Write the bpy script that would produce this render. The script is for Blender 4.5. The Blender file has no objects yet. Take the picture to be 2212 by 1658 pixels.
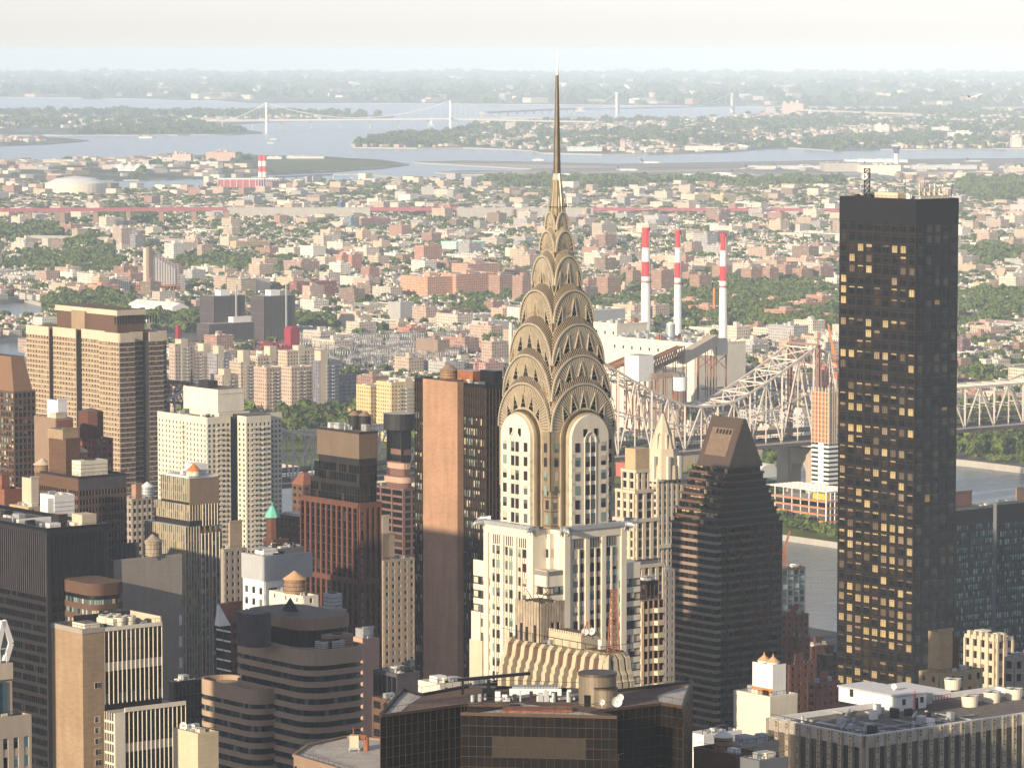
import bpy, math, random
import numpy as np
from mathutils import Vector
random.seed(7)
S = bpy.context.scene
COL = S.collection
# ---------------------------------------------------------------- camera
FX, CX, CY, LV, H = 8637.0, 1105.5, 829.0, 110.0, 320.0      # focal length in picture widths of 2211, eye height in metres
PT = math.atan((CY - LV) / FX)
CP, SP = math.cos(PT), math.sin(PT)
cd = bpy.data.cameras.new('camera'); cam = bpy.data.objects.new('camera', cd); COL.objects.link(cam)
cam.location = (0, 0, H); cam.rotation_euler = (math.pi / 2 - PT, 0, 0)
cd.sensor_width = 36; cd.lens = 36 * FX / 2211.0; cd.clip_start = 1; cd.clip_end = 90000
S.camera = cam
# ---------------------------------------------------------------- sky, sun, exposure
SUN_AZ, SUN_EL = 219.0, 15.0          # clockwise from the view direction
w = bpy.data.worlds.new('World'); S.world = w; w.use_nodes = True
nt = w.node_tree; bg = nt.nodes['Background']
sk = nt.nodes.new('ShaderNodeTexSky'); sk.sky_type = 'NISHITA'; sk.sun_disc = False
sk.sun_elevation = math.radians(SUN_EL); sk.sun_rotation = math.radians(SUN_AZ)
sk.altitude = 1000; sk.air_density = 1.0; sk.dust_density = 0.6; sk.ozone_density = 3.0
hs = nt.nodes.new('ShaderNodeHueSaturation'); hs.inputs['Saturation'].default_value = 0.42
nt.links.new(sk.outputs[0], hs.inputs['Color'])
tcw = nt.nodes.new('ShaderNodeTexCoord'); vm = nt.nodes.new('ShaderNodeVectorMath'); vm.operation = 'MAXIMUM'; vm.inputs[1].default_value = (-1, -1, .006)   # no dark lower half under the horizon
nt.links.new(tcw.outputs['Generated'], vm.inputs[0]); nt.links.new(vm.outputs[0], sk.inputs[0])
wb = nt.nodes.new('ShaderNodeVectorMath'); wb.operation = 'MULTIPLY'; wb.inputs[1].default_value = (1.03, .99, 1.04)
nt.links.new(hs.outputs[0], wb.inputs[0]); nt.links.new(wb.outputs[0], bg.inputs[0]); bg.inputs[1].default_value = 0.11
sd = bpy.data.lights.new('sun', 'SUN'); sd.energy = 4.9; sd.angle = math.radians(0.6); sd.color = (1.0, 0.82, 0.58)
so = bpy.data.objects.new('sun', sd); COL.objects.link(so)
a, e = math.radians(SUN_AZ), math.radians(SUN_EL)
sdir = Vector((math.sin(a) * math.cos(e), math.cos(a) * math.cos(e), math.sin(e)))
so.rotation_euler = sdir.to_track_quat('Z', 'Y').to_euler(); so.location = (-400, -400, 900)
S.view_settings.view_transform = 'Standard'; S.view_settings.look = 'None'
S.view_settings.exposure = 0.55; S.view_settings.gamma = 1.0
S.cycles.max_bounces = 5; S.cycles.diffuse_bounces = 2; S.cycles.glossy_bounces = 3; S.cycles.volume_bounces = 1
S.cycles.transparent_max_bounces = 6
S.cycles.use_denoising = True
# ---------------------------------------------------------------- picture <-> place
def ray(x, y):
 return (x - CX, FX * CP + (CY - y) * SP, -FX * SP + (CY - y) * CP)
def pt(x, y, Y):
 r = ray(x, y); k = Y / r[1]
 return (r[0] * k, Y, H + r[2] * k)
def gp(x, y, z=0.0):
 r = ray(x, y); k = (z - H) / r[2]
 return (r[0] * k, r[1] * k, z)
def proj(X, Y, Z):
 d = Y * CP - (Z - H) * SP
 u = Y * SP + (Z - H) * CP
 return CX + FX * X / d, CY - FX * u / d
TH = math.atan2(.618, .786)
def fit(l, c, r, Y, yt, th=TH):
 """near corner at column c, depth Y, top at row yt; faces run out to columns l and r"""
 X, _, Z = pt(c, yt, Y); D = Y * CP + (H - Z) * SP
 s, k = math.sin(th), math.cos(th)
 L1 = (X * FX - (l - CX) * D) / (FX * s + (l - CX) * k * CP)
 L2 = ((r - CX) * D - X * FX) / (FX * k - (r - CX) * s * CP)
 return X, Z, max(L2, 2.0), max(L1, 2.0)
# ---------------------------------------------------------------- materials
MAT = {}
def N(nt, t, **kw):
 n = nt.nodes.new(t)
 for k, v in kw.items():
  if k.startswith('i_'): n.inputs[int(k[2:])].default_value = v
  else: setattr(n, k, v)
 return n
def newmat(name):
 m = bpy.data.materials.new(name); m.use_nodes = True; MAT[name] = m
 return m, m.node_tree, m.node_tree.nodes['Principled BSDF'], m.node_tree.links
def mix(nt, fac, a, b, mode='MIX'):
 n = nt.nodes.new('ShaderNodeMix'); n.data_type = 'RGBA'; n.blend_type = mode
 for s, v in ((n.inputs[0], fac), (n.inputs[6], a), (n.inputs[7], b)):
  if hasattr(v, 'links') or hasattr(v, 'is_linked'): nt.links.new(v, s)
  else: s.default_value = v
 return n.outputs[2]
def math_(nt, op, a, b=0.0, c=None):
 n = nt.nodes.new('ShaderNodeMath'); n.operation = op
 for s, v in ((n.inputs[0], a), (n.inputs[1], b)) + (((n.inputs[2], c),) if c is not None else ()):
  if hasattr(v, 'is_linked'): nt.links.new(v, s)
  else: s.default_value = v
 return n.outputs[0]
def wear(nt, base, var, scale):
 """blotches and downward streaks of dirt over a base colour"""
 L = nt.links
 tc = N(nt, 'ShaderNodeTexCoord'); mp = N(nt, 'ShaderNodeMapping'); mp.inputs['Scale'].default_value = (1, 1, .12)
 L.new(tc.outputs['Object'], mp.inputs[0])
 n1 = N(nt, 'ShaderNodeTexNoise'); n1.inputs['Scale'].default_value = scale; n1.inputs['Detail'].default_value = 4
 n2 = N(nt, 'ShaderNodeTexNoise'); n2.inputs['Scale'].default_value = scale * 5; n2.inputs['Detail'].default_value = 3
 L.new(tc.outputs['Object'], n1.inputs['Vector']); L.new(mp.outputs[0], n2.inputs['Vector'])
 s = math_(nt, 'ADD', n1.outputs[0], n2.outputs[0])
 f = math_(nt, 'MULTIPLY_ADD', s, var * 2.4, 1 - var * 2.4)
 v = N(nt, 'ShaderNodeVectorMath', operation='SCALE')
 if hasattr(base, 'is_linked'): L.new(base, v.inputs[0])
 else: v.inputs[0].default_value = base[:3]
 L.new(f, v.inputs['Scale'])
 return v.outputs[0]
def plain(name, col, rough=.85, metal=0.0, var=.14, scale=.12, spec=.3, bump=0.0):
 m, nt, b, L = newmat(name)
 L.new(wear(nt, col, var, scale), b.inputs['Base Color'])
 b.inputs['Roughness'].default_value = rough; b.inputs['Metallic'].default_value = metal
 b.inputs['Specular IOR Level'].default_value = spec
 if bump:
  t = N(nt, 'ShaderNodeTexNoise'); t.inputs['Scale'].default_value = 2.0
  tc = N(nt, 'ShaderNodeTexCoord'); L.new(tc.outputs['Object'], t.inputs['Vector'])
  bn = N(nt, 'ShaderNodeBump'); bn.inputs['Strength'].default_value = bump; bn.inputs['Distance'].default_value = .3
  L.new(t.outputs[0], bn.inputs['Height']); L.new(bn.outputs[0], b.inputs['Normal'])
 return m
def brick(name, c1, c2, mortar, sc=1.0, var=.12):
 m, nt, b, L = newmat(name)
 uv = N(nt, 'ShaderNodeUVMap'); t = N(nt, 'ShaderNodeTexBrick')
 t.inputs['Color1'].default_value = (*c1, 1); t.inputs['Color2'].default_value = (*c2, 1); t.inputs['Mortar'].default_value = (*mortar, 1)
 t.inputs['Scale'].default_value = sc; t.inputs['Mortar Size'].default_value = .03
 t.inputs['Brick Width'].default_value = 1.6; t.inputs['Row Height'].default_value = .55
 L.new(uv.outputs[0], t.inputs[0])
 L.new(wear(nt, t.outputs[0], var, .1), b.inputs['Base Color']); b.inputs['Roughness'].default_value = .9
 b.inputs['Specular IOR Level'].default_value = .2
 return m
def panes(name, stops, rough=.12, spec=.5, metal=0.0):
 """window glass: the attribute rnd picks what shows in the pane (dark room, blind, curtain, painted sun gold)"""
 m, nt, b, L = newmat(name)
 at = N(nt, 'ShaderNodeAttribute'); at.attribute_name = 'rnd'
 r = N(nt, 'ShaderNodeValToRGB'); r.color_ramp.interpolation = 'CONSTANT'
 el = r.color_ramp.elements
 while len(el) < len(stops): el.new(.5)
 for q, (p, c) in zip(el, stops): q.position = p; q.color = (*c, 1)
 L.new(at.outputs['Fac'], r.inputs[0])
 L.new(wear(nt, r.outputs[0], .12, .4), b.inputs['Base Color'])
 b.inputs['Roughness'].default_value = rough; b.inputs['Specular IOR Level'].default_value = spec
 b.inputs['Metallic'].default_value = metal
 return m
def colmat(name, rough=.88, var=.1, windows=None, spec=.25):
 """colour from the face attribute col; its alpha says whether the face has rows of windows"""
 m, nt, b, L = newmat(name)
 at = N(nt, 'ShaderNodeAttribute'); at.attribute_name = 'col'
 base = wear(nt, at.outputs['Color'], var, .05)
 if windows:
  bw, fh, wx, wz = windows
  uv = N(nt, 'ShaderNodeUVMap'); sp = N(nt, 'ShaderNodeSeparateXYZ'); L.new(uv.outputs[0], sp.inputs[0])
  def cell(o, size, frac):
   u = math_(nt, 'DIVIDE', o, size); f = math_(nt, 'FRACT', u)
   d = math_(nt, 'ABSOLUTE', math_(nt, 'SUBTRACT', f, .5))
   return math_(nt, 'LESS_THAN', d, frac / 2), math_(nt, 'FLOOR', u)
  mx, ix = cell(sp.outputs[0], bw, wx); mz, iz = cell(sp.outputs[1], fh, wz)
  k = math_(nt, 'MULTIPLY', math_(nt, 'MULTIPLY', mx, mz), at.outputs['Alpha'])
  cb = N(nt, 'ShaderNodeCombineXYZ'); L.new(ix, cb.inputs[0]); L.new(iz, cb.inputs[1])
  wn = N(nt, 'ShaderNodeTexWhiteNoise'); wn.noise_dimensions = '2D'; L.new(cb.outputs[0], wn.inputs['Vector'])
  r = N(nt, 'ShaderNodeValToRGB'); r.color_ramp.interpolation = 'CONSTANT'
  for q in range(2): r.color_ramp.elements.new(.5)
  for q, (p, c) in zip(r.color_ramp.elements, ((0, (.03, .035, .045)), (.45, (.06, .065, .075)), (.75, (.13, .13, .13)), (.9, (.36, .33, .28)))):
   q.position = p; q.color = (*c, 1)
  L.new(wn.outputs[0], r.inputs[0])
  base = mix(nt, k, base, r.outputs[0])
 L.new(base, b.inputs['Base Color']); b.inputs['Roughness'].default_value = rough
 b.inputs['Specular IOR Level'].default_value = spec
 return m
def foliage(name, dark, light, hue=.12):
 m, nt, b, L = newmat(name)
 at = N(nt, 'ShaderNodeAttribute'); at.attribute_name = 'rnd'
 oi = N(nt, 'ShaderNodeObjectInfo')
 f = math_(nt, 'MULTIPLY_ADD', oi.outputs['Random'], .35, math_(nt, 'MULTIPLY', at.outputs['Fac'], .75))
 L.new(mix(nt, f, (*dark, 1), (*light, 1)), b.inputs['Base Color'])
 b.inputs['Roughness'].default_value = .8; b.inputs['Specular IOR Level'].default_value = .15
 return m
DARKG = (.012, .014, .017)
plain('white_stone', (.62, .56, .45), var=.12, scale=.15)
plain('cream_stone', (.52, .44, .33), var=.12)
plain('grey_brick_trim', (.10, .085, .075), var=.1)
plain('steel', (.62, .54, .41), rough=.28, metal=.5, var=.2, scale=.5)
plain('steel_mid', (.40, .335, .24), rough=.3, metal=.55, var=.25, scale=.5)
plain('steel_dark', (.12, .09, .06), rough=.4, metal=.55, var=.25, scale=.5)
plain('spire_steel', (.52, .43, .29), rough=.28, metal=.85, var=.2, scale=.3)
plain('roof_gravel', (.15, .13, .11), var=.4, scale=.6, bump=.3)
plain('roof_brown', (.13, .085, .06), var=.4, scale=.5, bump=.3)
plain('roof_pale', (.40, .37, .33), var=.32, scale=.3)
plain('roof_white', (.62, .62, .62), var=.1, scale=.2)
plain('black_metal', (.009, .009, .011), rough=.35, var=.1, spec=.28)
plain('dark_bronze', (.010, .009, .010), rough=.4, var=.15, spec=.3)
plain('bronze_line', (.10, .062, .04), rough=.4, metal=.4, var=.1)
plain('charcoal', (.022, .02, .022), rough=.6, var=.15)
plain('white_paint', (.72, .71, .68), var=.1, scale=.3)
plain('grey_paint', (.38, .39, .40), var=.1, scale=.3)
plain('cream_paint', (.66, .60, .49), var=.13, scale=.15)
plain('crimson', (.27, .028, .05), rough=.6, var=.1)
plain('red_paint', (.62, .05, .06), rough=.6, var=.08)
plain('rust', (.26, .10, .05), var=.3, scale=.6)
plain('galvanised', (.40, .42, .43), rough=.5, metal=.4, var=.12, scale=.6)
plain('wood_tank', (.27, .17, .10), var=.3, scale=.8)
plain('copper_green', (.16, .48, .38), rough=.7, var=.15, scale=.4)
plain('granite', (.36, .26, .185), var=.1, scale=.3)
plain('pole_grey', (.27, .255, .26), rough=.6, var=.15)
plain('bridge_steel', (.56, .50, .44), rough=.7, var=.1, scale=.1)
plain('bridge_dark', (.10, .085, .08), rough=.8, var=.2, scale=.1)
plain('orange', (.60, .19, .06), var=.15, scale=.3)
plain('yellow', (.70, .42, .05), var=.1)
plain('asphalt', (.055, .055, .06), var=.2, scale=.05)
plain('tan_concrete', (.25, .175, .125), var=.12, scale=.2)
plain('concrete', (.36, .34, .31), var=.12, scale=.08)
plain('embossed', (.46, .42, .37), rough=.42, metal=.4, var=.3, scale=.8, bump=.8)
plain('blind_band', (.44, .42, .40), var=.1)
plain('stained_panel', (.33, .27, .20), var=.45, scale=.5)
plain('bark', (.07, .05, .035), var=.2)
brick('tan_brick', (.33, .24, .155), (.29, .205, .13), (.24, .19, .14), var=.18)
brick('orange_brick', (.37, .225, .145), (.32, .19, .12), (.25, .15, .1), var=.2)
brick('brown_brick', (.13, .075, .05), (.105, .06, .042), (.1, .07, .05))
brick('red_brick', (.25, .10, .065), (.21, .08, .055), (.16, .1, .08))
brick('dark_red_brick', (.135, .06, .045), (.11, .045, .035), (.08, .05, .04))
brick('beige_brick', (.42, .33, .24), (.38, .29, .21), (.33, .27, .2))
brick('grey_brick', (.34, .30, .26), (.31, .27, .235), (.27, .24, .2), var=.12)
brick('buff_brick', (.47, .35, .21), (.42, .31, .185), (.34, .26, .16), sc=.8)
panes('pane_dark', ((0, DARKG), (.62, (.028, .026, .026)), (.82, (.07, .06, .05)), (.93, (.22, .18, .13))))
panes('pane_blinds', ((0, (.025, .025, .028)), (.42, (.07, .08, .08)), (.6, (.34, .28, .19)), (.85, (.12, .2, .19))))
panes('pane_cream', ((0, (.03, .028, .03)), (.38, (.10, .12, .115)), (.58, (.46, .40, .30)), (.8, (.20, .27, .25))))
panes('pane_gold', ((0, (.006, .006, .008)), (.40, (.035, .024, .018)), (.55, (.11, .085, .06)), (.66, (.36, .28, .15)), (.80, (.45, .35, .18)), (.90, (.24, .18, .12))), rough=.25, spec=.3)  # gold stops paint the sun's reflection into the pane colour
panes('pane_black', ((0, (.006, .006, .008)), (.7, (.014, .012, .012)), (.93, (.04, .032, .027))), rough=.12, spec=.3)
panes('pane_teal', ((0, (.02, .035, .045)), (.25, (.07, .13, .145)), (.5, (.22, .36, .37)), (.8, (.42, .56, .54))), rough=.2)
panes('pane_grid', ((0, (.10, .11, .08)), (.35, (.21, .20, .14)), (.65, (.32, .27, .17)), (.88, (.14, .19, .15))), rough=.25)
colmat('city_wall', windows=(3.1, 3.1, .40, .45))
colmat('city_coarse', windows=(4.2, 3.6, .5, .45))
colmat('flat_colour')
foliage('leaves', (.020, .040, .010), (.125, .17, .04))
foliage('leaves_olive', (.05, .055, .018), (.16, .155, .055))
foliage('leaves_deep', (.014, .034, .012), (.07, .115, .035))
# ---------------------------------------------------------------- mesh building
BOXF = ((0, 3, 2, 1), (4, 5, 6, 7), (0, 1, 5, 4), (1, 2, 6, 5), (2, 3, 7, 6), (3, 0, 4, 7))
class MB:
 def __init__(s): s.v = []; s.f = []; s.uv = []; s.mi = []; s.rnd = []; s.col = []; s.mats = []; s.sm = []
 def m(s, name):
  if name not in s.mats: s.mats.append(name)
  return s.mats.index(name)
 def face(s, pts, mat, uv=None, rnd=0.0, col=None, smooth=False):
  n = len(s.v); s.v += pts; s.f.append(tuple(range(n, n + len(pts))))
  if uv is None:
   a, b, c = (Vector(p) for p in pts[:3]); nn = (b - a).cross(c - a)
   if abs(nn.z) > .7 * nn.length: uv = [(p[0], p[1]) for p in pts]
   elif abs(nn.x) > abs(nn.y): uv = [(p[1], p[2]) for p in pts]
   else: uv = [(p[0], p[2]) for p in pts]
  s.uv += uv; s.mi.append(s.m(mat)); s.rnd.append(rnd); s.col.append(col or (1, 1, 1, 1)); s.sm.append(smooth)
 def box(s, x0, x1, y0, y1, z0, z1, mat, top=None, rnd=0.0, col=None, topcol=None, nobot=True):
  if x0 > x1: x0, x1 = x1, x0
  if y0 > y1: y0, y1 = y1, y0
  c = [(x0, y0, z0), (x1, y0, z0), (x1, y1, z0), (x0, y1, z0), (x0, y0, z1), (x1, y0, z1), (x1, y1, z1), (x0, y1, z1)]
  for i, f in enumerate(BOXF):
   if i == 0 and nobot: continue
   s.face([c[k] for k in f], (top or mat) if i == 1 else mat, rnd=rnd, col=(topcol or col) if i == 1 else col)
 def prism(s, poly, z0, z1, mat, top=None, col=None, scale=1.0, centre=None, bottom=False, smooth=False):
  """poly counter-clockwise; scale < 1 tapers towards centre"""
  cx, cy = centre or (sum(p[0] for p in poly) / len(poly), sum(p[1] for p in poly) / len(poly))
  q = [(cx + (x - cx) * scale, cy + (y - cy) * scale) for x, y in poly]
  u = 0.0; n = len(poly)
  for i in range(n):
   j = (i + 1) % n; d = math.dist(poly[i], poly[j])
   s.face([(*poly[i], z0), (*poly[j], z0), (*q[j], z1), (*q[i], z1)], mat, uv=[(u, z0), (u + d, z0), (u + d, z1), (u, z1)], col=col, smooth=smooth)
   u += d
  s.face([(x, y, z1) for x, y in q], top or mat, col=col)
  if bottom: s.face([(x, y, z0) for x, y in reversed(poly)], mat, col=col)
 def cyl(s, cx, cy, z0, z1, r0, r1, mat, n=14, top=None, col=None):
  s.prism([(cx + r0 * math.cos(2 * math.pi * i / n), cy + r0 * math.sin(2 * math.pi * i / n)) for i in range(n)], z0, z1, mat, top, col, scale=max(r1 / r0, .001), centre=(cx, cy), smooth=True)
 def bar(s, p, q, r, mat, r2=None, col=None, n=4):
  p, q = Vector(p), Vector(q); d = q - p
  if d.length < 1e-6: return
  d.normalize(); up = Vector((0, 0, 1)) if abs(d.z) < .95 else Vector((1, 0, 0))
  a = d.cross(up).normalized(); b = d.cross(a); r2 = r if r2 is None else r2
  A = []; B = []
  for i in range(n):
   t = 2 * math.pi * (i + .5) / n; o = a * math.cos(t) + b * math.sin(t)
   A.append(p + o * r * 1.414); B.append(q + o * r2 * 1.414)
  for i in range(n):
   j = (i + 1) % n
   s.face([tuple(A[i]), tuple(A[j]), tuple(B[j]), tuple(B[i])], mat, col=col)
  s.face([tuple(x) for x in reversed(A)], mat, col=col); s.face([tuple(x) for x in B], mat, col=col)
 def build(s, name, parent=None, loc=None, rz=None, label=None, kind=None):
  me = bpy.data.meshes.new(name)
  V = np.array(s.v, np.float32).reshape(-1, 3); ln = np.array([len(f) for f in s.f], np.int32)
  me.vertices.add(len(V)); me.vertices.foreach_set('co', V.ravel())
  me.loops.add(int(ln.sum())); me.loops.foreach_set('vertex_index', np.array([i for f in s.f for i in f], np.int32))
  me.polygons.add(len(ln)); st = np.concatenate(([0], np.cumsum(ln)[:-1])).astype(np.int32)
  me.polygons.foreach_set('loop_start', st); me.polygons.foreach_set('material_index', np.array(s.mi, np.int32))
  me.polygons.foreach_set('use_smooth', np.array(s.sm, bool))
  u = me.uv_layers.new(name='UVMap'); u.data.foreach_set('uv', np.array(s.uv, np.float32).ravel())
  at = me.attributes.new('rnd', 'FLOAT', 'FACE'); at.data.foreach_set('value', np.array(s.rnd, np.float32))
  at = me.attributes.new('col', 'FLOAT_COLOR', 'FACE'); at.data.foreach_set('color', np.array(s.col, np.float32).ravel())
  for m in s.mats: me.materials.append(MAT[m])
  me.update(calc_edges=True)
  o = bpy.data.objects.new(name, me); COL.objects.link(o)
  if parent: o.parent = parent
  if loc: o.location = loc
  if rz is not None: o.rotation_euler = (0, 0, rz)
  if label: o['label'] = label
  if kind: o['kind'] = kind
  return o
def tag(o, label, cat, group=None):
 o['label'] = label; o['category'] = cat
 if group: o['group'] = group
 return o
def empty(name, loc, rz=0.0, label=None, cat=None, group=None):
 o = bpy.data.objects.new(name, None); COL.objects.link(o); o.location = loc; o.rotation_euler = (0, 0, rz); o.empty_display_size = 2
 if label: tag(o, label, cat, group)
 return o
def dup(root, loc=None, rz=None, label=None, scale=None):
 r = root.copy(); COL.objects.link(r)
 if loc: r.location = loc
 if rz is not None: r.rotation_euler = (0, 0, rz)
 if label: r['label'] = label
 if scale: r.scale = scale
 for ch in list(root.children):
  c = ch.copy(); COL.objects.link(c); c.parent = r
 return r
def npmesh(name, V, F, mats, uv=None, rnd=None, col=None, mi=None):
 """quads from arrays"""
 me = bpy.data.meshes.new(name)
 me.vertices.add(len(V)); me.vertices.foreach_set('co', V.astype(np.float32).ravel())
 k = F.shape[1]; me.loops.add(F.size); me.loops.foreach_set('vertex_index', F.astype(np.int32).ravel())
 me.polygons.add(len(F)); me.polygons.foreach_set('loop_start', np.arange(0, F.size, k, dtype=np.int32))
 me.polygons.foreach_set('use_smooth', np.zeros(len(F), bool))
 if uv is not None:
  u = me.uv_layers.new(name='UVMap'); u.data.foreach_set('uv', uv.astype(np.float32).ravel())
 if rnd is not None:
  at = me.attributes.new('rnd', 'FLOAT', 'FACE'); at.data.foreach_set('value', rnd.astype(np.float32))
 if col is not None:
  at = me.attributes.new('col', 'FLOAT_COLOR', 'FACE'); at.data.foreach_set('color', col.astype(np.float32).ravel())
 for m in mats: me.materials.append(MAT[m])
 me.update(calc_edges=True)
 o = bpy.data.objects.new(name, me); COL.objects.link(o)
 return o
# ---------------------------------------------------------------- facades (walls are axis-aligned in a building's own frame)
# face 'R' looks along -y (plane y = off), face 'L' along -x (plane x = off)
def fbox(mb, face, off, a0, a1, o0, o1, z0, z1, mat, col=None, rnd=0.0):
 if face == 'R': mb.box(a0, a1, off - o1, off - o0, z0, z1, mat, col=col, rnd=rnd, nobot=False)
 else: mb.box(off - o1, off - o0, a0, a1, z0, z1, mat, col=col, rnd=rnd, nobot=False)
def fquad(mb, face, off, a0, a1, o, z0, z1, mat, rnd=0.0):
 if face == 'R': p = [(a0, off - o, z0), (a1, off - o, z0), (a1, off - o, z1), (a0, off - o, z1)]
 else: p = [(off - o, a1, z0), (off - o, a0, z0), (off - o, a0, z1), (off - o, a1, z1)]
 mb.face(p, mat, rnd=rnd)
def facade(mb, P, face, off, a0, a1, z0, z1, fh=3.3, bay=3.0, pw=1.2, sh=1.4, pd=.35, sdp=.30, pmat='white_stone', smat=None,
           pane='pane_dark', split=.5, skip=None, only=None, band=None, rndf=None):
 """piers and spandrels standing out from a glazed core; every cell between them holds a window"""
 smat = smat or pmat
 nb = max(1, round((a1 - a0) / bay)); bay = (a1 - a0) / nb; nf = max(1, int((z1 - z0) / fh + .01))
 zt = z0 + nf * fh
 if zt < z1 - .05: fbox(mb, face, off, a0, a1, 0, sdp, zt, z1, smat)
 if pw > 0:
  for i in range(nb + 1):
   c = a0 + i * bay; fbox(mb, face, off, max(a0, c - pw / 2), min(a1, c + pw / 2), 0, pd, z0, z1, pmat)
 for j in range(nf):
  z = z0 + j * fh
  if sh > 0: fbox(mb, face, off, a0, a1, 0, sdp, z, z + sh, smat)
  for i in range(nb):
   if skip and skip(i, j, nb, nf): 
    fbox(mb, face, off, a0 + i * bay, a0 + (i + 1) * bay, 0, sdp - .02, z + sh, z + fh, smat); continue
   b0, b1 = a0 + i * bay + pw / 2, a0 + (i + 1) * bay - pw / 2
   r = random.random() if not rndf else rndf(i, j, nb, nf)
   P.append((face, off, b0, b1, z + sh, z + fh, pane, r, split))
def emit(P, parent, name='window', limit=100, out=.08):
 """the topmost windows become parts of their own, the rest one part"""
 P.sort(key=lambda t: -t[5] * 10 + (0 if t[0] == 'L' else 3))
 rest = MB()
 def one(mb, t):
  face, off, b0, b1, z0, z1, pane, r, split = t
  if split and random.random() < .6:
   zs = z0 + (z1 - z0) * (1 - split * random.uniform(.4, 1.4))
   fquad(mb, face, off, b0, b1, out, z0, zs, pane, rnd=r * .55); fquad(mb, face, off, b0, b1, out, zs, z1, pane, rnd=r)
  else: fquad(mb, face, off, b0, b1, out, z0, z1, pane, rnd=r)
 for i, t in enumerate(P):
  if i < limit:
   mb = MB(); one(mb, t); mb.build(name, parent)
  else: one(rest, t)
 if rest.f: rest.build(name, parent, kind='stuff')
def shell(name, label, cat, l, c, r, Y, yt, base=6.0, wall='white_stone', roof='roof_gravel', core='charcoal', th=TH, para=1.0, group=None, L1=None, L2=None, zt=None):
 X, Z, W, D = fit(l, c, r, Y, yt, th)
 if L1: D = L1
 if L2: W = L2
 root = empty(name, (X, Y, base), th, label, cat, group); h = (zt or Z) - base
 return root, W, D, h
def core_box(mb, W, D, h, wall, roof='roof_gravel', x0=0, y0=0, z0=0, para=1.0, t=.4, back=None):
 """glazed core, solid back walls, parapet and roof deck"""
 mb.box(x0, x0 + W, y0, y0 + D, z0, z0 + h, wall, top=roof)
 if para:
  z = z0 + h
  mb.box(x0 - .36, x0 + W, y0 - .36, y0 + t, z, z + para, back or wall); mb.box(x0 - .36, x0 + t, y0 + t, y0 + D, z, z + para, back or wall)
  mb.box(x0 + W - t, x0 + W + .02, y0 + t, y0 + D, z, z + para, back or wall); mb.box(x0 + t, x0 + W - t, y0 + D - t, y0 + D + .02, z, z + para, back or wall)
def water_tank(x, y, z, r, h, label, legs=2.5, body='wood_tank', cap='tan_concrete', group='rooftop water tanks'):
 t = empty('water_tank', (x, y, z), .3, label, 'water tank', group)
 mb = MB(); mb.cyl(0, 0, legs, legs + h, r, r * .97, body, 18)
 for k in (.2, .5, .8): mb.cyl(0, 0, legs + h * k, legs + h * k + .12, r * 1.02, r * 1.02, 'charcoal', 18)
 tb = mb.build('tank_body', t)
 mb = MB(); mb.cyl(0, 0, legs + h + .01, legs + h + r * .75, r * 1.12, .1, cap, 18); mb.build('tank_cap', tb)
 if legs > .5:
  mb = MB()
  for i in range(6):
   a = i * math.pi / 3; mb.bar((r * .8 * math.cos(a), r * .8 * math.sin(a), 0), (r * .8 * math.cos(a), r * .8 * math.sin(a), legs), .12, 'charcoal')
   b = a + math.pi / 3; mb.bar((r * .8 * math.cos(a), r * .8 * math.sin(a), 0), (r * .8 * math.cos(b), r * .8 * math.sin(b), legs), .06, 'charcoal')
  mb.build('tank_stand', t)
 return t
def sub(root, l, c, r, Y, yt, base=6.0):
 """place a smaller block in the frame of a building: local corner, size and top"""
 X, Z, W, D = fit(l, c, r, Y, yt, root.rotation_euler.z); s, k = math.sin(root.rotation_euler.z), math.cos(root.rotation_euler.z); dx, dy = X - root.location.x, Y - root.location.y
 return dx * k + dy * s, -dx * s + dy * k, W, D, Z - base
def loc2w(root, x, y, z):
 s, c = math.sin(root.rotation_euler.z), math.cos(root.rotation_euler.z)
 return (root.location.x + x * c - y * s, root.location.y + x * s + y * c, root.location.z + z)
def ac_unit(root, x, y, z, sx, sy, sz, label, mat='galvanised'):
 """rooftop air-conditioning box with louvres and a fan ring"""
 mb = MB(); mb.box(-sx / 2, sx / 2, -sy / 2, sy / 2, .4, sz, mat)
 for k in range(4): mb.box(-sx / 2 - .04, sx / 2 + .04, -sy / 2 - .05, sy / 2 + .05, .7 + k * (sz - 1) / 4, .85 + k * (sz - 1) / 4, 'charcoal')
 for a in (-.4, .4):
  for b in (-.4, .4): mb.box(sx * a - .1, sx * a + .1, sy * b - .1, sy * b + .1, 0, .4, 'charcoal')
 mb.cyl(0, 0, sz, sz + .35, min(sx, sy) * .36, min(sx, sy) * .36, 'charcoal', 12)
 o = mb.build('cooling_unit', None, loc2w(root, x, y, z), root.rotation_euler.z); tag(o, label, 'rooftop unit', 'rooftop cooling units'); return o
def fan_tower(root, x, y, z, r, h, label, mat='cream_paint'):
 mb = MB(); mb.cyl(0, 0, 0, h, r * .9, r, mat, 20, top='charcoal'); mb.cyl(0, 0, h + .02, h + .25, r * 1.04, r * 1.04, mat, 20, top='black_metal')
 for k in range(4):
  a = k * math.pi / 4; mb.bar((-r * math.cos(a), -r * math.sin(a), h + .35), (r * math.cos(a), r * math.sin(a), h + .35), .08, 'grey_paint')
 o = mb.build('cooling_tower', None, loc2w(root, x, y, z), 0); tag(o, label, 'cooling tower', 'round rooftop cooling towers'); return o
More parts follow.
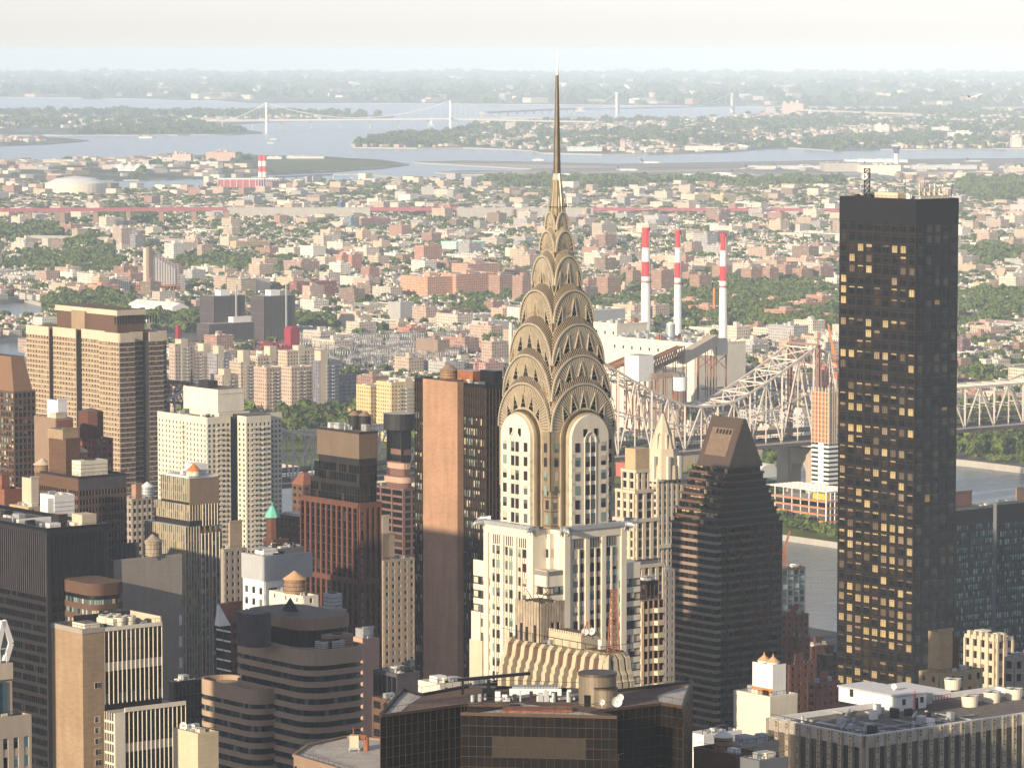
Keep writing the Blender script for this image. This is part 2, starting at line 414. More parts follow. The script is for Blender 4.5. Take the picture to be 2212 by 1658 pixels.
def dish(x, y, z, r, rz, label, h=2.0):
 mb = MB(); mb.bar((0, 0, 0), (0, 0, h), .08, 'white_paint'); n = 14
 R = lambda q, i: (q * r * math.cos(2 * math.pi * i / n), -.4 * r * (1 - q * q) * 0 - .35 * r * q * q, h + q * r * math.sin(2 * math.pi * i / n))
 for q0, q1 in ((.02, .5), (.5, 1)):
  for i in range(n):
   mb.face([R(q0, i), R(q0, i + 1), R(q1, i + 1), R(q1, i)], 'white_paint', smooth=True)
   mb.face([tuple(Vector(v) + Vector((0, .06, 0))) for v in (R(q0, i), R(q1, i), R(q1, i + 1), R(q0, i + 1))], 'white_paint')
 mb.bar((0, 0, h), (0, -r * .9, h), .04, 'charcoal')
 o = mb.build('satellite_dish', None, (x, y, z), rz); tag(o, label, 'satellite dish'); return o
# ---------------------------------------------------------------- water and land
def noise_mat(name, cols, scale, detail=5, rough=.95, big=0.0, stretch=None):
 m, nt, b, L = newmat(name)
 tc = N(nt, 'ShaderNodeTexCoord'); n = N(nt, 'ShaderNodeTexNoise'); n.inputs['Scale'].default_value = scale; n.inputs['Detail'].default_value = detail
 n.inputs['Roughness'].default_value = .7
 if stretch:
  mp = N(nt, 'ShaderNodeMapping'); mp.inputs['Scale'].default_value = stretch; L.new(tc.outputs['Object'], mp.inputs[0]); L.new(mp.outputs[0], n.inputs['Vector'])
 else: L.new(tc.outputs['Object'], n.inputs['Vector'])
 r = N(nt, 'ShaderNodeValToRGB'); el = r.color_ramp.elements
 while len(el) < len(cols): el.new(.5)
 for q, (p, c) in zip(el, cols): q.position = p; q.color = (*c, 1)
 L.new(n.outputs[0], r.inputs[0]); L.new(r.outputs[0], b.inputs['Base Color']); b.inputs['Roughness'].default_value = rough
 b.inputs['Specular IOR Level'].default_value = .1
 return m
noise_mat('city_ground', ((.35, (.075, .07, .065)), (.5, (.13, .12, .105)), (.62, (.20, .18, .155)), (.7, (.07, .085, .045))), .02)
noise_mat('suburb_ground', ((.38, (.04, .055, .03)), (.5, (.09, .10, .06)), (.6, (.25, .23, .2)), (.7, (.09, .1, .06))), .006)
noise_mat('far_ground', ((.40, (.03, .045, .03)), (.52, (.07, .085, .06)), (.66, (.32, .30, .28)), (.74, (.06, .08, .05))), .0016, 7)
noise_mat('grass', ((.35, (.07, .10, .03)), (.6, (.14, .17, .05)), (.75, (.20, .18, .08))), .01)
noise_mat('apron', ((.38, (.13, .15, .08)), (.46, (.24, .24, .22)), (.6, (.33, .31, .29))), .004, 4, stretch=(.4, 2.5, 1))
noise_mat('runway', ((.3, (.40, .36, .32)), (.7, (.50, .45, .40))), .01)
noise_mat('park_ground', ((.4, (.09, .12, .03)), (.6, (.17, .2, .06)), (.75, (.3, .27, .2))), .02)
m, nt, b, L = newmat('water')
tc = N(nt, 'ShaderNodeTexCoord'); mp = N(nt, 'ShaderNodeMapping'); mp.inputs['Rotation'].default_value = (0, 0, .3); mp.inputs['Scale'].default_value = (1, 2.2, 1)
L.new(tc.outputs['Object'], mp.inputs[0])
n1 = N(nt, 'ShaderNodeTexNoise'); n1.inputs['Scale'].default_value = .055; n1.inputs['Detail'].default_value = 6; n1.inputs['Roughness'].default_value = .62
L.new(mp.outputs[0], n1.inputs['Vector'])
n2 = N(nt, 'ShaderNodeTexNoise'); n2.inputs['Scale'].default_value = .0022; n2.inputs['Detail'].default_value = 4; L.new(mp.outputs[0], n2.inputs['Vector'])
bn = N(nt, 'ShaderNodeBump'); bn.inputs['Strength'].default_value = .8; bn.inputs['Distance'].default_value = 1.8; L.new(n1.outputs[0], bn.inputs['Height'])
L.new(bn.outputs[0], b.inputs['Normal'])
rp = math_(nt, 'MULTIPLY_ADD', n1.outputs[0], 1.6, math_(nt, 'SUBTRACT', n2.outputs[0], .8)); L.new(mix(nt, rp, (.075, .115, .135, 1), (.20, .25, .26, 1)), b.inputs['Base Color'])
b.inputs['Roughness'].default_value = .22; b.inputs['IOR'].default_value = 1.33
def structure(o): o['kind'] = 'structure'; return o
mb = MB(); mb.face([(-30000, -15000, 0), (30000, -15000, 0), (30000, 62000, 0), (-30000, 62000, 0)], 'water'); structure(mb.build('water'))
def land(name, px, z, mat, pts=None):
 P = [gp(x, y, z)[:2] for x, y in px] if px else pts
 ar = sum(P[i][0] * P[(i + 1) % len(P)][1] - P[(i + 1) % len(P)][0] * P[i][1] for i in range(len(P)))
 if ar < 0: P = P[::-1]
 mb = MB(); mb.prism(P, -3, z, 'concrete' if z > 2.5 else mat, top=mat); structure(mb.build(name)); return P
def jag(px, amp=.9, n=3):
 """break straight shoreline segments into small bays"""
 out = []
 for i, (x, y) in enumerate(px):
  x2, y2 = px[(i + 1) % len(px)]; out.append((x, y))
  if abs(x2 - x) > 40 and abs(x) < 2300 and abs(x2) < 2400:
   k = int(abs(x2 - x) / 28)
   for q in range(1, k): out.append((x + (x2 - x) * q / k + random.uniform(-6, 6), y + (y2 - y) * q / k + random.uniform(-amp, amp)))
 return out
# far shore up to the horizon
land('far_shore', [(-400, 158.5), (2700, 158.5), (2700, 238), (2260, 232), (1800, 231), (1680, 230), (1500, 229), (1300, 227), (1070, 225), (800, 223), (540, 223.5), (470, 218), (400, 217.5), (210, 211), (0, 210), (-400, 210)], 3, 'far_ground')
land('headland', jag([(-300, 247), (100, 245), (300, 244), (540, 246), (700, 246), (850, 251), (835, 258.5), (600, 262), (470, 270), (520, 279), (568, 286.5), (500, 290), (300, 291.5), (0, 291.5), (-300, 292)], .3), 4, 'suburb_ground')
land('spit', [(-300, 295), (100, 296.5), (150, 299), (192, 303.5), (100, 311), (0, 314.5), (-300, 320)], 3, 'suburb_ground')
FARQ = [(762, 318), (790, 304), (900, 291), (985, 285), (1030, 266), (1080, 262), (1200, 262), (1500, 258), (1640, 245), (1700, 236), (2500, 236), (2500, 322), (2150, 320.5), (2000, 322), (1900, 322), (1800, 325), (1700, 318), (1650, 320), (1560, 328), (1400, 332), (1300, 333), (1170, 330), (1150, 325), (1100, 322), (1000, 318.5), (900, 319.5)]
land('peninsula', FARQ, 4, 'suburb_ground')
land('river_island', jag([(-300, 352), (0, 348), (100, 346), (200, 345), (370, 335), (540, 335), (700, 338), (830, 346), (884, 354.5), (830, 362), (700, 371), (560, 377), (440, 384), (300, 388.5), (0, 391), (-300, 393)], .5), 3, 'suburb_ground')
land('island_grass', [(560, 352), (700, 345), (820, 350), (870, 355), (820, 360), (700, 368), (600, 371)], 3.2, 'grass')
land('airfield', [(892, 350), (1000, 346.5), (1250, 351.5), (1320, 354), (1700, 348), (1850, 345), (2500, 339), (2500, 402), (1100, 398), (1140, 383), (1130, 376.5), (1000, 376.5), (938, 372), (1000, 368), (1130, 369.5), (1150, 364.5), (1000, 357)], 3, 'apron')
for i, q in enumerate([[(900, 351), (1200, 356), (1400, 362), (1150, 363.5), (1000, 356)], [(950, 372), (1130, 370.6), (1200, 372), (1130, 375.5)], [(1250, 372), (1700, 362), (1710, 364), (1260, 375)], [(1400, 381), (2200, 368), (2200, 371), (1420, 385)]]):
 land('runway', q, 3.3, 'runway')
# Queens: main land, its river shore from the real bearing of the channel
E1 = Vector((-.618, .786)); E2 = Vector((.786, .618))
RI0 = Vector((200, 2760)); ALONG = Vector((-.62, .79)); ACROSS = Vector((.79, .62))
q0 = [tuple(RI0 + ACROSS * (300 + 12 * math.sin(t / 90)) + ALONG * t) for t in range(-700, 1850, 50)]
FQ = [(2600, 400), (2600, 398), (1100, 396), (1080, 391), (1010, 398), (900, 394), (830, 400), (750, 402), (600, 402), (560, 397), (450, 397), (440, 421), (400, 413), (385, 411), (392, 418), (350, 421), (240, 421), (130, 416), (120, 402), (0, 404), (-300, 410)]
P = [p for p in q0]
cove = [gp(x, y)[:2] for x, y in ((-60, 745), (-20, 700), (60, 705), (100, 690), (96, 664), (50, 652), (0, 656), (-300, 660))]
P = [p for p in P if not (proj(p[0], p[1], 0)[0] < 60)]
P = P + [gp(130, 730)[:2]] + cove + [gp(x, y)[:2] for x, y in reversed(FQ)]
ar = sum(P[i][0] * P[(i + 1) % len(P)][1] - P[(i + 1) % len(P)][0] * P[i][1] for i in range(len(P)))
land('ground', None, 5, 'city_ground', pts=P)
QLAND = P
RI = [tuple(RI0 + ACROSS * s * 112 + ALONG * t) for s, ts in ((1, range(-480, 2300, 60)), (-1, range(2300, -480, -60))) for t in ts]
land('river_island', None, 4, 'park_ground', pts=RI)
MANH = [tuple(RI0 + ACROSS * (-392) + ALONG * t) for t in range(-1500, 2600, 60)]
land('ground', None, 6, 'asphalt', pts=MANH + [(-6000, 3500), (-9000, -9000), (9000, -9000), (3500, 500)])
def inside(poly, x, y):
 x = np.asarray(x); y = np.asarray(y); r = np.zeros(x.shape, bool); n = len(poly)
 for i in range(n):
  x1, y1 = poly[i][:2]; x2, y2 = poly[(i + 1) % n][:2]
  if y1 == y2: continue
  c = ((y1 > y) != (y2 > y)) & (x < (x2 - x1) * (y - y1) / (y2 - y1) + x1); r ^= c
 return r
# ---------------------------------------------------------------- named blocks of the middle distance
TAKEN = []            # (x, y, radius) kept free of generic houses and trees
RED, PINK, TAN, CREAM, WHITE, GREY, BRN, ORG = (.30, .12, .09), (.48, .27, .20), (.44, .34, .24), (.58, .51, .40), (.68, .65, .60), (.36, .36, .37), (.22, .14, .11), (.52, .30, .16)
def take(x, y, r): TAKEN.append((x, y, r))
def blk(name, label, cat, l, c, r, yb, yt, col, roof=(.45, .42, .38), win=1, mat='city_wall', bulk=1, group=None, tex=None, zb=5.0, th=TH, parts=None):
 Y = gp(c, yb, zb)[1]
 X, Z, W, D = fit(l, c, r, Y, yt, th)
 W = min(W, 160); D = min(D, 160); h = max(Z - zb, 4)
 t = empty(name, (X, Y, zb), th, label, cat, group)
 cc = (*col, win); rc = (*roof, 0)
 mb = MB(); mb.box(0, W, 0, D, 0, h, mat, col=cc, topcol=rc)
 mb.build('wall', t)
 mb = MB(); cw = (*[min(1, q * 1.1) for q in col], 0)
 for b in ((-.2, W, -.2, .3), (-.2, .3, .3, D), (W - .3, W + .2, .3, D), (.3, W - .3, D - .3, D + .2)): mb.box(*b, h, h + .9, 'flat_colour', col=cw)
 rg = random.Random(int(l * 7 + yt))
 for k in range(3 + int(W * D / 250)):
  s = rg.uniform(1, 2.6); x = rg.uniform(2, max(3, W - 4)); y = rg.uniform(2, max(3, D - 4))
  mb.box(x, x + s, y, y + s, h + .01, h + rg.uniform(.8, 2), 'flat_colour', col=(*rg.choice(((.5, .5, .5), (.7, .7, .68), (.2, .2, .2))), 0))
 mb.build('parapet', t)
 if bulk:
  mb = MB(); a, b_ = W * .35, D * .35
  mb.box(W * .4, W * .4 + min(a, 14), D * .35, D * .35 + min(b_, 12), h + .02, h + 3 + h * .05, 'flat_colour', col=(*[q * .95 for q in col], 0), topcol=rc)
  mb.build('bulkhead', t)
 o = Vector((X, Y)) + E2 * W / 2 + E1 * D / 2; take(o.x, o.y, math.hypot(W, D) / 2)
 return t, W, D, h
B = blk
# brick tower estate beyond the chimneys
hr = [(1055, 1079, 1106, 652, 596), (1106, 1128, 1152, 660, 598), (1252, 1270, 1288, 643, 606), (1288, 1312, 1341, 649, 600), (1351, 1366, 1383, 630, 586), (1406, 1428, 1455, 640, 585),
      (1473, 1488, 1507, 622, 590), (1489, 1510, 1537, 640, 595), (1537, 1556, 1580, 612, 575), (1600, 1622, 1646, 622, 582), (1646, 1662, 1681, 622, 580), (1676, 1696, 1721, 612, 573), (1711, 1731, 1755, 618, 582),
      (1755, 1772, 1800, 616, 578), (1590, 1606, 1624, 606, 566), (1455, 1468, 1486, 606, 572), (1340, 1356, 1372, 612, 578), (1180, 1198, 1218, 612, 580)]
RK = ['first', 'second', 'third', 'fourth', 'fifth', 'sixth', 'seventh', 'eighth', 'ninth', 'tenth', 'eleventh', 'twelfth', 'thirteenth', 'fourteenth', 'fifteenth', 'sixteenth', 'seventeenth', 'eighteenth', 'nineteenth', 'twentieth']
for i, q in enumerate(sorted(hr)):
 B('apartment_tower', 'brown brick slab tower, %s from the left in the estate beyond the chimneys' % RK[i], 'apartment block', *q, (.33, .205, .155), win=.8, group='brick towers of the estate beyond the chimneys')
lo = [(1452, 1500, 1530, 672, 650), (1486, 1530, 1566, 690, 664), (1560, 1590, 1620, 660, 643), (1620, 1640, 1668, 700, 684), (1640, 1668, 1700, 668, 648), (1650, 1695, 1740, 700, 672), (1700, 1735, 1780, 680, 655), (1740, 1775, 1806, 664, 640), (1760, 1790, 1812, 700, 684), (1280, 1310, 1345, 668, 652), (1500, 1520, 1548, 712, 694), (1595, 1625, 1660, 715, 700)]
for i, q in enumerate(sorted(lo)):
 B('housing_block', 'low red brick block among trees, %s from the left behind the white chimneys' % RK[i], 'apartment block', *q, (.42, .22, .16), (.55, .5, .44), group='low brick blocks among the trees behind the chimneys')
def BB(lst):
 for nm, lb, q, col, kw in lst: B(nm, lb, 'building', *q, col, **kw)
W8 = dict(win=1); NW = dict(win=0)
BB([
 ('school_building', 'long salmon pink brick complex with stepped roofs, its lower left wing', (865, 923, 985, 652, 600), (.56, .30, .19), W8),
 ('school_building', 'salmon pink brick complex, taller right wing with deep notch', (948, 985, 1072, 650, 594), (.55, .29, .19), W8),
 ('apartment_block', 'pinkish brick block with stacked floors directly behind the salmon complex', (975, 1010, 1080, 622, 572), (.50, .29, .22), W8),
 ('apartment_block', 'tall orange brick slab with dark balconies left of the mint green office', (895, 915, 954, 580, 532), (.45, .24, .17), W8),
 ('office_building', 'mint green and white office block with ribbon windows', (952, 985, 1047, 550, 524), (.42, .62, .55), W8),
 ('apartment_block', 'long dark red brick block with pale balconies beside the dark scaffold towers', (625, 640, 727, 648, 611), (.27, .10, .09), W8),
 ('apartment_block', 'white stepped block with rounded balconies in front of the twin brick slabs', (711, 735, 757, 606, 570), (.70, .65, .56), W8),
 ('apartment_block', 'red brick slab behind the white stepped block, left one', (718, 738, 760, 590, 552), (.50, .25, .19), W8),
 ('apartment_block', 'red brick slab behind the white stepped block, right one', (752, 760, 781, 594, 551), (.46, .22, .17), W8),
 ('apartment_block', 'brown block with red stair tower left of the white stepped block', (612, 650, 690, 600, 566), (.36, .24, .20), W8),
 ('apartment_block', 'tan slab tower with white end wall, left of the red stair tower block', (425, 436, 460, 565, 530), (.40, .31, .26), W8),
 ('apartment_block', 'cream tower with tall bulkhead, leftmost of the far tower trio', (224, 232, 243, 545, 518), (.58, .47, .36), W8),
 ('apartment_block', 'tan grey tower with tall white shaft in the far tower trio', (243, 262, 285, 545, 494), (.42, .34, .29), W8),
 ('apartment_block', 'blue grey shaded tower, rightmost of the far tower trio', (280, 292, 310, 546, 508), (.25, .24, .25), W8),
 ('apartment_block', 'white tower striped with dark glass behind the slant roofed tower', (355, 375, 398, 566, 527), (.58, .55, .50), W8),
 ('school_building', 'yellow ochre school with long arcade of windows beyond the tan slab', (497, 510, 580, 545, 523), (.55, .40, .22), W8),
 ('warehouse', 'pink and cream factory with clipped corner left of the orange podium', (144, 170, 200, 645, 622), (.62, .40, .29), W8),
 ('warehouse', 'long terracotta factory with green penthouse behind the shore trees', (176, 215, 258, 645, 618), (.50, .27, .18), W8),
 ('warehouse', 'dark red boathouse with pale hipped roof at the cove', (-30, 12, 36, 640, 626), (.24, .08, .08), NW),
 ('gas_station', 'glassy blue tower beside a white slab, beyond the stone viaduct', (729, 736, 748, 462, 437), (.06, .13, .19), NW),
 ('apartment_block', 'plain white slab beside the blue glass tower, by the stone viaduct', (746, 752, 767, 464, 439), (.55, .50, .45), NW),
 ('office_building', 'grey green glass slab left of the purple brick block', (743, 758, 775, 500, 471), (.16, .22, .25), W8),
 ('apartment_block', 'wide purple brown brick block with pale balconies below the stone viaduct', (770, 780, 841, 497, 473), (.34, .18, .16), W8),
 ('apartment_block', 'peach stuccoed tower block below the purple brick block', (768, 782, 800, 530, 499), (.62, .42, .28), W8),
 ('hospital', 'long cream hospital wing with many window bays, left part', (1470, 1500, 1545, 441, 421), (.62, .50, .36), W8),
 ('hospital', 'cream hospital wing with orange end wall, right part', (1532, 1560, 1591, 441, 422), (.58, .42, .27), W8),
 ('hotel_tower', 'beige grid tower with blue glass shaft behind the left chimney', (1278, 1300, 1331, 527, 484), (.44, .38, .30), W8),
 ('apartment_block', 'white and brown tower with side stair beside the steel spire', (1261, 1275, 1293, 548, 519), (.48, .36, .29), W8),
 ('church', 'white building with rooftop billboard frames beyond the tan rowhouses', (840, 860, 900, 540, 527), (.66, .62, .57), W8),
 ('office_building', 'cream factory with rows of square windows and water tank near the substation', (1052, 1068, 1089, 726, 704), (.60, .50, .38), W8),
 ('loft_building', 'beige loft building with white penthouse behind the substation', (1000, 1030, 1055, 728, 706), (.50, .42, .33), W8),
 ('loft_building', 'pale yellow warehouse with arched windows left of the beige loft', (928, 950, 985, 722, 708), (.62, .54, .38), W8),
 ('apartment_block', 'grey walk-up with orange corner next to the substation', (747, 765, 806, 732, 712), (.42, .36, .31), W8),
 ('apartment_block', 'red ornate brick walk-up with blank side behind the substation', (854, 884, 920, 734, 710), (.46, .20, .15), W8),
 ('warehouse', 'long flat cream warehouse with skylights beyond the substation', (728, 780, 868, 676, 662), (.60, .54, .44), W8),
 ('warehouse', 'cream two storey factory right of the long flat warehouse', (862, 880, 937, 684, 668), (.64, .58, .47), W8),
 ('warehouse', 'dark brown warehouse with black roof edge, trees at its side', (936, 950, 1016, 690, 672), (.20, .12, .10), NW),
 ('apartment_block', 'long salmon brick walk-up row with small windows beside the spire, lower left', (1060, 1085, 1125, 700, 668), (.56, .36, .28), W8),
 ('warehouse', 'pink brick warehouse with low parapet far right of the dark glass tower', (2070, 2110, 2190, 715, 700), (.46, .26, .20), NW),
 ('apartment_block', 'cream and tan twin slabs right of the dark glass tower', (2101, 2120, 2176, 636, 612), (.60, .46, .31), W8),
 ('apartment_block', 'white tower block at the right edge, near the tan slabs', (2178, 2192, 2240, 628, 592), (.68, .62, .52), W8),
 ('apartment_block', 'pink brick block with fire stairs left of the white right edge tower', (2128, 2150, 2176, 600, 588), (.50, .32, .26), W8),
 ('warehouse', 'brown brick mill building beside the dark glass tower', (2062, 2078, 2094, 775, 733), (.20, .12, .13), W8),
 ('warehouse', 'pale yellow factory with tank on roof, right of the brown mill', (2112, 2125, 2165, 762, 742), (.62, .52, .36), W8),
 ('warehouse', 'very long low white shed at right edge above the bridge', (2066, 2075, 2230, 806, 797), (.66, .61, .53), NW),
 ('loft_building', 'cream factory with sawtooth arches by the bridge tower', (1708, 1722, 1768, 765, 730), (.60, .44, .26), W8),
 ('loft_building', 'pale two storey building left of the cream bridge factory', (1655, 1672, 1712, 766, 742), (.50, .46, .40), W8),
 ('apartment_block', 'white stepped block right of the cream bridge factory', (1766, 1785, 1812, 768, 728), (.66, .60, .51), W8),
 ('factory', 'bright red brick factory with white cornice behind the bridge', (1767, 1780, 1850, 862, 780), (.62, .16, .10), W8),
 ('apartment_block', 'pink and cream block by the substation chimney', (1014, 1025, 1046, 825, 785), (.52, .30, .25), W8),
 ('apartment_block', 'grey modern block with pale frames near the substation chimney', (960, 985, 1032, 825, 778), (.50, .47, .42), W8),
 ('apartment_block', 'pink and green glass block right of the grey modern block', (1025, 1048, 1087, 826, 786), (.46, .27, .24), W8),
 ('warehouse', 'white corrugated box building next to the pale blue tank', (903, 930, 962, 812, 786), (.60, .58, .54), NW),
 ('apartment_block', 'peach walk-up with dark windows far right of the dark glass tower', (2066, 2085, 2120, 570, 552), (.54, .36, .27), W8),
 ('apartment_block', 'orange block at left edge of the dark glass tower', (1775, 1790, 1830, 575, 553), (.60, .36, .22), W8),
 ('apartment_block', 'long pink block with white roof edge left of the dark glass tower', (1683, 1740, 1795, 583, 560), (.58, .36, .26), W8),
])
# apartment slabs on the river island: tall, stepped, with blank cream lift shafts
def ri(l, c, r, yb, yt, col, label, shaft=None, win=1):
 t, W, D, h = B('apartment_slab', label, 'apartment block', l, c, r, yb, yt, col, (.42, .38, .33), win=win, bulk=0)
 if shaft:
  x0, w_, up = shaft; mb = MB(); mb.box(W * x0, W * x0 + w_ * .8, -.25, 9, 0, h + up * .5, 'cream_stone'); mb.build('lift_shaft', t)
 mb = MB()
 for k in range(3, int(h / 3)):
  for a in ((.3, .42), (.62, .74)): mb.box(W * a[0], W * a[1], -1.3, -.02, k * 3, k * 3 + .9, 'grey_paint')
 mb.build('balcony_rail', t)
ri(365, 378, 420, 905, 745, (.42, .33, .27), 'stepped beige slab with white blank panel, leftmost on the island', (.3, 9, 9))
ri(378, 400, 452, 850, 762, (.45, .36, .29), 'wide beige slab with white shafts behind the leftmost slab', (.75, 10, 15))
ri(448, 468, 500, 850, 766, (.28, .27, .29), 'shaded grey blue slab with shaft on the island', (.1, 8, 16))
ri(495, 520, 552, 880, 784, (.46, .36, .28), 'tan slab with column of dark balconies and cream shaft', (.15, 8, 22))
ri(548, 575, 614, 905, 796, (.46, .33, .26), 'pinkish slab with dark balconies in front, middle of the island row', None)
ri(455, 480, 515, 900, 812, (.43, .35, .29), 'lower tan slab left of the pinkish slab', (.1, 9, 12))
ri(540, 556, 600, 870, 771, (.50, .40, .30), 'cream slab behind with red painted stair grid', (.6, 9, 18))
ri(607, 629, 674, 912, 795, (.47, .36, .29), 'tall pinkish tan slab with square windows', None)
ri(600, 620, 700, 880, 760, (.50, .40, .30), 'ochre slab with tall shaft on the island, behind the pinkish tan slab', (.3, 9, 10))
ri(676, 690, 733, 915, 781, (.17, .17, .20), 'dark slate slab, tall left half with balconies', (.05, 9, 18))
ri(715, 733, 770, 910, 812, (.17, .17, .20), 'dark slate slab, lower right half', None)
ri(751, 757, 785, 945, 885, (.50, .29, .20), 'small orange brick block left of the golden tower', None)
ri(769, 800, 840, 950, 835, (.60, .43, .22), 'golden beige apartment tower with stepped top by the park trees', (.75, 8, 8))
ri(812, 845, 895, 955, 828, (.62, .45, .24), 'golden beige apartment tower with curved glass bays, nearest to the dark windowed slab', (.6, 9, 6))
# ---------------------------------------------------------------- power station with three banded chimneys
def tower_stack(x, yt, yb, wt, wb, bands, Y, label):
 X, _, Zt = pt(x, yt, Y); t = empty('chimney', (X, Y, 5), 0, label, 'chimney', 'banded chimneys of the power station')
 k = Y / FX; h = Zt - 5; hv = (yb - yt) * k; zb = h - hv
 mb = MB(); edges = [0] + [h - (b - yt) * k for b, _ in reversed(bands)] + [h]; cols = ['cream_paint'] + [c for _, c in reversed(bands)]
 rad = lambda z: (wb + (wt - wb) * max(0, (z - zb)) / hv) * k / 2
 for i in range(len(edges) - 1):
  z0, z1 = edges[i], edges[i + 1]; mb.cyl(0, 0, z0, z1, rad(z0), rad(z1), cols[i] if i else 'white_paint', 22)
 mb.build('shaft', t)
 mb = MB(); mb.cyl(0, 0, h - 3, h, rad(h) * 1.16, rad(h) * 1.2, 'red_paint', 22, top='charcoal'); mb.build('rim', t)
 zp = h - (bands[-1][0] - yt) * k - 5
 mb = MB()
 for i in range(20):
  a, b_ = 2 * math.pi * i / 20, 2 * math.pi * (i + 1) / 20; r_ = rad(zp) + 1.2
  mb.bar((r_ * math.cos(a), r_ * math.sin(a), zp), (r_ * math.cos(b_), r_ * math.sin(b_), zp), .35, 'rust')
  mb.bar((r_ * math.cos(a), r_ * math.sin(a), zp + 1.2), (r_ * math.cos(b_), r_ * math.sin(b_), zp + 1.2), .1, 'rust')
 mb.bar((rad(0) * .8, -rad(0) * .7, 0), (rad(h) * .8, -rad(h) * .7, h - 3), .25, 'galvanised'); mb.build('gallery', t)
 take(X, Y, 14)
tower_stack(1395, 492, 700, 15.5, 24, [(535, 'red_paint'), (565, 'white_paint'), (597, 'red_paint')], 3760, 'thickest white chimney with red bands, leftmost of three')
tower_stack(1464, 499, 728, 11.5, 20, [(535, 'red_paint'), (567, 'white_paint'), (600, 'red_paint')], 3660, 'slim white chimney with red bands, middle of three')
tower_stack(1562, 505, 738, 11.5, 21.5, [(541, 'red_paint'), (575, 'white_paint'), (607, 'red_paint')], 3600, 'slim white chimney with red bands, rightmost of three')
PS = dict(win=0, bulk=1)
def hall(name, l, c, r, Y, yt, mat, label, extra=None):
 X, Z, W, D = fit(l, c, r, Y, yt); t = empty(name, (X, Y, 4), TH, label, 'power station building'); h = Z - 4
 mb = MB(); mb.box(0, W, 0, D, 0, h, mat, top='roof_pale'); mb.build('wall', t)
 mb = MB()
 for b in ((-.3, W, -.3, .4), (-.3, .4, .4, D), (W - .4, W + .3, .4, D)): mb.box(*b, h, h + 1.4, 'cream_paint')
 rg = random.Random(int(l))
 for k in range(int(W * D / 130)):
  x, y, s = rg.uniform(3, W - 6), rg.uniform(3, D - 6), rg.uniform(1.5, 5); mb.box(x, x + s, y, y + s, h + .02, h + rg.uniform(1, 5), rg.choice(['cream_paint', 'grey_paint', 'galvanised', 'rust']))
 mb.build('roof_plant', t)
 mb = MB()
 for k in range(int(D / 12)): fbox(mb, 'L', 0, 4 + k * 12, 6 + k * 12, .0, .2, h - 9, h - 6, 'charcoal')
 for k in range(int(W / 18)): fbox(mb, 'R', 0, 5 + k * 18, 12 + k * 18, .0, .2, h * .35, h * .35 + 1.2, 'charcoal')
 mb.build('louvre', t); o = Vector((X, Y)) + E2 * W / 2 + E1 * D / 2; take(o.x, o.y, math.hypot(W, D) / 2)
 return t, W, D, h
hall('turbine_hall', 1300, 1506, 1610, 3480, 745, 'cream_paint', 'big cream boiler hall with grey shaded end wall below the rightmost chimney')
hall('turbine_hall', 1268, 1332, 1398, 3640, 702, 'cream_paint', 'cream block at left of the boiler hall, below the leftmost chimney')
hall('turbine_hall', 1180, 1268, 1350, 3900, 672, 'grey_paint', 'long grey roofed shed behind the cream blocks')
hall('turbine_hall', 1290, 1400, 1480, 3330, 800, 'cream_paint', 'lower cream hall in front of the boiler hall')
X, Y = gp(1380, 842, 5)[:2]; Y = 3290; X = pt(1380, 800, Y)[0]; kz = lambda y, Y: pt(1380, y, Y)[2]
t = empty('transfer_tower', (X, Y, 5), TH, 'tall windowless white conveyor tower on rusty trestle in front of the power station', 'conveyor tower')
mb = MB(); mb.box(-8, 8, -9, 9, kz(822, Y) - 5, kz(766, Y) - 5, 'white_paint', top='roof_pale'); mb.build('wall', t)
mb = MB(); z1 = kz(822, Y) - 5
for sx in (-7, 0, 7):
 for sy in (-8, 8):
  mb.bar((sx, sy, 0), (sx, sy, z1), .5, 'rust')
  if sx < 7: mb.bar((sx, sy, 0), (sx + 7, sy, z1), .3, 'rust'); mb.bar((sx + 7, sy, 0), (sx, sy, z1), .3, 'rust')
mb.build('trestle', t)
def conveyor(p0, p1, w_, h_, mat, label, truss=True):
 p0, p1 = Vector(p0), Vector(p1); d = (p1 - p0); s = Vector((d.y, -d.x, 0)).normalized() * w_ / 2; u = Vector((0, 0, h_)); mb = MB()
 if truss:
  n = 12
  for i in range(n):
   a, b_ = p0 + d * i / n, p0 + d * (i + 1) / n
   for sg in (-1, 1):
    mb.bar(a + s * sg, b_ + s * sg, .35, mat); mb.bar(a + s * sg + u, b_ + s * sg + u, .35, mat); mb.bar(a + s * sg, b_ + s * sg + u, .25, mat); mb.bar(b_ + s * sg, b_ + s * sg + u, .25, mat)
  A = [p0 - s, p0 + s, p1 + s, p1 - s]; mb.face([tuple(x + Vector((0, 0, .6))) for x in A], mat); mb.face([tuple(x + u) for x in A], mat)
 else:
  A = [p0 - s, p0 + s, p1 + s, p1 - s]; q = [tuple(x) for x in A] + [tuple(x + u) for x in A]
  for f in BOXF: mb.face([q[k] for k in f], mat)
 for f in (.3, .62, .95):
  m_ = p0 + d * f
  for sg in (-1, 1): mb.bar((m_.x + s.x * sg, m_.y + s.y * sg, 5), m_ + s * sg, .4, 'rust')
 o = mb.build('conveyor'); tag(o, label, 'conveyor'); return o
conveyor(pt(1404, 800, 3290), pt(1470, 770, 3340), 7, 9, 'rust', 'rust brown lattice conveyor rising from the white tower')
conveyor(pt(1404, 818, 3285), pt(1460, 815, 3290), 5, 4, 'tan_concrete', 'short pale orange pipe bridge right of the white tower')
conveyor(pt(1310, 802, 3330), pt(1362, 780, 3296), 5, 5, 'rust', 'rust brown conveyor entering the white tower from the left')
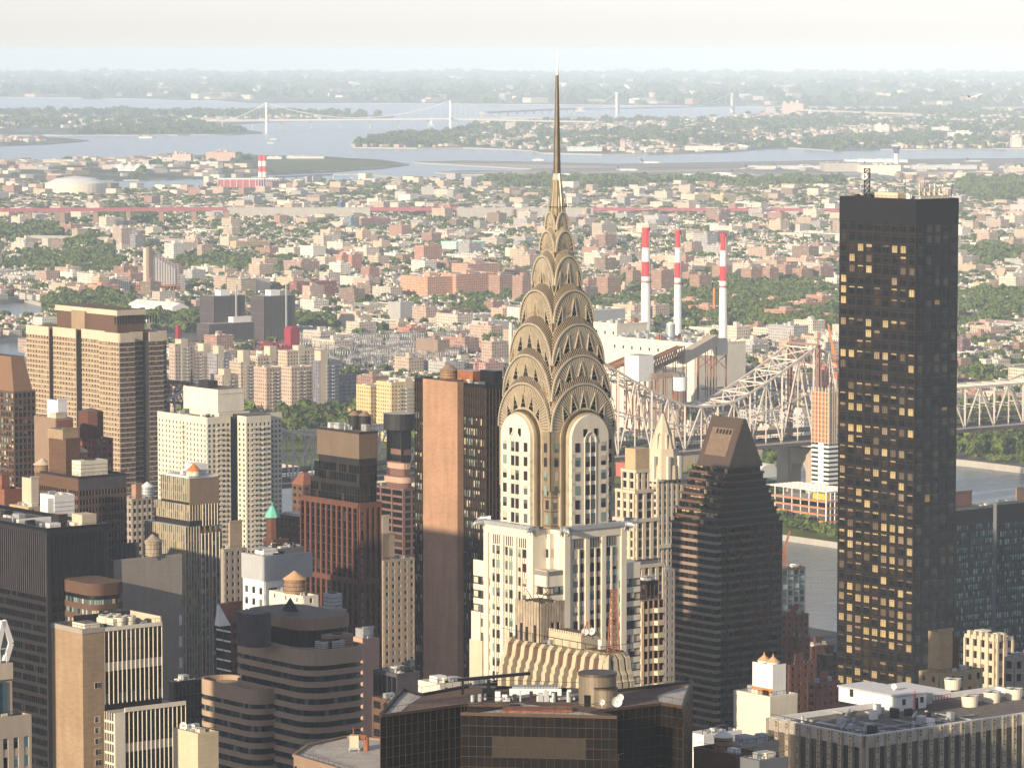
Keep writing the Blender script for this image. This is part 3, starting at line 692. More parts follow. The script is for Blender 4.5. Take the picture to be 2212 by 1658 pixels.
conveyor(pt(1470, 786, 3340), pt(1541, 745, 3400), 8, 9, 'cream_stone', 'enclosed concrete coal conveyor rising to the head house', False)
X, _, Z = pt(1541, 733, 3400); mb = MB(); mb.box(0, 16, 0, 22, Z - 14, Z, 'cream_paint', top='roof_pale'); mb.box(2, 8, 4, 10, Z, Z + 3, 'cream_paint')
for sx in (1, 15):
 for sy in (1, 21): mb.bar((sx, sy, 5), (sx, sy, Z - 14), .5, 'rust')
 mb.bar((sx, 1, Z - 26), (sx, 21, Z - 14), .3, 'rust'); mb.bar((sx, 21, Z - 26), (sx, 1, Z - 14), .3, 'rust')
tag(mb.build('head_house', None, (X, 3400, 0), TH), 'cream conveyor head house on stilts at the top of the coal conveyor', 'conveyor house')
X, _, Z = pt(1469, 814, 3270); mb = MB(); mb.cyl(0, 0, Z - 11, Z, 5.8, 5.8, 'white_paint', 20, top='roof_pale'); [mb.bar((4.5 * math.cos(i), 4.5 * math.sin(i), 5), (4.5 * math.cos(i), 4.5 * math.sin(i), Z - 11), .5, 'rust') for i in range(6)]
for i in range(10): mb.bar((5.6 * math.cos(i * .63), 5.6 * math.sin(i * .63), Z), (5.6 * math.cos(i * .63), 5.6 * math.sin(i * .63), Z + 2.5), .12, 'grey_paint')
tag(mb.build('storage_tank', None, (X, 3270, 0)), 'white cylindrical tank in front of the boiler hall', 'tank')
X, _, Z = pt(1380 + 68, 697, 3560); mb = MB(); mb.cyl(0, 0, 0, 12, 4.2, 4.2, 'galvanised', 18); mb.cyl(0, 0, 12, 14, 4.2, .6, 'white_paint', 18)
tag(mb.build('storage_tank', None, (pt(1448, 697, 3560)[0], 3560, Z - 13)), 'ribbed steel silo with domed cap on the boiler hall roof', 'tank')
mb = MB(); mb.cyl(0, 0, 5, 60, 2.2, 1.8, 'cream_paint', 14, top='charcoal')
p = gp(1103, 820, 5); tag(mb.build('chimney', None, (p[0], p[1], 0)), 'single plain cream chimney left of the steel spire', 'chimney'); take(p[0], p[1], 8)
mb = MB(); mb.cyl(0, 0, 5, 42, 1.8, 1.5, 'orange', 12, top='charcoal'); p = gp(1542, 690, 5)
tag(mb.build('chimney', None, (p[0], p[1], 0)), 'thin orange brick chimney between the middle and right banded chimneys', 'chimney')
# smoke from the chimneys
m = bpy.data.materials.new('smoke'); m.use_nodes = True; nt = m.node_tree; nt.nodes.remove(nt.nodes['Principled BSDF']); MAT['smoke'] = m
pv = N(nt, 'ShaderNodeVolumePrincipled'); pv.inputs['Color'].default_value = (.9, .88, .85, 1); tc = N(nt, 'ShaderNodeTexCoord')
nz = N(nt, 'ShaderNodeTexNoise'); nz.inputs['Scale'].default_value = .06; nt.links.new(tc.outputs['Object'], nz.inputs[0])
nt.links.new(math_(nt, 'MULTIPLY', math_(nt, 'MAXIMUM', math_(nt, 'SUBTRACT', nz.outputs[0], .42), 0.0), .12), pv.inputs['Density']); nt.links.new(pv.outputs[0], nt.nodes['Material Output'].inputs[1])
for x, y, Y, lb in ((1395, 488, 3760, 'faint smoke over the leftmost banded chimney'), (1464, 494, 3660, 'faint white smoke over the middle banded chimney')):
 p = pt(x, y, Y); mb = MB(); mb.cyl(0, 0, 0, 14, 3, 9, 'smoke', 12); mb.cyl(-2, 0, 14.1, 32, 9, 3, 'smoke', 12)
 o = mb.build('smoke', None, p); tag(o, lb, 'smoke'); o['kind'] = 'stuff'
# ---------------------------------------------------------------- substation
def gantry():
 t = empty('switchyard_gantry', (0, 0, 5), 0, 'grey steel portal frame in the electrical switchyard', 'gantry', 'steel frames crowding the electrical switchyard')
 mb = MB()
 for x in (-8, 0, 8):
  mb.bar((x, 0, 0), (x, 0, 15), .26, 'pole_grey', .18); mb.bar((x - 1.2, 0, 0), (x, 0, 12), .18, 'pole_grey')
 mb.bar((-8, 0, 13), (8, 0, 13), .28, 'pole_grey'); mb.bar((-8, 0, 14.4), (8, 0, 14.4), .18, 'pole_grey')
 for k in range(6): mb.bar((-7 + k * 2.6, 0, 13), (-7 + k * 2.6, 0, 9.5), .3, 'white_paint', .15)
 for k in range(5): mb.bar((-6.5 + k * 3.2, 4, 0), (-6.5 + k * 3.2, 4, 6), .35, 'white_paint'); 
 mb.bar((-8, 4, 6), (8, 4, 6), .18, 'galvanised'); mb.build('frame', t)
 mb = MB()
 for k in range(5): mb.bar((-6.5 + k * 3.2, 4, 6), (-6.5 + k * 3.2, 1, 12.5), .07, 'charcoal')
 mb.build('conductor', t); return t
g0 = gantry(); first = True; rg = random.Random(5); ng = 0
for row in range(15):
 yy = 746 + row * 4.1 + rg.uniform(-1, 1)
 for k in range(15):
  xx = 642 + k * 27 + rg.uniform(-9, 9) - row * 4
  if xx < 640 or xx > 1020 or (yy > 788 and xx > 900): continue
  p = gp(xx, yy + 5, 5); q = g0 if first else dup(g0); first = False
  q.location = p; q.rotation_euler = (0, 0, TH + rg.choice((0, 0, math.pi / 2))); s = rg.uniform(.75, 1.25); q.scale = (s, s, s); ng += 1
for xx in range(650, 1010, 25):
 for yy in range(752, 808, 14): p = gp(xx, yy, 5); take(p[0], p[1], 26)
# red bascule bridge tower, red truss span
def redtower(x, yb, yt, Y, label, s=1.0):
 X, _, Z = pt(x, yt, Y); t = empty('bridge_tower', (X, Y, 2), TH, label, 'bridge tower'); h = Z - 2; mb = MB()
 for sx in (-7, 7):
  for sy in (-5, 5):
   mb.bar((sx * s, sy * s, 0), (sx * s, sy * s, h * .5), .9 * s, 'crimson')
   mb.bar((sx * s, sy * s, 0), (-sx * s, sy * s, h * .5), .5 * s, 'crimson')
 mb.build('leg', t); mb = MB(); n = 14; r_ = 5.2 * s
 prof = [(-r_, h * .55)] + [(-r_ * math.cos(math.pi * k / n), h - r_ * .8 + r_ * .8 * math.sin(math.pi * k / n)) for k in range(n + 1)] + [(r_, h * .55)]
 for a, b_ in ((-5.5 * s, 5.5 * s),):
  mb.face([(x_, a, z) for x_, z in prof], 'crimson'); mb.face([(x_, b_, z) for x_, z in reversed(prof)], 'crimson')
  for i in range(len(prof) - 1): mb.face([(prof[i][0], a, prof[i][1]), (prof[i][0], b_, prof[i][1]), (prof[i + 1][0], b_, prof[i + 1][1]), (prof[i + 1][0], a, prof[i + 1][1])], 'crimson')
 mb.build('counterweight', t); return t
redtower(630, 775, 704, 3820, 'tall crimson lift bridge tower with rounded counterweight at the river', 1.0)
redtower(385, 745, 702, 3980, 'small crimson arched structure at far left behind the island', .38)
mb = MB(); p0, p1 = Vector(pt(560, 752, 3800)), Vector(pt(618, 762, 3810))
def truss(mb, p0, p1, hgt, n, mat, r_=.4, w_=8):
 d = p1 - p0; s = Vector((d.y, -d.x, 0)).normalized() * w_ / 2
 for sg in (-1, 1):
  for i in range(n):
   a, b_ = p0 + d * i / n + s * sg, p0 + d * (i + 1) / n + s * sg; m_ = (a + b_) / 2 + Vector((0, 0, hgt))
   mb.bar(a, b_, r_, mat); mb.bar(a, m_, r_ * .8, mat); mb.bar(m_, b_, r_ * .8, mat)
   if i < n - 1: mb.bar(m_, m_ + d / n, r_, mat)
truss(mb, p0, p1, 8, 6, 'crimson'); q = [p0, p1]
tag(mb.build('truss_span'), 'dark red truss span left of the crimson lift tower', 'bridge span')
mb = MB(); a, b_ = Vector(gp(735, 812, 9)), Vector(gp(1080, 800, 9)); d = (b_ - a); s = Vector((d.y, -d.x, 0)).normalized() * 5
q = [tuple(v) for v in (a - s, a + s, b_ + s, b_ - s)] + [tuple(v + Vector((0, 0, 2))) for v in (a - s, a + s, b_ + s, b_ - s)]
for f in BOXF: mb.face([q[k] for k in f], 'red_paint' if 0 else 'dark_red_brick')
for k in range(9): m_ = a + d * (k + .5) / 9; mb.bar((m_.x, m_.y, 0), (m_.x, m_.y, 9), 1.2, 'dark_red_brick')
tag(mb.build('girder_bridge'), 'long maroon girder bridge in front of the switchyard', 'bridge')
# pair of unfinished towers wrapped in dark scaffold netting
def scaffold(l, c, r, yb, yt, label, netc='charcoal'):
 Y = gp(c, yb, 5)[1]; X, Z, W, D = fit(l, c, r, Y, yt); h = Z - 5
 t = empty('unfinished_tower', (X, Y, 5), TH, label, 'unfinished tower'); take(X, Y + D / 2, max(W, D))
 mb = MB(); mb.box(0, W, 0, D, 0, h, 'net', top='concrete'); mb.build('netting', t)
 mb = MB(); n = int(W / 4)
 for k in range(n + 1): fbox(mb, 'R', 0, W * k / n - .15, W * k / n + .15, 0, .3, 0, h, 'bronze_line')
 n2 = int(D / 4)
 for k in range(n2 + 1): fbox(mb, 'L', 0, D * k / n2 - .15, D * k / n2 + .15, 0, .3, 0, h, 'bronze_line')
 for k in range(int(h / 3.2)):
  fbox(mb, 'R', 0, 0, W, .05, .2, k * 3.2, k * 3.2 + .25, 'bronze_line'); fbox(mb, 'L', 0, 0, D, .05, .2, k * 3.2, k * 3.2 + .25, 'tan_concrete' if k % 5 == 4 else 'bronze_line')
 mb.build('scaffold', t)
 mb = MB(); mb.box(W * .3, W * .6, D * .2, D * .6, h, h + 6, 'white_paint'); mb.bar((W * .7, -1, 0), (W * .7, -1, h + 12), .7, 'grey_paint'); mb.build('hoist', t)
plain('net', (.075, .065, .075), rough=1, var=.3, scale=.3)
scaffold(432, 462, 529, 735, 640, 'unfinished tower wrapped in dark netting with white top box, left of the pair')
scaffold(541, 570, 637, 735, 640, 'unfinished tower wrapped in dark netting, right of the pair')
scaffold(425, 452, 640, 738, 700, 'long dark netted base building joining the two netted towers')
# slant-roofed tower on orange podium
Y = gp(330, 640, 5)[1]; X, Z, W, D = fit(309, 322, 388, Y, 562)
t = empty('slant_roof_tower', (X, Y, 5), TH, 'white paned tower with steep slanting brown roof on orange unfinished podium', 'apartment tower'); h = Z - 5; take(X, Y + 30, 60)
mb = MB(); zl, zr = pt(322, 536, Y)[2] - 5, pt(388, 578, Y)[2] - 5
P4 = [(0, 0), (W, 0), (W, D), (0, D)]; zz = (zl, zr, zr, zl)
for i in range(4):
 j = (i + 1) % 4; mb.face([(*P4[i], 0), (*P4[j], 0), (*P4[j], zz[j]), (*P4[i], zz[i])], 'city_wall', uv=[(0, 0), (30, 0), (30, zz[j]), (0, zz[i])], col=(.52, .44, .38, 1 if i == 0 else 0))
mb.face([(*P4[i], zz[i]) for i in range(4)], 'brown_brick'); mb.build('wall', t)
mb = MB()
for k in range(9): mb.box(W * (.12 + k * .085), W * (.12 + k * .085) + 2.2, -.6, 0, 14, zl + (zr - zl) * (.12 + k * .085) - 7, 'white_paint')
mb.box(-1.5, 4, -1.5, 5, 0, zl + 2, 'tan_concrete'); mb.build('pier', t)
X, Z, W, D = fit(294, 340, 391, Y - 25, 618); t = empty('unfinished_building', (X, Y - 25, 5), TH, 'orange red open floor frame at the foot of the slant roofed tower', 'unfinished building'); h = Z - 5; mb = MB()
for k in range(int(h / 3.4) + 1): mb.box(0, W, 0, D, k * 3.4, k * 3.4 + .5, 'orange')
for a in range(int(W / 5) + 1): mb.bar((a * 5, .2, 0), (a * 5, .2, h), .3, 'orange')
for a in range(int(D / 5) + 1): mb.bar((.2, a * 5, 0), (.2, a * 5, h), .3, 'orange')
mb.build('frame', t); mb = MB(); mb.box(3, W - 3, 3, D, 0, h - 1, 'charcoal'); mb.build('core', t)
# white gabled tennis shed
Y = gp(330, 684, 5)[1]; X, Z, W, D = fit(278, 372, 386, Y, 664); D = min(D, 110); mb = MB(); h = Z - 5
mb.box(0, W + 14, 0, D, 0, h, 'white_paint'); W += 14
mb.face([(0, 0, h), (W / 2, 0, h + 5), (W / 2, D, h + 5), (0, D, h)][::-1], 'white_paint'); mb.face([(W / 2, 0, h + 5), (W, 0, h), (W, D, h), (W / 2, D, h + 5)][::-1], 'white_paint'); mb.face([(0, 0, h), (W, 0, h), (W / 2, 0, h + 5)], 'white_paint')
tag(mb.build('sports_hall', None, (X, Y, 5), TH), 'large white gabled shed among shore trees left', 'shed'); take(X, Y + 40, 70)
# gas tank, far power plant, viaducts
p = gp(165, 425, 4); mb = MB(); mb.cyl(0, 0, 4, 34, 68, 68, 'cream_paint', 40); mb.cyl(0, 0, 34, 44, 68, 42, 'white_paint', 40); mb.cyl(0, 0, 44, 49, 42, 2, 'white_paint', 40)
tag(mb.build('gas_tank', None, (p[0], p[1], 0)), 'big cream gas tank with shallow white dome by the far inlet', 'gas tank'); take(p[0], p[1], 90)
Y = gp(510, 406, 4)[1]
for (l, c, r, yb, yt, m_, lb) in ((452, 470, 560, 404, 388, 'pp_red', 'long maroon power plant hall at the far shore'), (556, 558, 594, 409, 388, 'pp_blue', 'dark blue power plant block beside the maroon hall')):
 if m_ not in MAT: plain(m_, (.40, .10, .10) if m_ == 'pp_red' else (.05, .06, .15), var=.1)
 X, Z, W, D = fit(l, c, r, Y, yt); mb = MB(); mb.box(0, W, 0, min(D, 60), 4, Z, m_, top='roof_white'); mb.box(0, W, 5, 12, Z, Z + 3, 'white_paint')
 for k in range(8): mb.bar((W * k / 8, -1, 4), (W * k / 8, -1, Z), .6, 'white_paint')
 tag(mb.build('power_plant', None, (X, Y, 0), .05), lb, 'power plant'); take(X + W / 2, Y, W / 2); take(X + W / 2, Y - 160, W / 2 + 90)
 Y -= 30
for k, x in enumerate((562, 571)):
 p = pt(x, 336, Y + 40); h = p[2]; mb = MB()
 for i in range(6): mb.cyl(0, 0, 4 + (h - 4) * i / 6, 4 + (h - 4) * (i + 1) / 6, 4.8, 4.8, 'white_paint' if i % 2 == 0 else 'red_paint', 12)
 tag(mb.build('chimney', None, (p[0], p[1], 0)), 'short fat red and white banded stack at the far power plant, %s of two' % ('left', 'right')[k], 'chimney')
def viaduct(x0, y0, x1, y1, zdeck, thick, pier, matd, matp, label, wid=10, name='viaduct', arch=False, pr=2.5, mast=0):
 a, b_ = Vector(gp(x0, y0, zdeck)), Vector(gp(x1, y1, zdeck)); d = b_ - a; s = Vector((d.y, -d.x, 0)).normalized() * wid / 2; t = empty(name, a, 0, label, 'viaduct'); o = Vector(a)
 mb = MB(); q = [v - o for v in (a - s, a + s, b_ + s, b_ - s)]; q = [tuple(v - Vector((0, 0, thick))) for v in q] + [tuple(v) for v in q]
 for f in BOXF: mb.face([q[k] for k in f], matd)
 for sg in (-1, 1): mb.bar(a - o + s * sg + Vector((0, 0, .6)), b_ - o + s * sg + Vector((0, 0, .6)), .5, matd)
 mb.build('deck', t); n = max(2, int(d.length / pier)); mbp = MB()
 for k in range(n + 1):
  m_ = a - o + d * k / n; mbp.bar((m_.x, m_.y, -zdeck), (m_.x, m_.y, -thick), pr, matp, pr * .8)
  if mast: mbp.bar((m_.x, m_.y, 0), (m_.x, m_.y, mast), .3, 'charcoal')
 mbp.build('pier', t); return t
viaduct(-80, 452, 490, 449, 40, 5, 58, 'maroon' if 'maroon' in MAT else (plain('maroon', (.33, .10, .12)) and 'maroon'), 'tan_concrete', 'long maroon railway viaduct on stone piers across the left distance', 12, pr=5)
viaduct(490, 449, 800, 449.5, 30, 27, 400, 'concrete', 'concrete', 'solid stone railway viaduct continuing right from the maroon one', 12, pr=2)
viaduct(800, 449.5, 985, 449.5, 30, 5, 45, 'maroon', 'tan_concrete', 'short maroon railway span between two stone stretches', 12, pr=3)
viaduct(985, 450, 1280, 450, 30, 27, 400, 'concrete', 'concrete', 'solid stone railway viaduct passing behind the spire', 12, pr=2)
viaduct(1280, 450, 1830, 452, 28, 4, 55, 'maroon', 'tan_concrete', 'thin maroon railway line crossing behind the three chimneys', 12, pr=3)
viaduct(60, 510, 330, 516, 22, 3, 60, 'concrete', 'tan_concrete', 'pale motorway viaduct across the trees at left', 22, pr=2.5)
viaduct(330, 516, 420, 520, 22, 3, 60, 'concrete', 'tan_concrete', 'pale motorway viaduct section right of the far tower trio', 22, pr=2.5)
viaduct(585, 383, 720, 377, 14, 2, 45, 'roof_pale', 'concrete', 'low pale bridge rising from the far power plant towards the island', 14, 'causeway', pr=2)
viaduct(720, 377, 800, 377, 16, 2, 55, 'roof_pale', 'concrete', 'highest middle stretch of the low pale bridge to the island', 14, 'causeway', pr=2.5)
viaduct(800, 377, 920, 392, 12, 2, 50, 'roof_pale', 'concrete', 'low pale bridge sloping down to the near shore', 14, 'causeway', pr=2)
viaduct(480, 261, 985, 257, 38, 6, 120, 'roof_pale', 'concrete', 'pale deck approaching the first distant suspension bridge', 30, 'causeway', pr=3)
viaduct(985, 257, 1290, 263, 30, 5, 120, 'roof_pale', 'concrete', 'pale deck leaving the first distant suspension bridge', 30, 'causeway', pr=3)
viaduct(1040, 243, 1240, 234, 36, 6, 120, 'roof_pale', 'concrete', 'pale approach deck left of the second distant suspension bridge', 34, 'causeway', pr=4)
viaduct(1690, 236, 1980, 246, 30, 6, 160, 'roof_pale', 'concrete', 'pale approach road right of the second distant suspension bridge', 34, 'causeway', pr=4)
# two far suspension bridges
def suspension(tw, deck, label):
 t = empty('suspension_bridge', pt(tw[0][0], tw[0][1], tw[0][3]), 0, label, 'suspension bridge'); o = Vector(t.location); tops = []
 for x, yt, yb, Y, sep in tw:
  mb = MB()
  for dx in ((0, sep) if sep else (0,)):
   p = Vector(pt(x + dx, yt + (dx and 6), Y + dx * 3)) - o; wd = Y * 4.2 / FX / 2; mb.box(p.x - wd, p.x + wd, p.y - 8, p.y + 8, -o.z - 1, p.z, 'white_paint')
  mb.build('tower', t); tops.append(Vector(pt(x, yt, Y)) - o)
  mb = MB(); p = pt(x, yb, Y); mb.box(p[0] - o.x - wd * 3, p[0] - o.x + wd * 3, p[1] - o.y - 15, p[1] - o.y + 15, -o.z - 1, -o.z + 6, 'concrete'); mb.build('footing', t)
 mb = MB(); ends = [Vector(deck[0]) - o] + tops + [Vector(deck[1]) - o]; dk = Vector(deck[2]) - o
 for i in range(len(ends) - 1):
  a, b_ = ends[i], ends[i + 1]; n = 18; sag = 0 if i in (0, len(ends) - 2) else (a.z - dk.z) * .93
  pts = [a.lerp(b_, k / n) - Vector((0, 0, 4 * sag * (k / n) * (1 - k / n) + (0 if sag else (18 * math.sin(math.pi * k / n))))) for k in range(n + 1)]
  for k in range(n):
   mb.bar(pts[k], pts[k + 1], 1.3, 'white_paint')
   if k: mb.bar(pts[k], (pts[k].x, pts[k].y, dk.z), .3, 'white_paint')
 mb.build('cable', t); mb = MB()
 for i in range(len(ends) - 1):
  a, b_ = ends[i], ends[i + 1]; mb.bar((a.x, a.y, dk.z), (b_.x, b_.y, dk.z), 3, 'white_paint')
 mb.build('deck', t)
suspension([(574.5, 222, 290, 15400, 0), (972, 218, 284, 15700, 0)], (pt(455, 262, 15300), pt(1170, 262, 15900), pt(775, 259, 15500)), 'hazy suspension bridge with two slender white masts, left of the spire')
suspension([(1331, 200, 250, 19500, 5), (1580, 202, 243, 20500, 5)], (pt(1255, 236, 19300), pt(1690, 236, 20800), pt(1450, 232, 20000)), 'hazy suspension bridge with paired white masts, right of the spire')
for (x0, x1, yt, yb, lb) in ((1239, 1263, 231.5, 242, 'pale bridge anchorage block left of the paired white masts'), (1652, 1676, 232, 247, 'pale pink anchorage block right of the paired white masts'), (1089, 1115, 264, 284, 'pale wedge of a bridge anchorage just left of the spire')):
 Y = gp(x0, yb, 3)[1]; a = pt(x0, yt, Y); b_ = pt(x1, yt, Y); mb = MB(); w_ = b_[0] - a[0]; mb.prism([(0, 0), (w_, 0), (w_, 40), (0, 40)], 3, a[2], 'roof_pale', scale=.75)
 tag(mb.build('anchorage', None, (a[0], Y, 0)), lb, 'bridge anchorage')
# airport: control tower, terminals, hangars, aircraft
p = gp(1935, 366, 3); Y = p[1]; X = p[0]; Z = pt(1935, 311, Y)[2]; t = empty('control_tower', (X, Y, 3), 0, 'white airport control tower with flared glass cab', 'control tower'); h = Z - 3; k = Y / FX
mb = MB(); mb.cyl(0, 0, 0, h * .62, 6 * k, 4.8 * k, 'white_paint', 16); mb.build('shaft', t)
mb = MB(); mb.cyl(0, 0, h * .62, h * .9, 4.8 * k, 9.5 * k, 'pp_blue', 16); mb.cyl(0, 0, h * .9 + .1, h * .93, 9.8 * k, 9.8 * k, 'white_paint', 16); mb.cyl(0, 0, h * .93, h, 4 * k, 3 * k, 'grey_paint', 12); mb.build('cab', t)
def far_box(name, l, r, yb, yt, dep, mat, label, cat, z=3, col=None, top=None, group=None):
 Y = gp(l, yb, z)[1]; a, b_ = pt(l, yt, Y), pt(r, yt, Y); mb = MB(); wd = b_[0] - a[0]; hh = max(a[2] - z, 3)
 mb.box(0, wd, 0, dep, 0, hh, mat, col=col, topcol=(.6, .58, .55, 0), top=top)
 rg = random.Random(int(l))
 for q in range(4): x = rg.uniform(0, wd * .8); mb.box(x, x + wd * .12, dep * .2, dep * .6, hh, hh * rg.uniform(1.05, 1.3), mat, col=(*(col or (.5, .5, .5, 1))[:3], 0))
 o = mb.build(name, None, (a[0], Y, z)); tag(o, label, cat, group); take(a[0] + wd / 2, Y, wd / 2); return o
fc = lambda c, w_=1: dict(mat='city_coarse', col=(*c, w_))
far_box('hangar', 1780, 1860, 371, 353, 160, label='wide arched grey hangar left of the control tower', cat='hangar', mat='concrete', top='roof_pale')
far_box('hangar', 1860, 1945, 374, 357, 160, label='pale hangar directly below the control tower', cat='hangar', mat='cream_paint', top='roof_pale')
far_box('terminal', 1830, 1960, 351, 345.5, 120, label='low flat terminal roof behind the hangars', cat='terminal', mat='roof_white')
far_box('terminal', 1617, 1780, 366, 358, 40, label='long glazed terminal pier with parked jets left of the hangars', cat='terminal', **fc((.6, .6, .58)))
far_box('terminal', 1970, 2110, 366, 357, 50, label='long terminal right of the control tower', cat='terminal', **fc((.55, .55, .54)))
far_box('hangar', 1515, 1590, 390, 378, 60, label='white cargo building with blue end on the airfield edge', cat='hangar', **fc(WHITE))
far_box('hangar', 1697, 1805, 393, 383, 60, label='long beige cargo hangar left of the dark glass tower top', cat='hangar', mat='cream_paint')
far_box('terminal', 2180, 2230, 381, 362, 60, label='cream hotel block at right edge by the airfield', cat='building', **fc(CREAM))
far_box('tower_block', 2186, 2206, 320, 298, 60, label='lone white tower block by the far bay at right', cat='building', **fc(WHITE))
for l, r, yb, yt, c, lb in ((372, 412, 354, 333, (.62, .48, .42), 'pinkish jail block with maroon stripe, leftmost of the pair on the low island'), (444, 508, 348, 329, (.60, .40, .33), 'wide pink jail block on the low island, right of the pair'), (330, 372, 350, 341, WHITE, 'low white sheds left of the pink jail blocks'),
       (300, 372, 356, 347, CREAM, 'low cream building row on the island'), (420, 470, 358, 350, WHITE, 'low white hall in front of the pink jail blocks'), (90, 150, 352, 345, CREAM, 'cream hall near the left end of the low island'), (40, 96, 366, 358, (.55, .42, .36), 'low pinkish hall at left end of the island'),
       (220, 300, 366, 357, (.56, .50, .44), 'tan courtyard building on the low island'), (575, 608, 344, 339, WHITE, 'white shed at the back of the grassy island end'), (618, 700, 343, 338, WHITE, 'long white sheds on the grassy island end'),
       (1130, 1160, 308, 292, (.60, .44, .38), 'pink mill block on the far bay shore right of the spire'), (1340, 1350, 327, 305, (.6, .42, .36), 'tall salmon silo building on the far bay shore'), (1480, 1560, 326, 316, WHITE, 'long white waterfront warehouse across the bay'),
       (1370, 1400, 326, 318, (.62, .62, .6), 'white factory across the bay right of the spire'), (1225, 1300, 328, 318, (.55, .62, .62), 'pale blue boatyard shed by the bay'), (1690, 1735, 249, 224, (.62, .48, .42), 'hazy pink apartment slabs near the second bridge'),
       (1890, 1920, 286, 270, WHITE, 'white slab in the hazy suburb beyond the bay'), (2015, 2050, 290, 275, WHITE, 'white stepped block in the hazy suburb at right'), (2050, 2100, 300, 286, WHITE, 'cream twin blocks in the hazy suburb at right')):
 far_box('distant_building', l, r, yb, yt, 70, 'city_coarse', lb, 'building', col=(*c, .8))
for i in range(4):
 p = gp(262 + i * 19, 369, 3); mb = MB(); mb.cyl(0, 0, 0, 5, 26, 24, 'white_paint', 12); mb.cyl(0, 0, 5, 20, 26, 1, 'white_paint', 12)
 tag(mb.build('tent_hall', None, p), 'white domed tent hall on the low island, %s from the left of four' % RK[i], 'tent', 'white domed tents')
def jet():
 t = empty('airliner', (0, 0, 3), 0, 'white airliner', 'aeroplane'); mb = MB(); n = 10
 st = [(-19, .3, 3.6), (-16, 1.2, 3.4), (-10, 2, 3), (8, 2, 3), (14, 1.7, 3), (18, .5, 2.7)]
 for (x0, r0, z0), (x1, r1, z1) in zip(st, st[1:]):
  for i in range(n):
   a, b_ = 2 * math.pi * i / n, 2 * math.pi * (i + 1) / n
   mb.face([(x0, r0 * math.cos(a), z0 + r0 * math.sin(a)), (x1, r1 * math.cos(a), z1 + r1 * math.sin(a)), (x1, r1 * math.cos(b_), z1 + r1 * math.sin(b_)), (x0, r0 * math.cos(b_), z0 + r0 * math.sin(b_))][::-1], 'white_paint', smooth=True)
 mb.build('fuselage', t)
 for sg in (-1, 1):
  mb = MB(); q = [(4, 1.5 * sg, 2), (-3, 1.5 * sg, 2), (-9, 17 * sg, 3.2), (-6.5, 17 * sg, 3.2)]; mb.prism([(x, y) for x, y, z in (q if sg > 0 else q[::-1])], 2.1, 2.6, 'white_paint'); mb.bar((4, 6 * sg, 1.2), (-1, 6 * sg, 1.2), .9, 'grey_paint', n=8); mb.build('wing', t)
  mb = MB(); q = [(-14, 1 * sg), (-17, 1 * sg), (-20, 7 * sg), (-18, 7 * sg)]; mb.prism(q if sg > 0 else q[::-1], 3.8, 4.1, 'white_paint'); mb.build('tailplane', t)
 mb = MB(); mb.face([(-12, .2, 4.6), (-17, .2, 10.5), (-19.5, .2, 10.5), (-18, .2, 4.2)], 'pp_blue'); mb.face([(-12, -.2, 4.6), (-18, -.2, 4.2), (-19.5, -.2, 10.5), (-17, -.2, 10.5)], 'pp_blue'); mb.build('tail_fin', t); return t
j0 = jet()
jets = [(1215, 381, .2, 'airliner parked at the left of the airfield, beside the spire'), (1355, 371, 0, 'airliner taxiing on the runway right of the spire'), (1405, 355, .1, 'airliner on the far runway near the bay'), (1490, 382, 2.6, 'airliner in line on the taxiway, third from the spire'), (1560, 379, 2.8, 'airliner facing left near the white cargo building'),
  (1620, 367, 1, 'airliner at the left end of the terminal pier'), (1680, 366, 1.3, 'airliner nosed in at the middle of the terminal pier'), (1735, 366, 1.6, 'airliner at the right end of the terminal pier'), (1885, 361, .4, 'airliner near the control tower apron'), (2105, 352, .5, 'airliner on the far apron at right of the control tower')]
for i, (x, y, rz, lb) in enumerate(jets):
 q = j0 if i == 0 else dup(j0); q.location = gp(x, y, 3.4); q.rotation_euler = (0, 0, rz); q['label'] = lb; q['group'] = 'airliners on the airfield'; q.scale = (1.5, 1.5, 1.5)
q = dup(j0, pt(2109, 211, 8200), .3, 'white airliner climbing in the haze at upper right', (1, 1, 1)); q.rotation_euler = (0, -.3, .35)
# ---------------------------------------------------------------- generic streets, houses and trees
R = np.random.default_rng(11)
MARKS = [('the crimson lift tower', 630, 740), ('the netted unfinished towers', 540, 690), ('the switchyard', 800, 770), ('the leftmost banded chimney', 1395, 640), ('the rightmost banded chimney', 1562, 650), ('the salmon brick complex', 970, 620),
         ('the slant roofed tower', 340, 590), ('the white gabled shed', 330, 668), ('the steel spire', 1203, 560), ('the dark glass tower', 1820, 650), ('the mint green office', 1000, 535), ('the bridge tower', 1735, 790), ('the far tower trio', 262, 520),
         ('the long maroon viaduct', 250, 450), ('the purple brick block', 805, 485), ('the cream hospital', 1530, 430), ('the gas tank', 165, 410), ('the left cove', 60, 660), ('the right edge', 2200, 700), ('the boiler hall', 1480, 790),
         ('the tan and cream twin slabs', 2140, 625), ('the brown mill', 2078, 755), ('the white stepped block', 735, 590), ('the long white factory', 800, 670), ('the yellow ochre school', 540, 534), ('the dark red brick block', 680, 630),
         ('the beige grid tower', 1305, 505), ('the estate towers', 1640, 600), ('the shore park at right', 2140, 945), ('the golden apartment tower', 840, 880)]
ORD = {1: 'nearest', 2: 'second nearest', 3: 'third nearest', 4: 'fourth nearest', 5: 'fifth nearest', 6: 'sixth nearest', 7: 'seventh nearest', 8: 'eighth nearest', 9: 'ninth nearest', 10: 'tenth nearest', 11: 'eleventh nearest', 12: 'twelfth nearest'}
for i, s in enumerate('thirteen four+teen fif+teen six+teen seven+teen eight+een nine+teen'.replace('+', '').split()): ORD[13 + i] = s.replace('thirteen', 'thirteen') + 'th nearest'
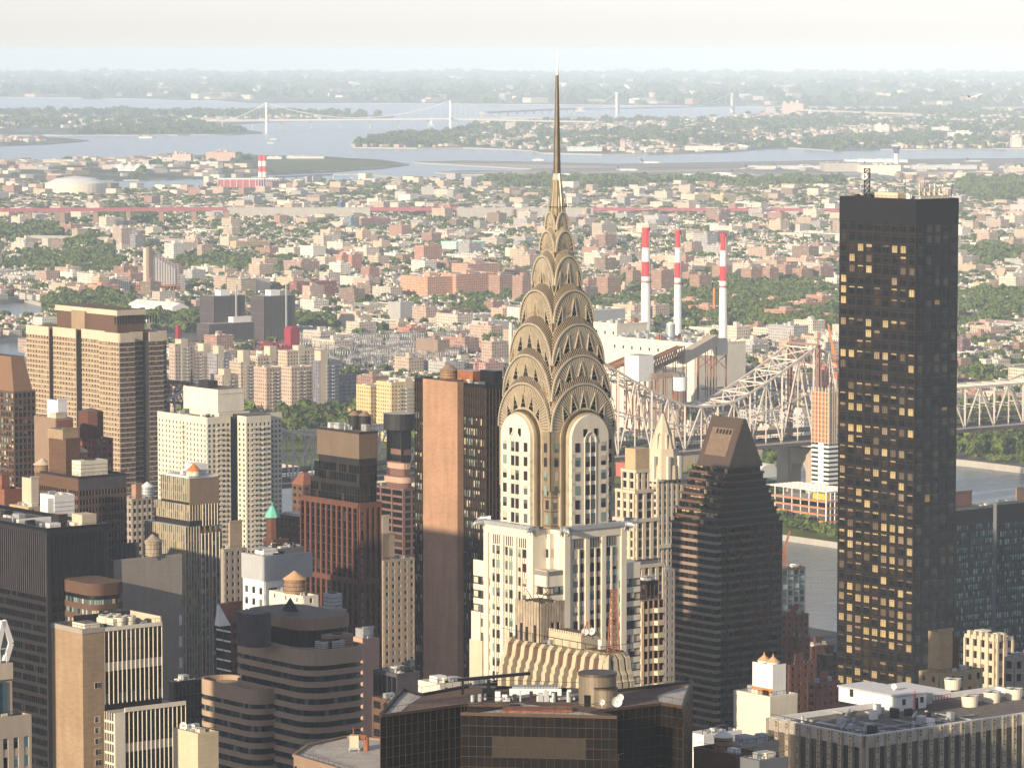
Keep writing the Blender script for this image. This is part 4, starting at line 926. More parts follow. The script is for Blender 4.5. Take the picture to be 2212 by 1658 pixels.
TENS = {2: 'twenty', 3: 'thirty', 4: 'forty', 5: 'fifty', 6: 'sixty'}
ONES = ['', 'first', 'second', 'third', 'fourth', 'fifth', 'sixth', 'seventh', 'eighth', 'ninth']
def ordn(n):
 if n in ORD: return ORD[n]
 if n >= 70: return '%dth nearest' % n
 t, o = divmod(n, 10); return (TENS[t][:-1] + 'ieth' if o == 0 else TENS[t] + '-' + ONES[o]) + ' nearest'
CNT = {}
def place_label(desc, x, y):
 nm, mx, my = min(MARKS, key=lambda m: math.hypot(m[1] - x, (m[2] - y) * 2.5))
 dx, dy = x - mx, (y - my) * 2.5
 rel = ('right of' if dx > 0 else 'left of') if abs(dx) > abs(dy) else ('in front of' if dy > 0 else 'behind')
 k = (desc, rel, nm); CNT[k] = CNT.get(k, 0) + 1
 return '%s %s %s, %s' % (desc, rel, nm, ordn(CNT[k]))
def hidden(x, y):
 """behind the near towers of the picture's foreground"""
 for l, r, t in ((-10, 68, 775), (66, 366, 690), (340, 615, 860), (895, 1090, 840), (1078, 1330, 700), (1150, 1260, 560), (1813, 2070, 440), (1450, 1640, 915), (0, 2211, 1060), (1752, 1812, 850)):
  if l < x < r and y > t: return True
 return False
# parks and woods in picture rows: (x0, x1, y0, y1, density)
WOODS = [(95, 280, 640, 712), (280, 420, 678, 712), (380, 440, 690, 740), (1340, 1460, 610, 640), (1450, 1815, 612, 722), (2062, 2260, 640, 704), (1590, 1820, 690, 725), (2064, 2220, 552, 575), (0, 130, 500, 530), (560, 640, 568, 600), (130, 250, 530, 562), (380, 540, 560, 600), (220, 330, 462, 495),
         (1040, 1440, 385, 412), (1440, 1820, 383, 408), (2070, 2300, 383, 440), (980, 1060, 668, 690), (1000, 1110, 628, 662), (440, 620, 736, 752), (640, 720, 690, 720), (2064, 2200, 690, 712), (2062, 2300, 905, 985), (2064, 2130, 815, 840), (40, 260, 560, 600), (1270, 1460, 655, 690), (880, 960, 636, 650)]
def in_wood(x, y):
 r = np.zeros(len(x), bool)
 for a, b_, c, d in WOODS:
  r |= ((x - (a + b_) / 2) / ((b_ - a) / 2)) ** 2 * .9 + ((y - (c + d) / 2) / ((d - c) / 2)) ** 2 * .9 < 1
 return r
def projv(X, Y, Z):
 d = Y * CP - (Z - H) * SP; u = Y * SP + (Z - H) * CP
 return CX + FX * X / d, CY - FX * u / d
def ok_land(X, Y, poly=None):
 m_ = inside(poly or QLAND, X, Y)
 for tx, ty, tr in TAKEN: m_ &= (X - tx) ** 2 + (Y - ty) ** 2 > (tr + 2) ** 2
 return m_
WALLC = np.array([(.58, .50, .41), (.66, .61, .53), (.45, .335, .265), (.32, .19, .15), (.46, .37, .28), (.38, .37, .36), (.24, .17, .13), (.54, .40, .30), (.62, .55, .44), (.52, .45, .38)])
WNAME = ['cream', 'white', 'pink brick', 'red brick', 'tan', 'grey', 'brown', 'peach', 'pale yellow', 'beige']
ROOFC = np.array([(.66, .64, .60), (.50, .48, .45), (.36, .34, .31), (.56, .50, .44), (.20, .19, .18), (.44, .36, .30)])
BX = []     # x, y, w, d, h, angle, wall, roof, kind, win
TR = []     # x, y, radius
FR = 9700
def city(block_u, block_v, street, lot, y0, y1, ang, dens=1.0, poly=None, xw=.142, hs=1.0, treep=.35):
 c, s = math.cos(ang), math.sin(ang); ext = y1 * 1.1
 us = np.arange(-ext, ext, block_u + street); vs = np.arange(-ext, ext, block_v + street)
 for u0 in us:
  for v0 in vs:
   cx, cy = (u0 + block_u / 2) * c - (v0 + block_v / 2) * s, (u0 + block_u / 2) * s + (v0 + block_v / 2) * c
   if not (y0 - 200 < cy < y1 + 200) or abs(cx) > xw * cy + 150: continue
   kind = R.random(); wood = in_wood(*[np.array([q]) for q in projv(cx, cy, 5)])[0]
   n = max(1, int(block_v / lot))
   if kind < .12 and not wood:          # yard with big sheds
    for k in range(R.integers(2, 5)):
     w_, d_ = R.uniform(22, block_u * .8), R.uniform(25, 60); u, v = u0 + R.uniform(2, max(3, block_u - w_)), v0 + block_v * k / 5
     BX.append((u * c - v * s, u * s + v * c, w_, d_, R.uniform(6, 11), ang, R.choice([0, 1, 1, 5, 8, 2]), R.choice([0, 0, 1, 3, 2]), 2, .3))
    continue
   for side in (0, 1):
    v = v0
    while v < v0 + block_v - lot * .6:
     w_ = lot * R.uniform(.7, 1.9); dp = R.uniform(11, 18); h = R.uniform(6, 10.5) * hs; k = 0
     if R.random() < .05 and not wood: w_, dp, h, k = R.uniform(16, 42), R.uniform(15, 24), R.uniform(14, 25), 1
     if R.random() < (.13 if not wood else .7) * 1.0: v += w_; TR.append(((u0 + side * block_u) * c - v * s, (u0 + side * block_u) * s + v * c, R.uniform(4, 8.5))); continue
     u = u0 if side == 0 else u0 + block_u - dp
     BX.append((u * c - v * s, u * s + v * c, dp, w_, h, ang, R.choice(10, p=(.15, .14, .13, .1, .1, .08, .08, .09, .06, .07)), R.choice(6, p=(.3, .22, .14, .16, .1, .08)), k, 1 if R.random() < .8 else 0))
     if R.random() < treep: q = u0 + block_u * (.5 + R.uniform(-.06, .06)); TR.append((q * c - v * s, q * s + v * c, R.uniform(4, 7.5)))
     if R.random() < treep * .8: q = u0 - 4 + side * (block_u + 8); TR.append((q * c - v * s, q * s + v * c, R.uniform(3.5, 6)))
     v += w_ + (R.uniform(1, 6) if R.random() < .2 else 0)
city(50, 150, 16, 7.6, 3150, 5600, TH)
city(54, 170, 18, 9, 5600, 7500, TH, treep=.7)
city(58, 190, 20, 12, 7500, FR, TH + .12, treep=.85, hs=1.1)
A = np.array(BX); px, py = projv(A[:, 0], A[:, 1], 6.0)
cxs = A[:, 0] + .5 * (A[:, 2] * np.cos(A[:, 5]) - A[:, 3] * np.sin(A[:, 5])); cys = A[:, 1] + .5 * (A[:, 2] * np.sin(A[:, 5]) + A[:, 3] * np.cos(A[:, 5]))
keep = ok_land(cxs, cys) & (px > -60) & (px < 2290) & ((~in_wood(px, py)) | (R.random(len(A)) < .28)) & (A[:, 1] < FR) & ~((px > 2040) & (py > 880))
A, px, py = A[keep], px[keep], py[keep]
# extra apartment and factory blocks scattered through the nearer streets
vis = np.array([not hidden(x, y) for x, y in zip(px, py)]) & (px > 5) & (px < 2200)
area = A[:, 3] * (A[:, 4] + A[:, 2] * .12) / A[:, 1] ** 2
names = {0: ('row_house', 'flat-roofed row house', 'row house', 'row houses of the streets across the river'), 1: ('walk_up_block', 'walk-up apartment block', 'apartment block', 'walk-up blocks across the river'), 2: ('warehouse', 'low flat warehouse', 'warehouse', 'warehouses across the river')}
single = np.zeros(len(A), bool)
for kd in (0, 1, 2):
 idx = np.where(vis & (A[:, 8] == kd))[0]; idx = idx[np.argsort(-area[idx])][:250]; single[idx] = True
def house(i):
 x, y, w_, d_, h, ang, wc, rc, kd, win = A[i]; wc, rc = int(wc), int(rc); nm, ds, cat, grp = names[int(kd)]
 mb = MB(); jit = R.uniform(.85, 1.12); col = tuple(np.clip(WALLC[wc] * jit, 0, .8)); roof = tuple(ROOFC[rc])
 mb.box(0, w_, 0, d_, 0, h, 'city_wall', col=(*col, win), topcol=(*roof, 0))
 for b in ((-.15, w_, -.15, .25), (-.15, .25, .25, d_), (w_ - .3, w_, .25, d_)): mb.box(*b, h, h + .7, 'flat_colour', col=(*[min(.8, q * 1.1) for q in col], 0))
 for k in range(R.integers(2, 5)):
  s = R.uniform(1.2, 3.2); a, b_ = R.uniform(1, max(1.5, w_ - 4)), R.uniform(1, max(1.5, d_ - 4)); cc = ((.62, .6, .57, 0), (*col, 0), (.3, .3, .3, 0))[R.integers(3)]
  mb.box(a, a + s, b_, b_ + s, h, h + R.uniform(1, 3), 'flat_colour', col=cc)
 if h > 14: mb.box(w_ * .3, w_ * .3 + 5, d_ * .3, d_ * .3 + 5, h, h + 4.5, 'flat_colour', col=(*col, 0), topcol=(*roof, 0))
 o = mb.build(nm, None, (x, y, 5), ang); tag(o, place_label(WNAME[wc] + ' ' + ds, px[i], py[i]), cat, grp)
order = [i for i in np.where(single)[0]]
order.sort(key=lambda i: min(math.hypot(m[1] - px[i], (m[2] - py[i]) * 2.5) for m in MARKS))
for i in order: house(i)
def box_cloud(A_, name, label, mat, z0=5.0, colj=None):
 n = len(A_); c, s = np.cos(A_[:, 5]), np.sin(A_[:, 5])
 lx = np.stack([0 * c, A_[:, 2], A_[:, 2], 0 * c], 1); ly = np.stack([0 * c, 0 * c, A_[:, 3], A_[:, 3]], 1)
 X = A_[:, 0:1] + lx * c[:, None] - ly * s[:, None]; Y = A_[:, 1:2] + lx * s[:, None] + ly * c[:, None]
 V = np.zeros((n, 8, 3)); V[:, :4, 0] = X; V[:, 4:, 0] = X; V[:, :4, 1] = Y; V[:, 4:, 1] = Y; V[:, :4, 2] = z0; V[:, 4:, 2] = z0 + A_[:, 4:5]
 F5 = np.array(BOXF[1:]); F_ = (np.arange(n)[:, None, None] * 8 + F5[None]).reshape(-1, 4)
 w_, d_, h = A_[:, 2], A_[:, 3], A_[:, 4]; uv = np.zeros((n, 5, 4, 2)); off = R.integers(0, 400, n) * 3.1
 for k, ln in ((1, w_), (2, d_), (3, w_), (4, d_)):
  uv[:, k, :, 0] = np.stack([off, off + ln, off + ln, off], 1); uv[:, k, :, 1] = np.stack([0 * h, 0 * h, h, h], 1)
 wc = WALLC[A_[:, 6].astype(int)] * R.uniform(.82, 1.12, (n, 1)); rc = ROOFC[A_[:, 7].astype(int)] * R.uniform(.8, 1.15, (n, 1))
 col = np.ones((n, 5, 4)); col[:, :, :3] = wc[:, None]; col[:, 0, :3] = rc; col[:, :, 3] = A_[:, 9:10]; col[:, 0, 3] = 0
 o = npmesh(name, V.reshape(-1, 3), F_, [mat], uv=uv.reshape(-1, 2), col=np.clip(col, 0, 1).reshape(-1, 4), rnd=R.random(n * 5)); o['label'] = label; o['kind'] = 'stuff'; return o
rest = A[~single]
sm = rest.copy(); q = sm[:, 1] < 7500; sm = sm[q]; k = len(sm); c, s = np.cos(sm[:, 5]), np.sin(sm[:, 5])   # stair heads and tanks on the roofs
ux, uy = R.uniform(.1, .7, k) * sm[:, 2], R.uniform(.1, .7, k) * sm[:, 3]; sm[:, 0] += ux * c - uy * s; sm[:, 1] += ux * s + uy * c; sm[:, 2] = R.uniform(1.5, 4, k); sm[:, 3] = R.uniform(1.5, 4, k); sm[:, 4] += R.uniform(1, 3.5, k); sm[:, 9] = 0; sm[:, 6] = R.choice([0, 1, 5, 4, 1], k)
box_cloud(np.concatenate([rest, sm]), 'house_rows', 'sea of small flat-roofed houses stretching back across the borough', 'city_wall')
# scattered far suburbs
def scatter(poly_px, n, z, wr, hr, y0=None):
 P_ = [gp(x, y, z)[:2] for x, y in poly_px]; xs = [p[0] for p in P_]; ys = [p[1] for p in P_]
 yv = np.sqrt(R.uniform(min(ys) ** 2, max(ys) ** 2, n)); xv = R.uniform(-.135, .135, n) * yv
 # crowd the houses into neighbourhoods
 f = np.sin(xv / 230 + 1) * np.sin(yv / 520 + xv / 700) + np.sin(xv / 90 + yv / 300) * .5
 m_ = inside(P_, xv, yv) & (f + R.uniform(-1, 1, n) > .1)
 xv, yv = xv[m_], yv[m_]; k = len(xv)
 return np.stack([xv, yv, R.uniform(*wr, k), R.uniform(*wr, k), R.uniform(*hr, k), np.full(k, TH) + R.uniform(-.2, .2, k), R.choice(10, k), R.choice([0, 0, 1, 3, 5], k), np.zeros(k), np.ones(k) * .6], 1)
HEAD = [(-50, 249), (300, 248), (540, 250), (700, 250), (820, 255), (600, 260), (440, 268), (300, 275), (-50, 280)]
ISL = [(-50, 352), (100, 348), (370, 338), (540, 338), (560, 352), (540, 376), (440, 382), (300, 387), (-50, 390)]
def free(A_):
 m_ = np.ones(len(A_), bool)
 for tx, ty, tr in TAKEN: m_ &= (A_[:, 0] - tx) ** 2 + (A_[:, 1] - ty) ** 2 > tr ** 2 * .5
 return A_[m_]
FD = [free(scatter(FARQ, 15000, 4, (9, 28), (6, 12))), free(scatter(HEAD, 1500, 4, (14, 40), (6, 14))), free(scatter(ISL, 1500, 3, (14, 50), (5, 11))), scatter([(-50, 298), (100, 299), (140, 302), (80, 309), (-50, 312)], 700, 3, (14, 30), (6, 12)),
      free(scatter([(1480, 386), (2260, 372), (2260, 396), (1480, 396)], 1500, 3, (10, 50), (5, 12))), free(scatter([(1600, 372), (2260, 356), (2260, 366), (1640, 380)], 500, 3, (10, 40), (4, 9)))]
FD = np.concatenate(FD); box_cloud(FD, 'distant_houses', 'hazy scatter of pale houses beyond the far bay', 'city_coarse', 3.5)
FF = np.concatenate([scatter([(-50, 160), (2260, 160), (2260, 231), (1500, 228), (1070, 224), (-50, 209)], 2600, 3, (30, 130), (8, 35))]); FF = FF[FF[:, 1] > 23000]
box_cloud(FF, 'distant_houses', 'barely visible pale blocks on the far shore near the horizon', 'flat_colour', 3)
# ---------------------------------------------------------------- trees
def crown_arrays(seed, R_=6.0, h=9.0, nl=7, n=240, leaf=.24, squash=.8):
 r = np.random.default_rng(seed); lobes = []
 for k in range(nl):
  a = 2 * math.pi * k / nl + r.uniform(-.4, .4); q = R_ * r.uniform(.3, .58) if k else 0
  lobes.append((q * math.cos(a), q * math.sin(a), h * r.uniform(.45, .85) if k else h * .8, R_ * r.uniform(.38, .6)))
 L_ = np.array(lobes); i = r.integers(0, nl, n); d = r.normal(size=(n, 3)); d /= np.linalg.norm(d, axis=1)[:, None]; d[:, 2] = np.abs(d[:, 2]) * 1.0 - .25 * (r.random(n) < .35)
 rr = L_[i, 3] * r.uniform(.72, 1.08, n); c = L_[i, :3] + d * rr[:, None] * (1, 1, squash)
 nrm = d + r.normal(size=(n, 3)) * .55; nrm /= np.linalg.norm(nrm, axis=1)[:, None]
 t = np.cross(nrm, r.normal(size=(n, 3))); t /= np.linalg.norm(t, axis=1)[:, None]; b_ = np.cross(nrm, t)
 s = R_ * leaf * r.uniform(.6, 1.25, (n, 1)); V = np.stack([c - t * s - b_ * s * .8, c + t * s - b_ * s * .6, c + t * s * .8 + b_ * s, c - t * s * .7 + b_ * s * .9], 1)
 return V, np.clip(r.random(n) * .8 + .25 * (i % 2), 0, 1)
def tree_proto(seed, mat, R_=6.5, h=10, tall=1.0):
 t = empty('broadleaf_tree', (0, 0, 4)); mb = MB(); mb.bar((0, 0, 0), (0, 0, h * .45), .45, 'bark', .28)
 for k in range(4): a = k * 1.6; mb.bar((0, 0, h * .3), (R_ * .4 * math.cos(a), R_ * .4 * math.sin(a), h * .62), .2, 'bark', .08)
 mb.build('trunk', t); V, r = crown_arrays(seed, R_, h); V = V.reshape(-1, 3); V[:, 2] *= tall
 o = npmesh('crown', V, np.arange(len(V)).reshape(-1, 4), [mat], rnd=r); o.parent = t; return t
PROTO = [tree_proto(k, ('leaves', 'leaves_olive', 'leaves_deep', 'leaves')[k % 4], tall=(1, 1.1, .9, 1.25)[k % 4]) for k in range(8)]
TNAME = ['mid green round tree', 'olive green loose tree', 'dark green dense tree', 'tall mid green tree']
T = np.array(TR)
def wood_trees(a, b_, c, d, n, r0, r1, z=4):
 x = R.uniform(a, b_, n); y = R.uniform(c, d, n); m_ = ((x - (a + b_) / 2) / ((b_ - a) / 2)) ** 2 + ((y - (c + d) / 2) / ((d - c) / 2)) ** 2 < 1.1
 G = np.array([gp(p, q, z)[:2] for p, q in zip(x[m_], y[m_])]); return np.column_stack([G, R.uniform(r0, r1, len(G))])
WT = []
for a, b_, c, d in WOODS:
 Ym = gp(0, (c + d) / 2, 4)[1]; k = Ym / FX; ar = (b_ - a) * k * abs(gp(0, c, 4)[1] - gp(0, d, 4)[1]); WT.append(wood_trees(a, b_, c, d, int(min(1500, ar / (200 if Ym < 6000 else (650 if Ym > 8500 else 400)))), 4.5 if Ym < 6000 else 7, 8.5 if Ym < 6000 else 12))
T = np.concatenate([T] + WT); tx, ty = projv(T[:, 0], T[:, 1], 5.0)
k = ok_land(T[:, 0], T[:, 1]) & (tx > -60) & (tx < 2280); T = T[k]
# island and near shore trees
IT = []
for t_ in R.uniform(150, 1500, 520):
 s_ = R.uniform(-104, 104); p = RI0 + ACROSS * s_ + ALONG * t_; x, y = projv(p.x, p.y, 4)
 if (600 < x < 860 and 900 < y < 965) or (x < 600 and R.random() < .35) or (x > 850 and R.random() < .3): IT.append((p.x, p.y, R.uniform(7, 11)))
for x, y, n, sx, sy, r in ((730, 925, 130, 118, 24, 9), (1370, 985, 10, 40, 4, 6), (1690, 1022, 16, 30, 6, 9), (1790, 1018, 14, 28, 6, 8), (1740, 1150, 34, 62, 4, 4.6), (1660, 1090, 14, 20, 20, 7), (1560, 1000, 6, 30, 5, 6)):
 for k in range(n):
  a, b_ = R.uniform(-1, 1), R.uniform(-1, 1); p = gp(x + a * sx, y + b_ * sy + (a * 14 if x == 1740 else 0), 4); IT.append((p[0], p[1], r * R.uniform(.7, 1.15)))
for k in range(90): p = gp(R.uniform(1690, 1812), 0, 4) if 0 else gp(R.uniform(2066, 2215), R.uniform(910, 975), 5); IT.append((p[0], p[1], R.uniform(7, 11)))
IT = np.array(IT)
ALLT = np.concatenate([T, IT]); tx, ty = projv(ALLT[:, 0], ALLT[:, 1], 8.0)
tv = np.array([not hidden(x, y) for x, y in zip(tx, ty)]) & (tx > 3) & (tx < 2208)
sz = ALLT[:, 2] / ALLT[:, 1]; idx = np.where(tv)[0]; idx = idx[np.argsort(-sz[idx])][:290]; ts = np.zeros(len(ALLT), bool); ts[idx] = True
used = set(); idx = sorted(idx, key=lambda i: min(math.hypot(m[1] - tx[i], (m[2] - ty[i]) * 2.5) for m in MARKS))
for i in idx:
 k = int(R.integers(0, 8)); s_ = ALLT[i, 2] / 6.5; lb = place_label(TNAME[k % 4], tx[i], ty[i]); loc = (ALLT[i, 0], ALLT[i, 1], 4.5)
 if k not in used: used.add(k); q = PROTO[k]; q.location = loc; q.rotation_euler = (0, 0, R.uniform(0, 6)); q.scale = (s_, s_, s_ * R.uniform(.85, 1.2))
 else: q = dup(PROTO[k], loc, R.uniform(0, 6), None, (s_, s_, s_ * R.uniform(.85, 1.2)))
 tag(q, lb, 'tree', 'broadleaf trees across the river')
def tree_cloud(T_, name, label, n, leaf, mat, hk=1.5, z=4.5):
 VS = [crown_arrays(100 + k, 1.0, hk, 5, n, leaf) for k in range(6)]; out = []; rn = []
 for k in range(6):
  q = T_[k::6]
  if not len(q): continue
  V, r = VS[k]; a = R.uniform(0, 6.28, len(q)); c, s = np.cos(a), np.sin(a)
  W_ = np.zeros((len(q),) + V.shape); W_[..., 0] = q[:, 2, None, None] * (V[None, ..., 0] * c[:, None, None] - V[None, ..., 1] * s[:, None, None]) + q[:, 0, None, None]
  W_[..., 1] = q[:, 2, None, None] * (V[None, ..., 0] * s[:, None, None] + V[None, ..., 1] * c[:, None, None]) + q[:, 1, None, None]; W_[..., 2] = z + V[None, ..., 2] * (q[:, 2] * R.uniform(.85, 1.2, len(q)))[:, None, None]
  out.append(W_.reshape(-1, 3)); rn.append(np.clip(np.tile(r, len(q)) * .7 + np.repeat(R.uniform(-.1, .35, len(q)), len(r)), 0, 1))
 V = np.concatenate(out); o = npmesh(name, V, np.arange(len(V)).reshape(-1, 4), [mat], rnd=np.concatenate(rn)); o['kind'] = 'stuff'; o['label'] = label; return o
RT = ALLT[~ts]; tree_cloud(RT, 'street_trees', 'countless green street and garden trees among the houses', 60, .38, 'leaves')
def far_trees(poly_px, n, z, r0, r1, keepf=-.2):
 P_ = [gp(x, y, z)[:2] for x, y in poly_px]; ys = [p[1] for p in P_]; yv = np.sqrt(R.uniform(min(ys) ** 2, max(ys) ** 2, n)); xv = R.uniform(-.135, .135, n) * yv
 f = np.sin(xv / 260 + 3) * np.sin(yv / 600 - xv / 500) + np.sin(xv / 110 - yv / 340) * .4; m_ = inside(P_, xv, yv) & (f + R.uniform(-.8, .8, n) > keepf)
 return np.column_stack([xv[m_], yv[m_], R.uniform(r0, r1, m_.sum())])
FT = [far_trees(FARQ, 9000, 4, 9, 20, .05), far_trees(HEAD, 2000, 4, 10, 20, 0), far_trees([(790, 304), (850, 294), (985, 288), (985, 314), (900, 317), (770, 317)], 3500, 4, 10, 20, -9), far_trees([(300, 276), (430, 270), (550, 286), (400, 289), (150, 290)], 2600, 4, 12, 20, -9), far_trees(ISL, 260, 3, 9, 18), far_trees([(-50, 243), (300, 244), (700, 247), (840, 251), (700, 254), (-50, 252)], 1800, 4, 14, 28, -.6)]
tree_cloud(np.concatenate(FT), 'distant_woods', 'blue hazy tree masses beyond the far bay', 26, .5, 'leaves', .7, 3)
FT = far_trees([(-50, 160), (2260, 160), (2260, 231), (1500, 228), (1070, 224), (-50, 209)], 6000, 3, 25, 70, .1); FT = FT[FT[:, 1] > 22500]
tree_cloud(FT, 'distant_woods', 'faint wooded belts on the far shore near the horizon', 16, .7, 'leaves_deep', .16, 0)
# ---------------------------------------------------------------- midtown towers
def clutter(root, W, D, h, n, seed, lo=1.2, hi=3.5, x0=1.5, y0=1.5, mats=('galvanised', 'grey_paint', 'charcoal', 'cream_paint', 'white_paint')):
 """roof hatches, vents, ducts and rails that belong to the building"""
 rg = random.Random(seed); mb = MB()
 for k in range(n):
  a, b_ = rg.uniform(lo, hi), rg.uniform(lo, hi); x, y = rg.uniform(x0, max(x0 + .1, W - a - 1.5)), rg.uniform(y0, max(y0 + .1, D - b_ - 1.5)); q = rg.random()
  if q < .6: mb.box(x, x + a, y, y + b_, h + .01 + k * .002, h + rg.uniform(.6, 2.4), rg.choice(mats))
  elif q < .8: mb.cyl(x, y, h, h + rg.uniform(.8, 2), .4, .4, 'galvanised', 8)
  else: mb.bar((x, y, h + .6), (x + rg.choice((0, 6)), y + 5, h + .6), .22, 'galvanised')
 for k in range(int((W + D) / 2.5)):
  x, y = (k * 2.5, .6) if k * 2.5 < W else (.6, k * 2.5 - W); mb.bar((x, y, h), (x, y, h + 1.9), .035, 'charcoal')
 mb.bar((0, .6, h + 1.9), (W, .6, h + 1.9), .04, 'charcoal'); mb.bar((.6, 0, h + 1.9), (.6, D, h + 1.9), .04, 'charcoal')
 mb.build('roof_equipment', root)
def tower(name, label, l, c, r, Y, yt, wall, R_=None, L_=None, roof='roof_gravel', core=None, cl=10, seed=1, limit=100, cat='building', zlo=0, pen=None, para=1.0, **kw):
 """R_ and L_ are facade settings of the right and left visible faces; None leaves a plain wall"""
 root, W, D, h = shell(name, label, cat, l, c, r, Y, yt, **kw)
 mb = MB(); core_box(mb, W, D, h, core or wall, roof, para=para, back=wall); P = []
 for face, st, ln in (('R', R_, W), ('L', L_, D)):
  if st is None: fbox(mb, face, 0, 0 if face == 'L' else -.3, ln, 0, .3, 0, h, wall)
  else:
   st = dict(st); a0, a1, top = st.pop('a0', 0), st.pop('a1', 1), st.pop('top', 0)
   if a0 > 0: fbox(mb, face, 0, 0, ln * a0, 0, .33, 0, h, st.get('side', wall))
   if a1 < 1: fbox(mb, face, 0, ln * a1, ln, 0, .33, 0, h, st.get('side', wall))
   st.pop('side', None)
   fh = st.get('fh', 3.3); nf = int((h - top) / fh); z0 = h - top - nf * fh
   facade(mb, P, face, 0, ln * a0, ln * a1, z0, h - top, pmat=st.pop('pmat', wall), **st)
   if top: fbox(mb, face, 0, ln * a0, ln * a1, 0, .38, h - top, h, st.get('smat', wall))
 mb.build('wall', root); emit(P, root, limit=limit)
 if cl: clutter(root, W, D, h, cl, seed)
 if pen:
  for (x0, x1, y0, y1, hh, mt) in pen:
   mb = MB(); mb.box(W * x0, W * x1, D * y0, D * y1, h + .02, h + hh, mt, top=roof)
   for b in ((W * x0 - .2, W * x1 + .2, D * y0 - .2, D * y0 + .3),): mb.box(*b, h + hh, h + hh + .8, mt)
   mb.build('penthouse', root)
 return root, W, D, h
RT_ = lambda fh, bay, pw, sh, pane='pane_dark', **k: dict(fh=fh, bay=bay, pw=pw, sh=sh, pane=pane, **k)
# --- dark bronze residential tower at right
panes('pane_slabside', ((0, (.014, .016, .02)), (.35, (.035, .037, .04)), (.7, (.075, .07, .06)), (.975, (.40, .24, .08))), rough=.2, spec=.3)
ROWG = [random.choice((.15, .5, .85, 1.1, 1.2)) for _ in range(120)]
def gold(i, j, nb, nf):  # picks, row by row, which panes are painted as catching the sun
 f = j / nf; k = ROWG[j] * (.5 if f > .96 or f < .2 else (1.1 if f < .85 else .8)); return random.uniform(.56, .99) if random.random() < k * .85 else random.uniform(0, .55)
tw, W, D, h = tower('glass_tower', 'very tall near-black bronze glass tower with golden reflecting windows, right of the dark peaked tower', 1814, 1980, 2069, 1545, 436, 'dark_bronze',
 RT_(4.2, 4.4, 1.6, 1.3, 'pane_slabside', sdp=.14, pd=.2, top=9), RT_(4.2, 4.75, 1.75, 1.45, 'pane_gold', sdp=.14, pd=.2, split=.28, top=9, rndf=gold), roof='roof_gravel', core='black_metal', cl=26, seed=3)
mb = MB(); n = int(h / 4.2)
for k in range(n):
 for q in (0, 1.2): fbox(mb, 'L', 0, 0, D, .2, .24, h - k * 4.2 - q, h - k * 4.2 - q + .1, 'bronze_line'); fbox(mb, 'R', 0, 0, W, .2, .24, h - k * 4.2 - q, h - k * 4.2 - q + .08, 'bronze_line')
for k in range(37): fbox(mb, 'L', 0, D * k / 37, D * k / 37 + .07, .24, .28, 0, h, 'dark_bronze')
mb.build('mullion', tw)
def lattice_mast(mb, x, y, z, hgt, r0, r1, mat, n=8, bar=.12, legs=4):
 P0 = [(math.cos(2 * math.pi * (i + .5) / legs), math.sin(2 * math.pi * (i + .5) / legs)) for i in range(legs)]
 for k in range(n):
  f0, f1 = k / n, (k + 1) / n; ra, rb = r0 + (r1 - r0) * f0, r0 + (r1 - r0) * f1
  for i in range(legs):
   a, b_ = P0[i], P0[(i + 1) % legs]
   A_, B_ = (x + a[0] * ra, y + a[1] * ra, z + hgt * f0), (x + a[0] * rb, y + a[1] * rb, z + hgt * f1); C_ = (x + b_[0] * rb, y + b_[1] * rb, z + hgt * f1); D_ = (x + b_[0] * ra, y + b_[1] * ra, z + hgt * f0)
   mb.bar(A_, B_, bar * 1.5, mat); mb.bar(A_, C_, bar, mat); mb.bar(D_, B_, bar * .8, mat); mb.bar(B_, C_, bar, mat)
mb = MB(); lattice_mast(mb, 0, 0, 0, 12, 1.5, 1.5, 'charcoal', 7, .09); o = mb.build('lattice_mast', None, loc2w(tw, 3, D * .72, h)); tag(o, 'dark square lattice mast at left of the glass tower roof', 'antenna mast')
for k, (x, y, hh, lb) in enumerate([(4, .5, 7, 'thin whip aerial left of centre on the glass tower roof'), (8, .35, 9, 'tallest thin whip aerial on the glass tower roof'), (12, .2, 8, 'thin whip aerial right of centre on the glass tower roof'), (W - 5, .12, 7.5, 'leaning dark aerial near the right end of the glass tower roof'), (W - 2, .05, 7.5, 'rightmost leaning dark aerial on the glass tower roof')]):
 mb = MB(); mb.bar((0, 0, 0), (.3 if k < 3 else 1.2, 0, hh), .12, 'charcoal', .05); mb.bar((-.5, 0, hh * .7), (.9, 0, hh * .7), .06, 'charcoal'); tag(mb.build('antenna', None, loc2w(tw, x, D * y, h), TH), lb, 'antenna')
mb = MB()
for k in range(16): mb.bar((W * .25 + k * .9, D * .1, h + 1), (W * .25 + k * .9, D * .1 + (k % 3), h + random.uniform(3.5, 7)), .22, 'cream_paint')
for zz in (2, 3.4, 5): mb.bar((W * .2, D * .1, h + zz), (W * .85, D * .1, h + zz), .14, 'cream_paint')
mb.box(W * .2, W * .9, D * .06, D * .06 + .4, h + .8, h + 2, 'cream_paint'); mb.box(W * .1, W * .3, D * .3, D * .6, h, h + 3, 'cream_stone'); mb.build('antenna_rack', tw)
for k, (x, y, z, r, lb) in enumerate([(1.5, .72, 9, 1.3, 'white dish high on the dark lattice mast'), (7, .3, 2.5, 1.4, 'white dish in the middle of the glass tower roof'), (W * .75, .1, 1, 1.3, 'white dish at right of the glass tower antenna rack')]): dish(*loc2w(tw, x, D * y, h + z - 1.5 if k == 0 else h), r, -.1, lb, h=1.5 if k else 1.5)
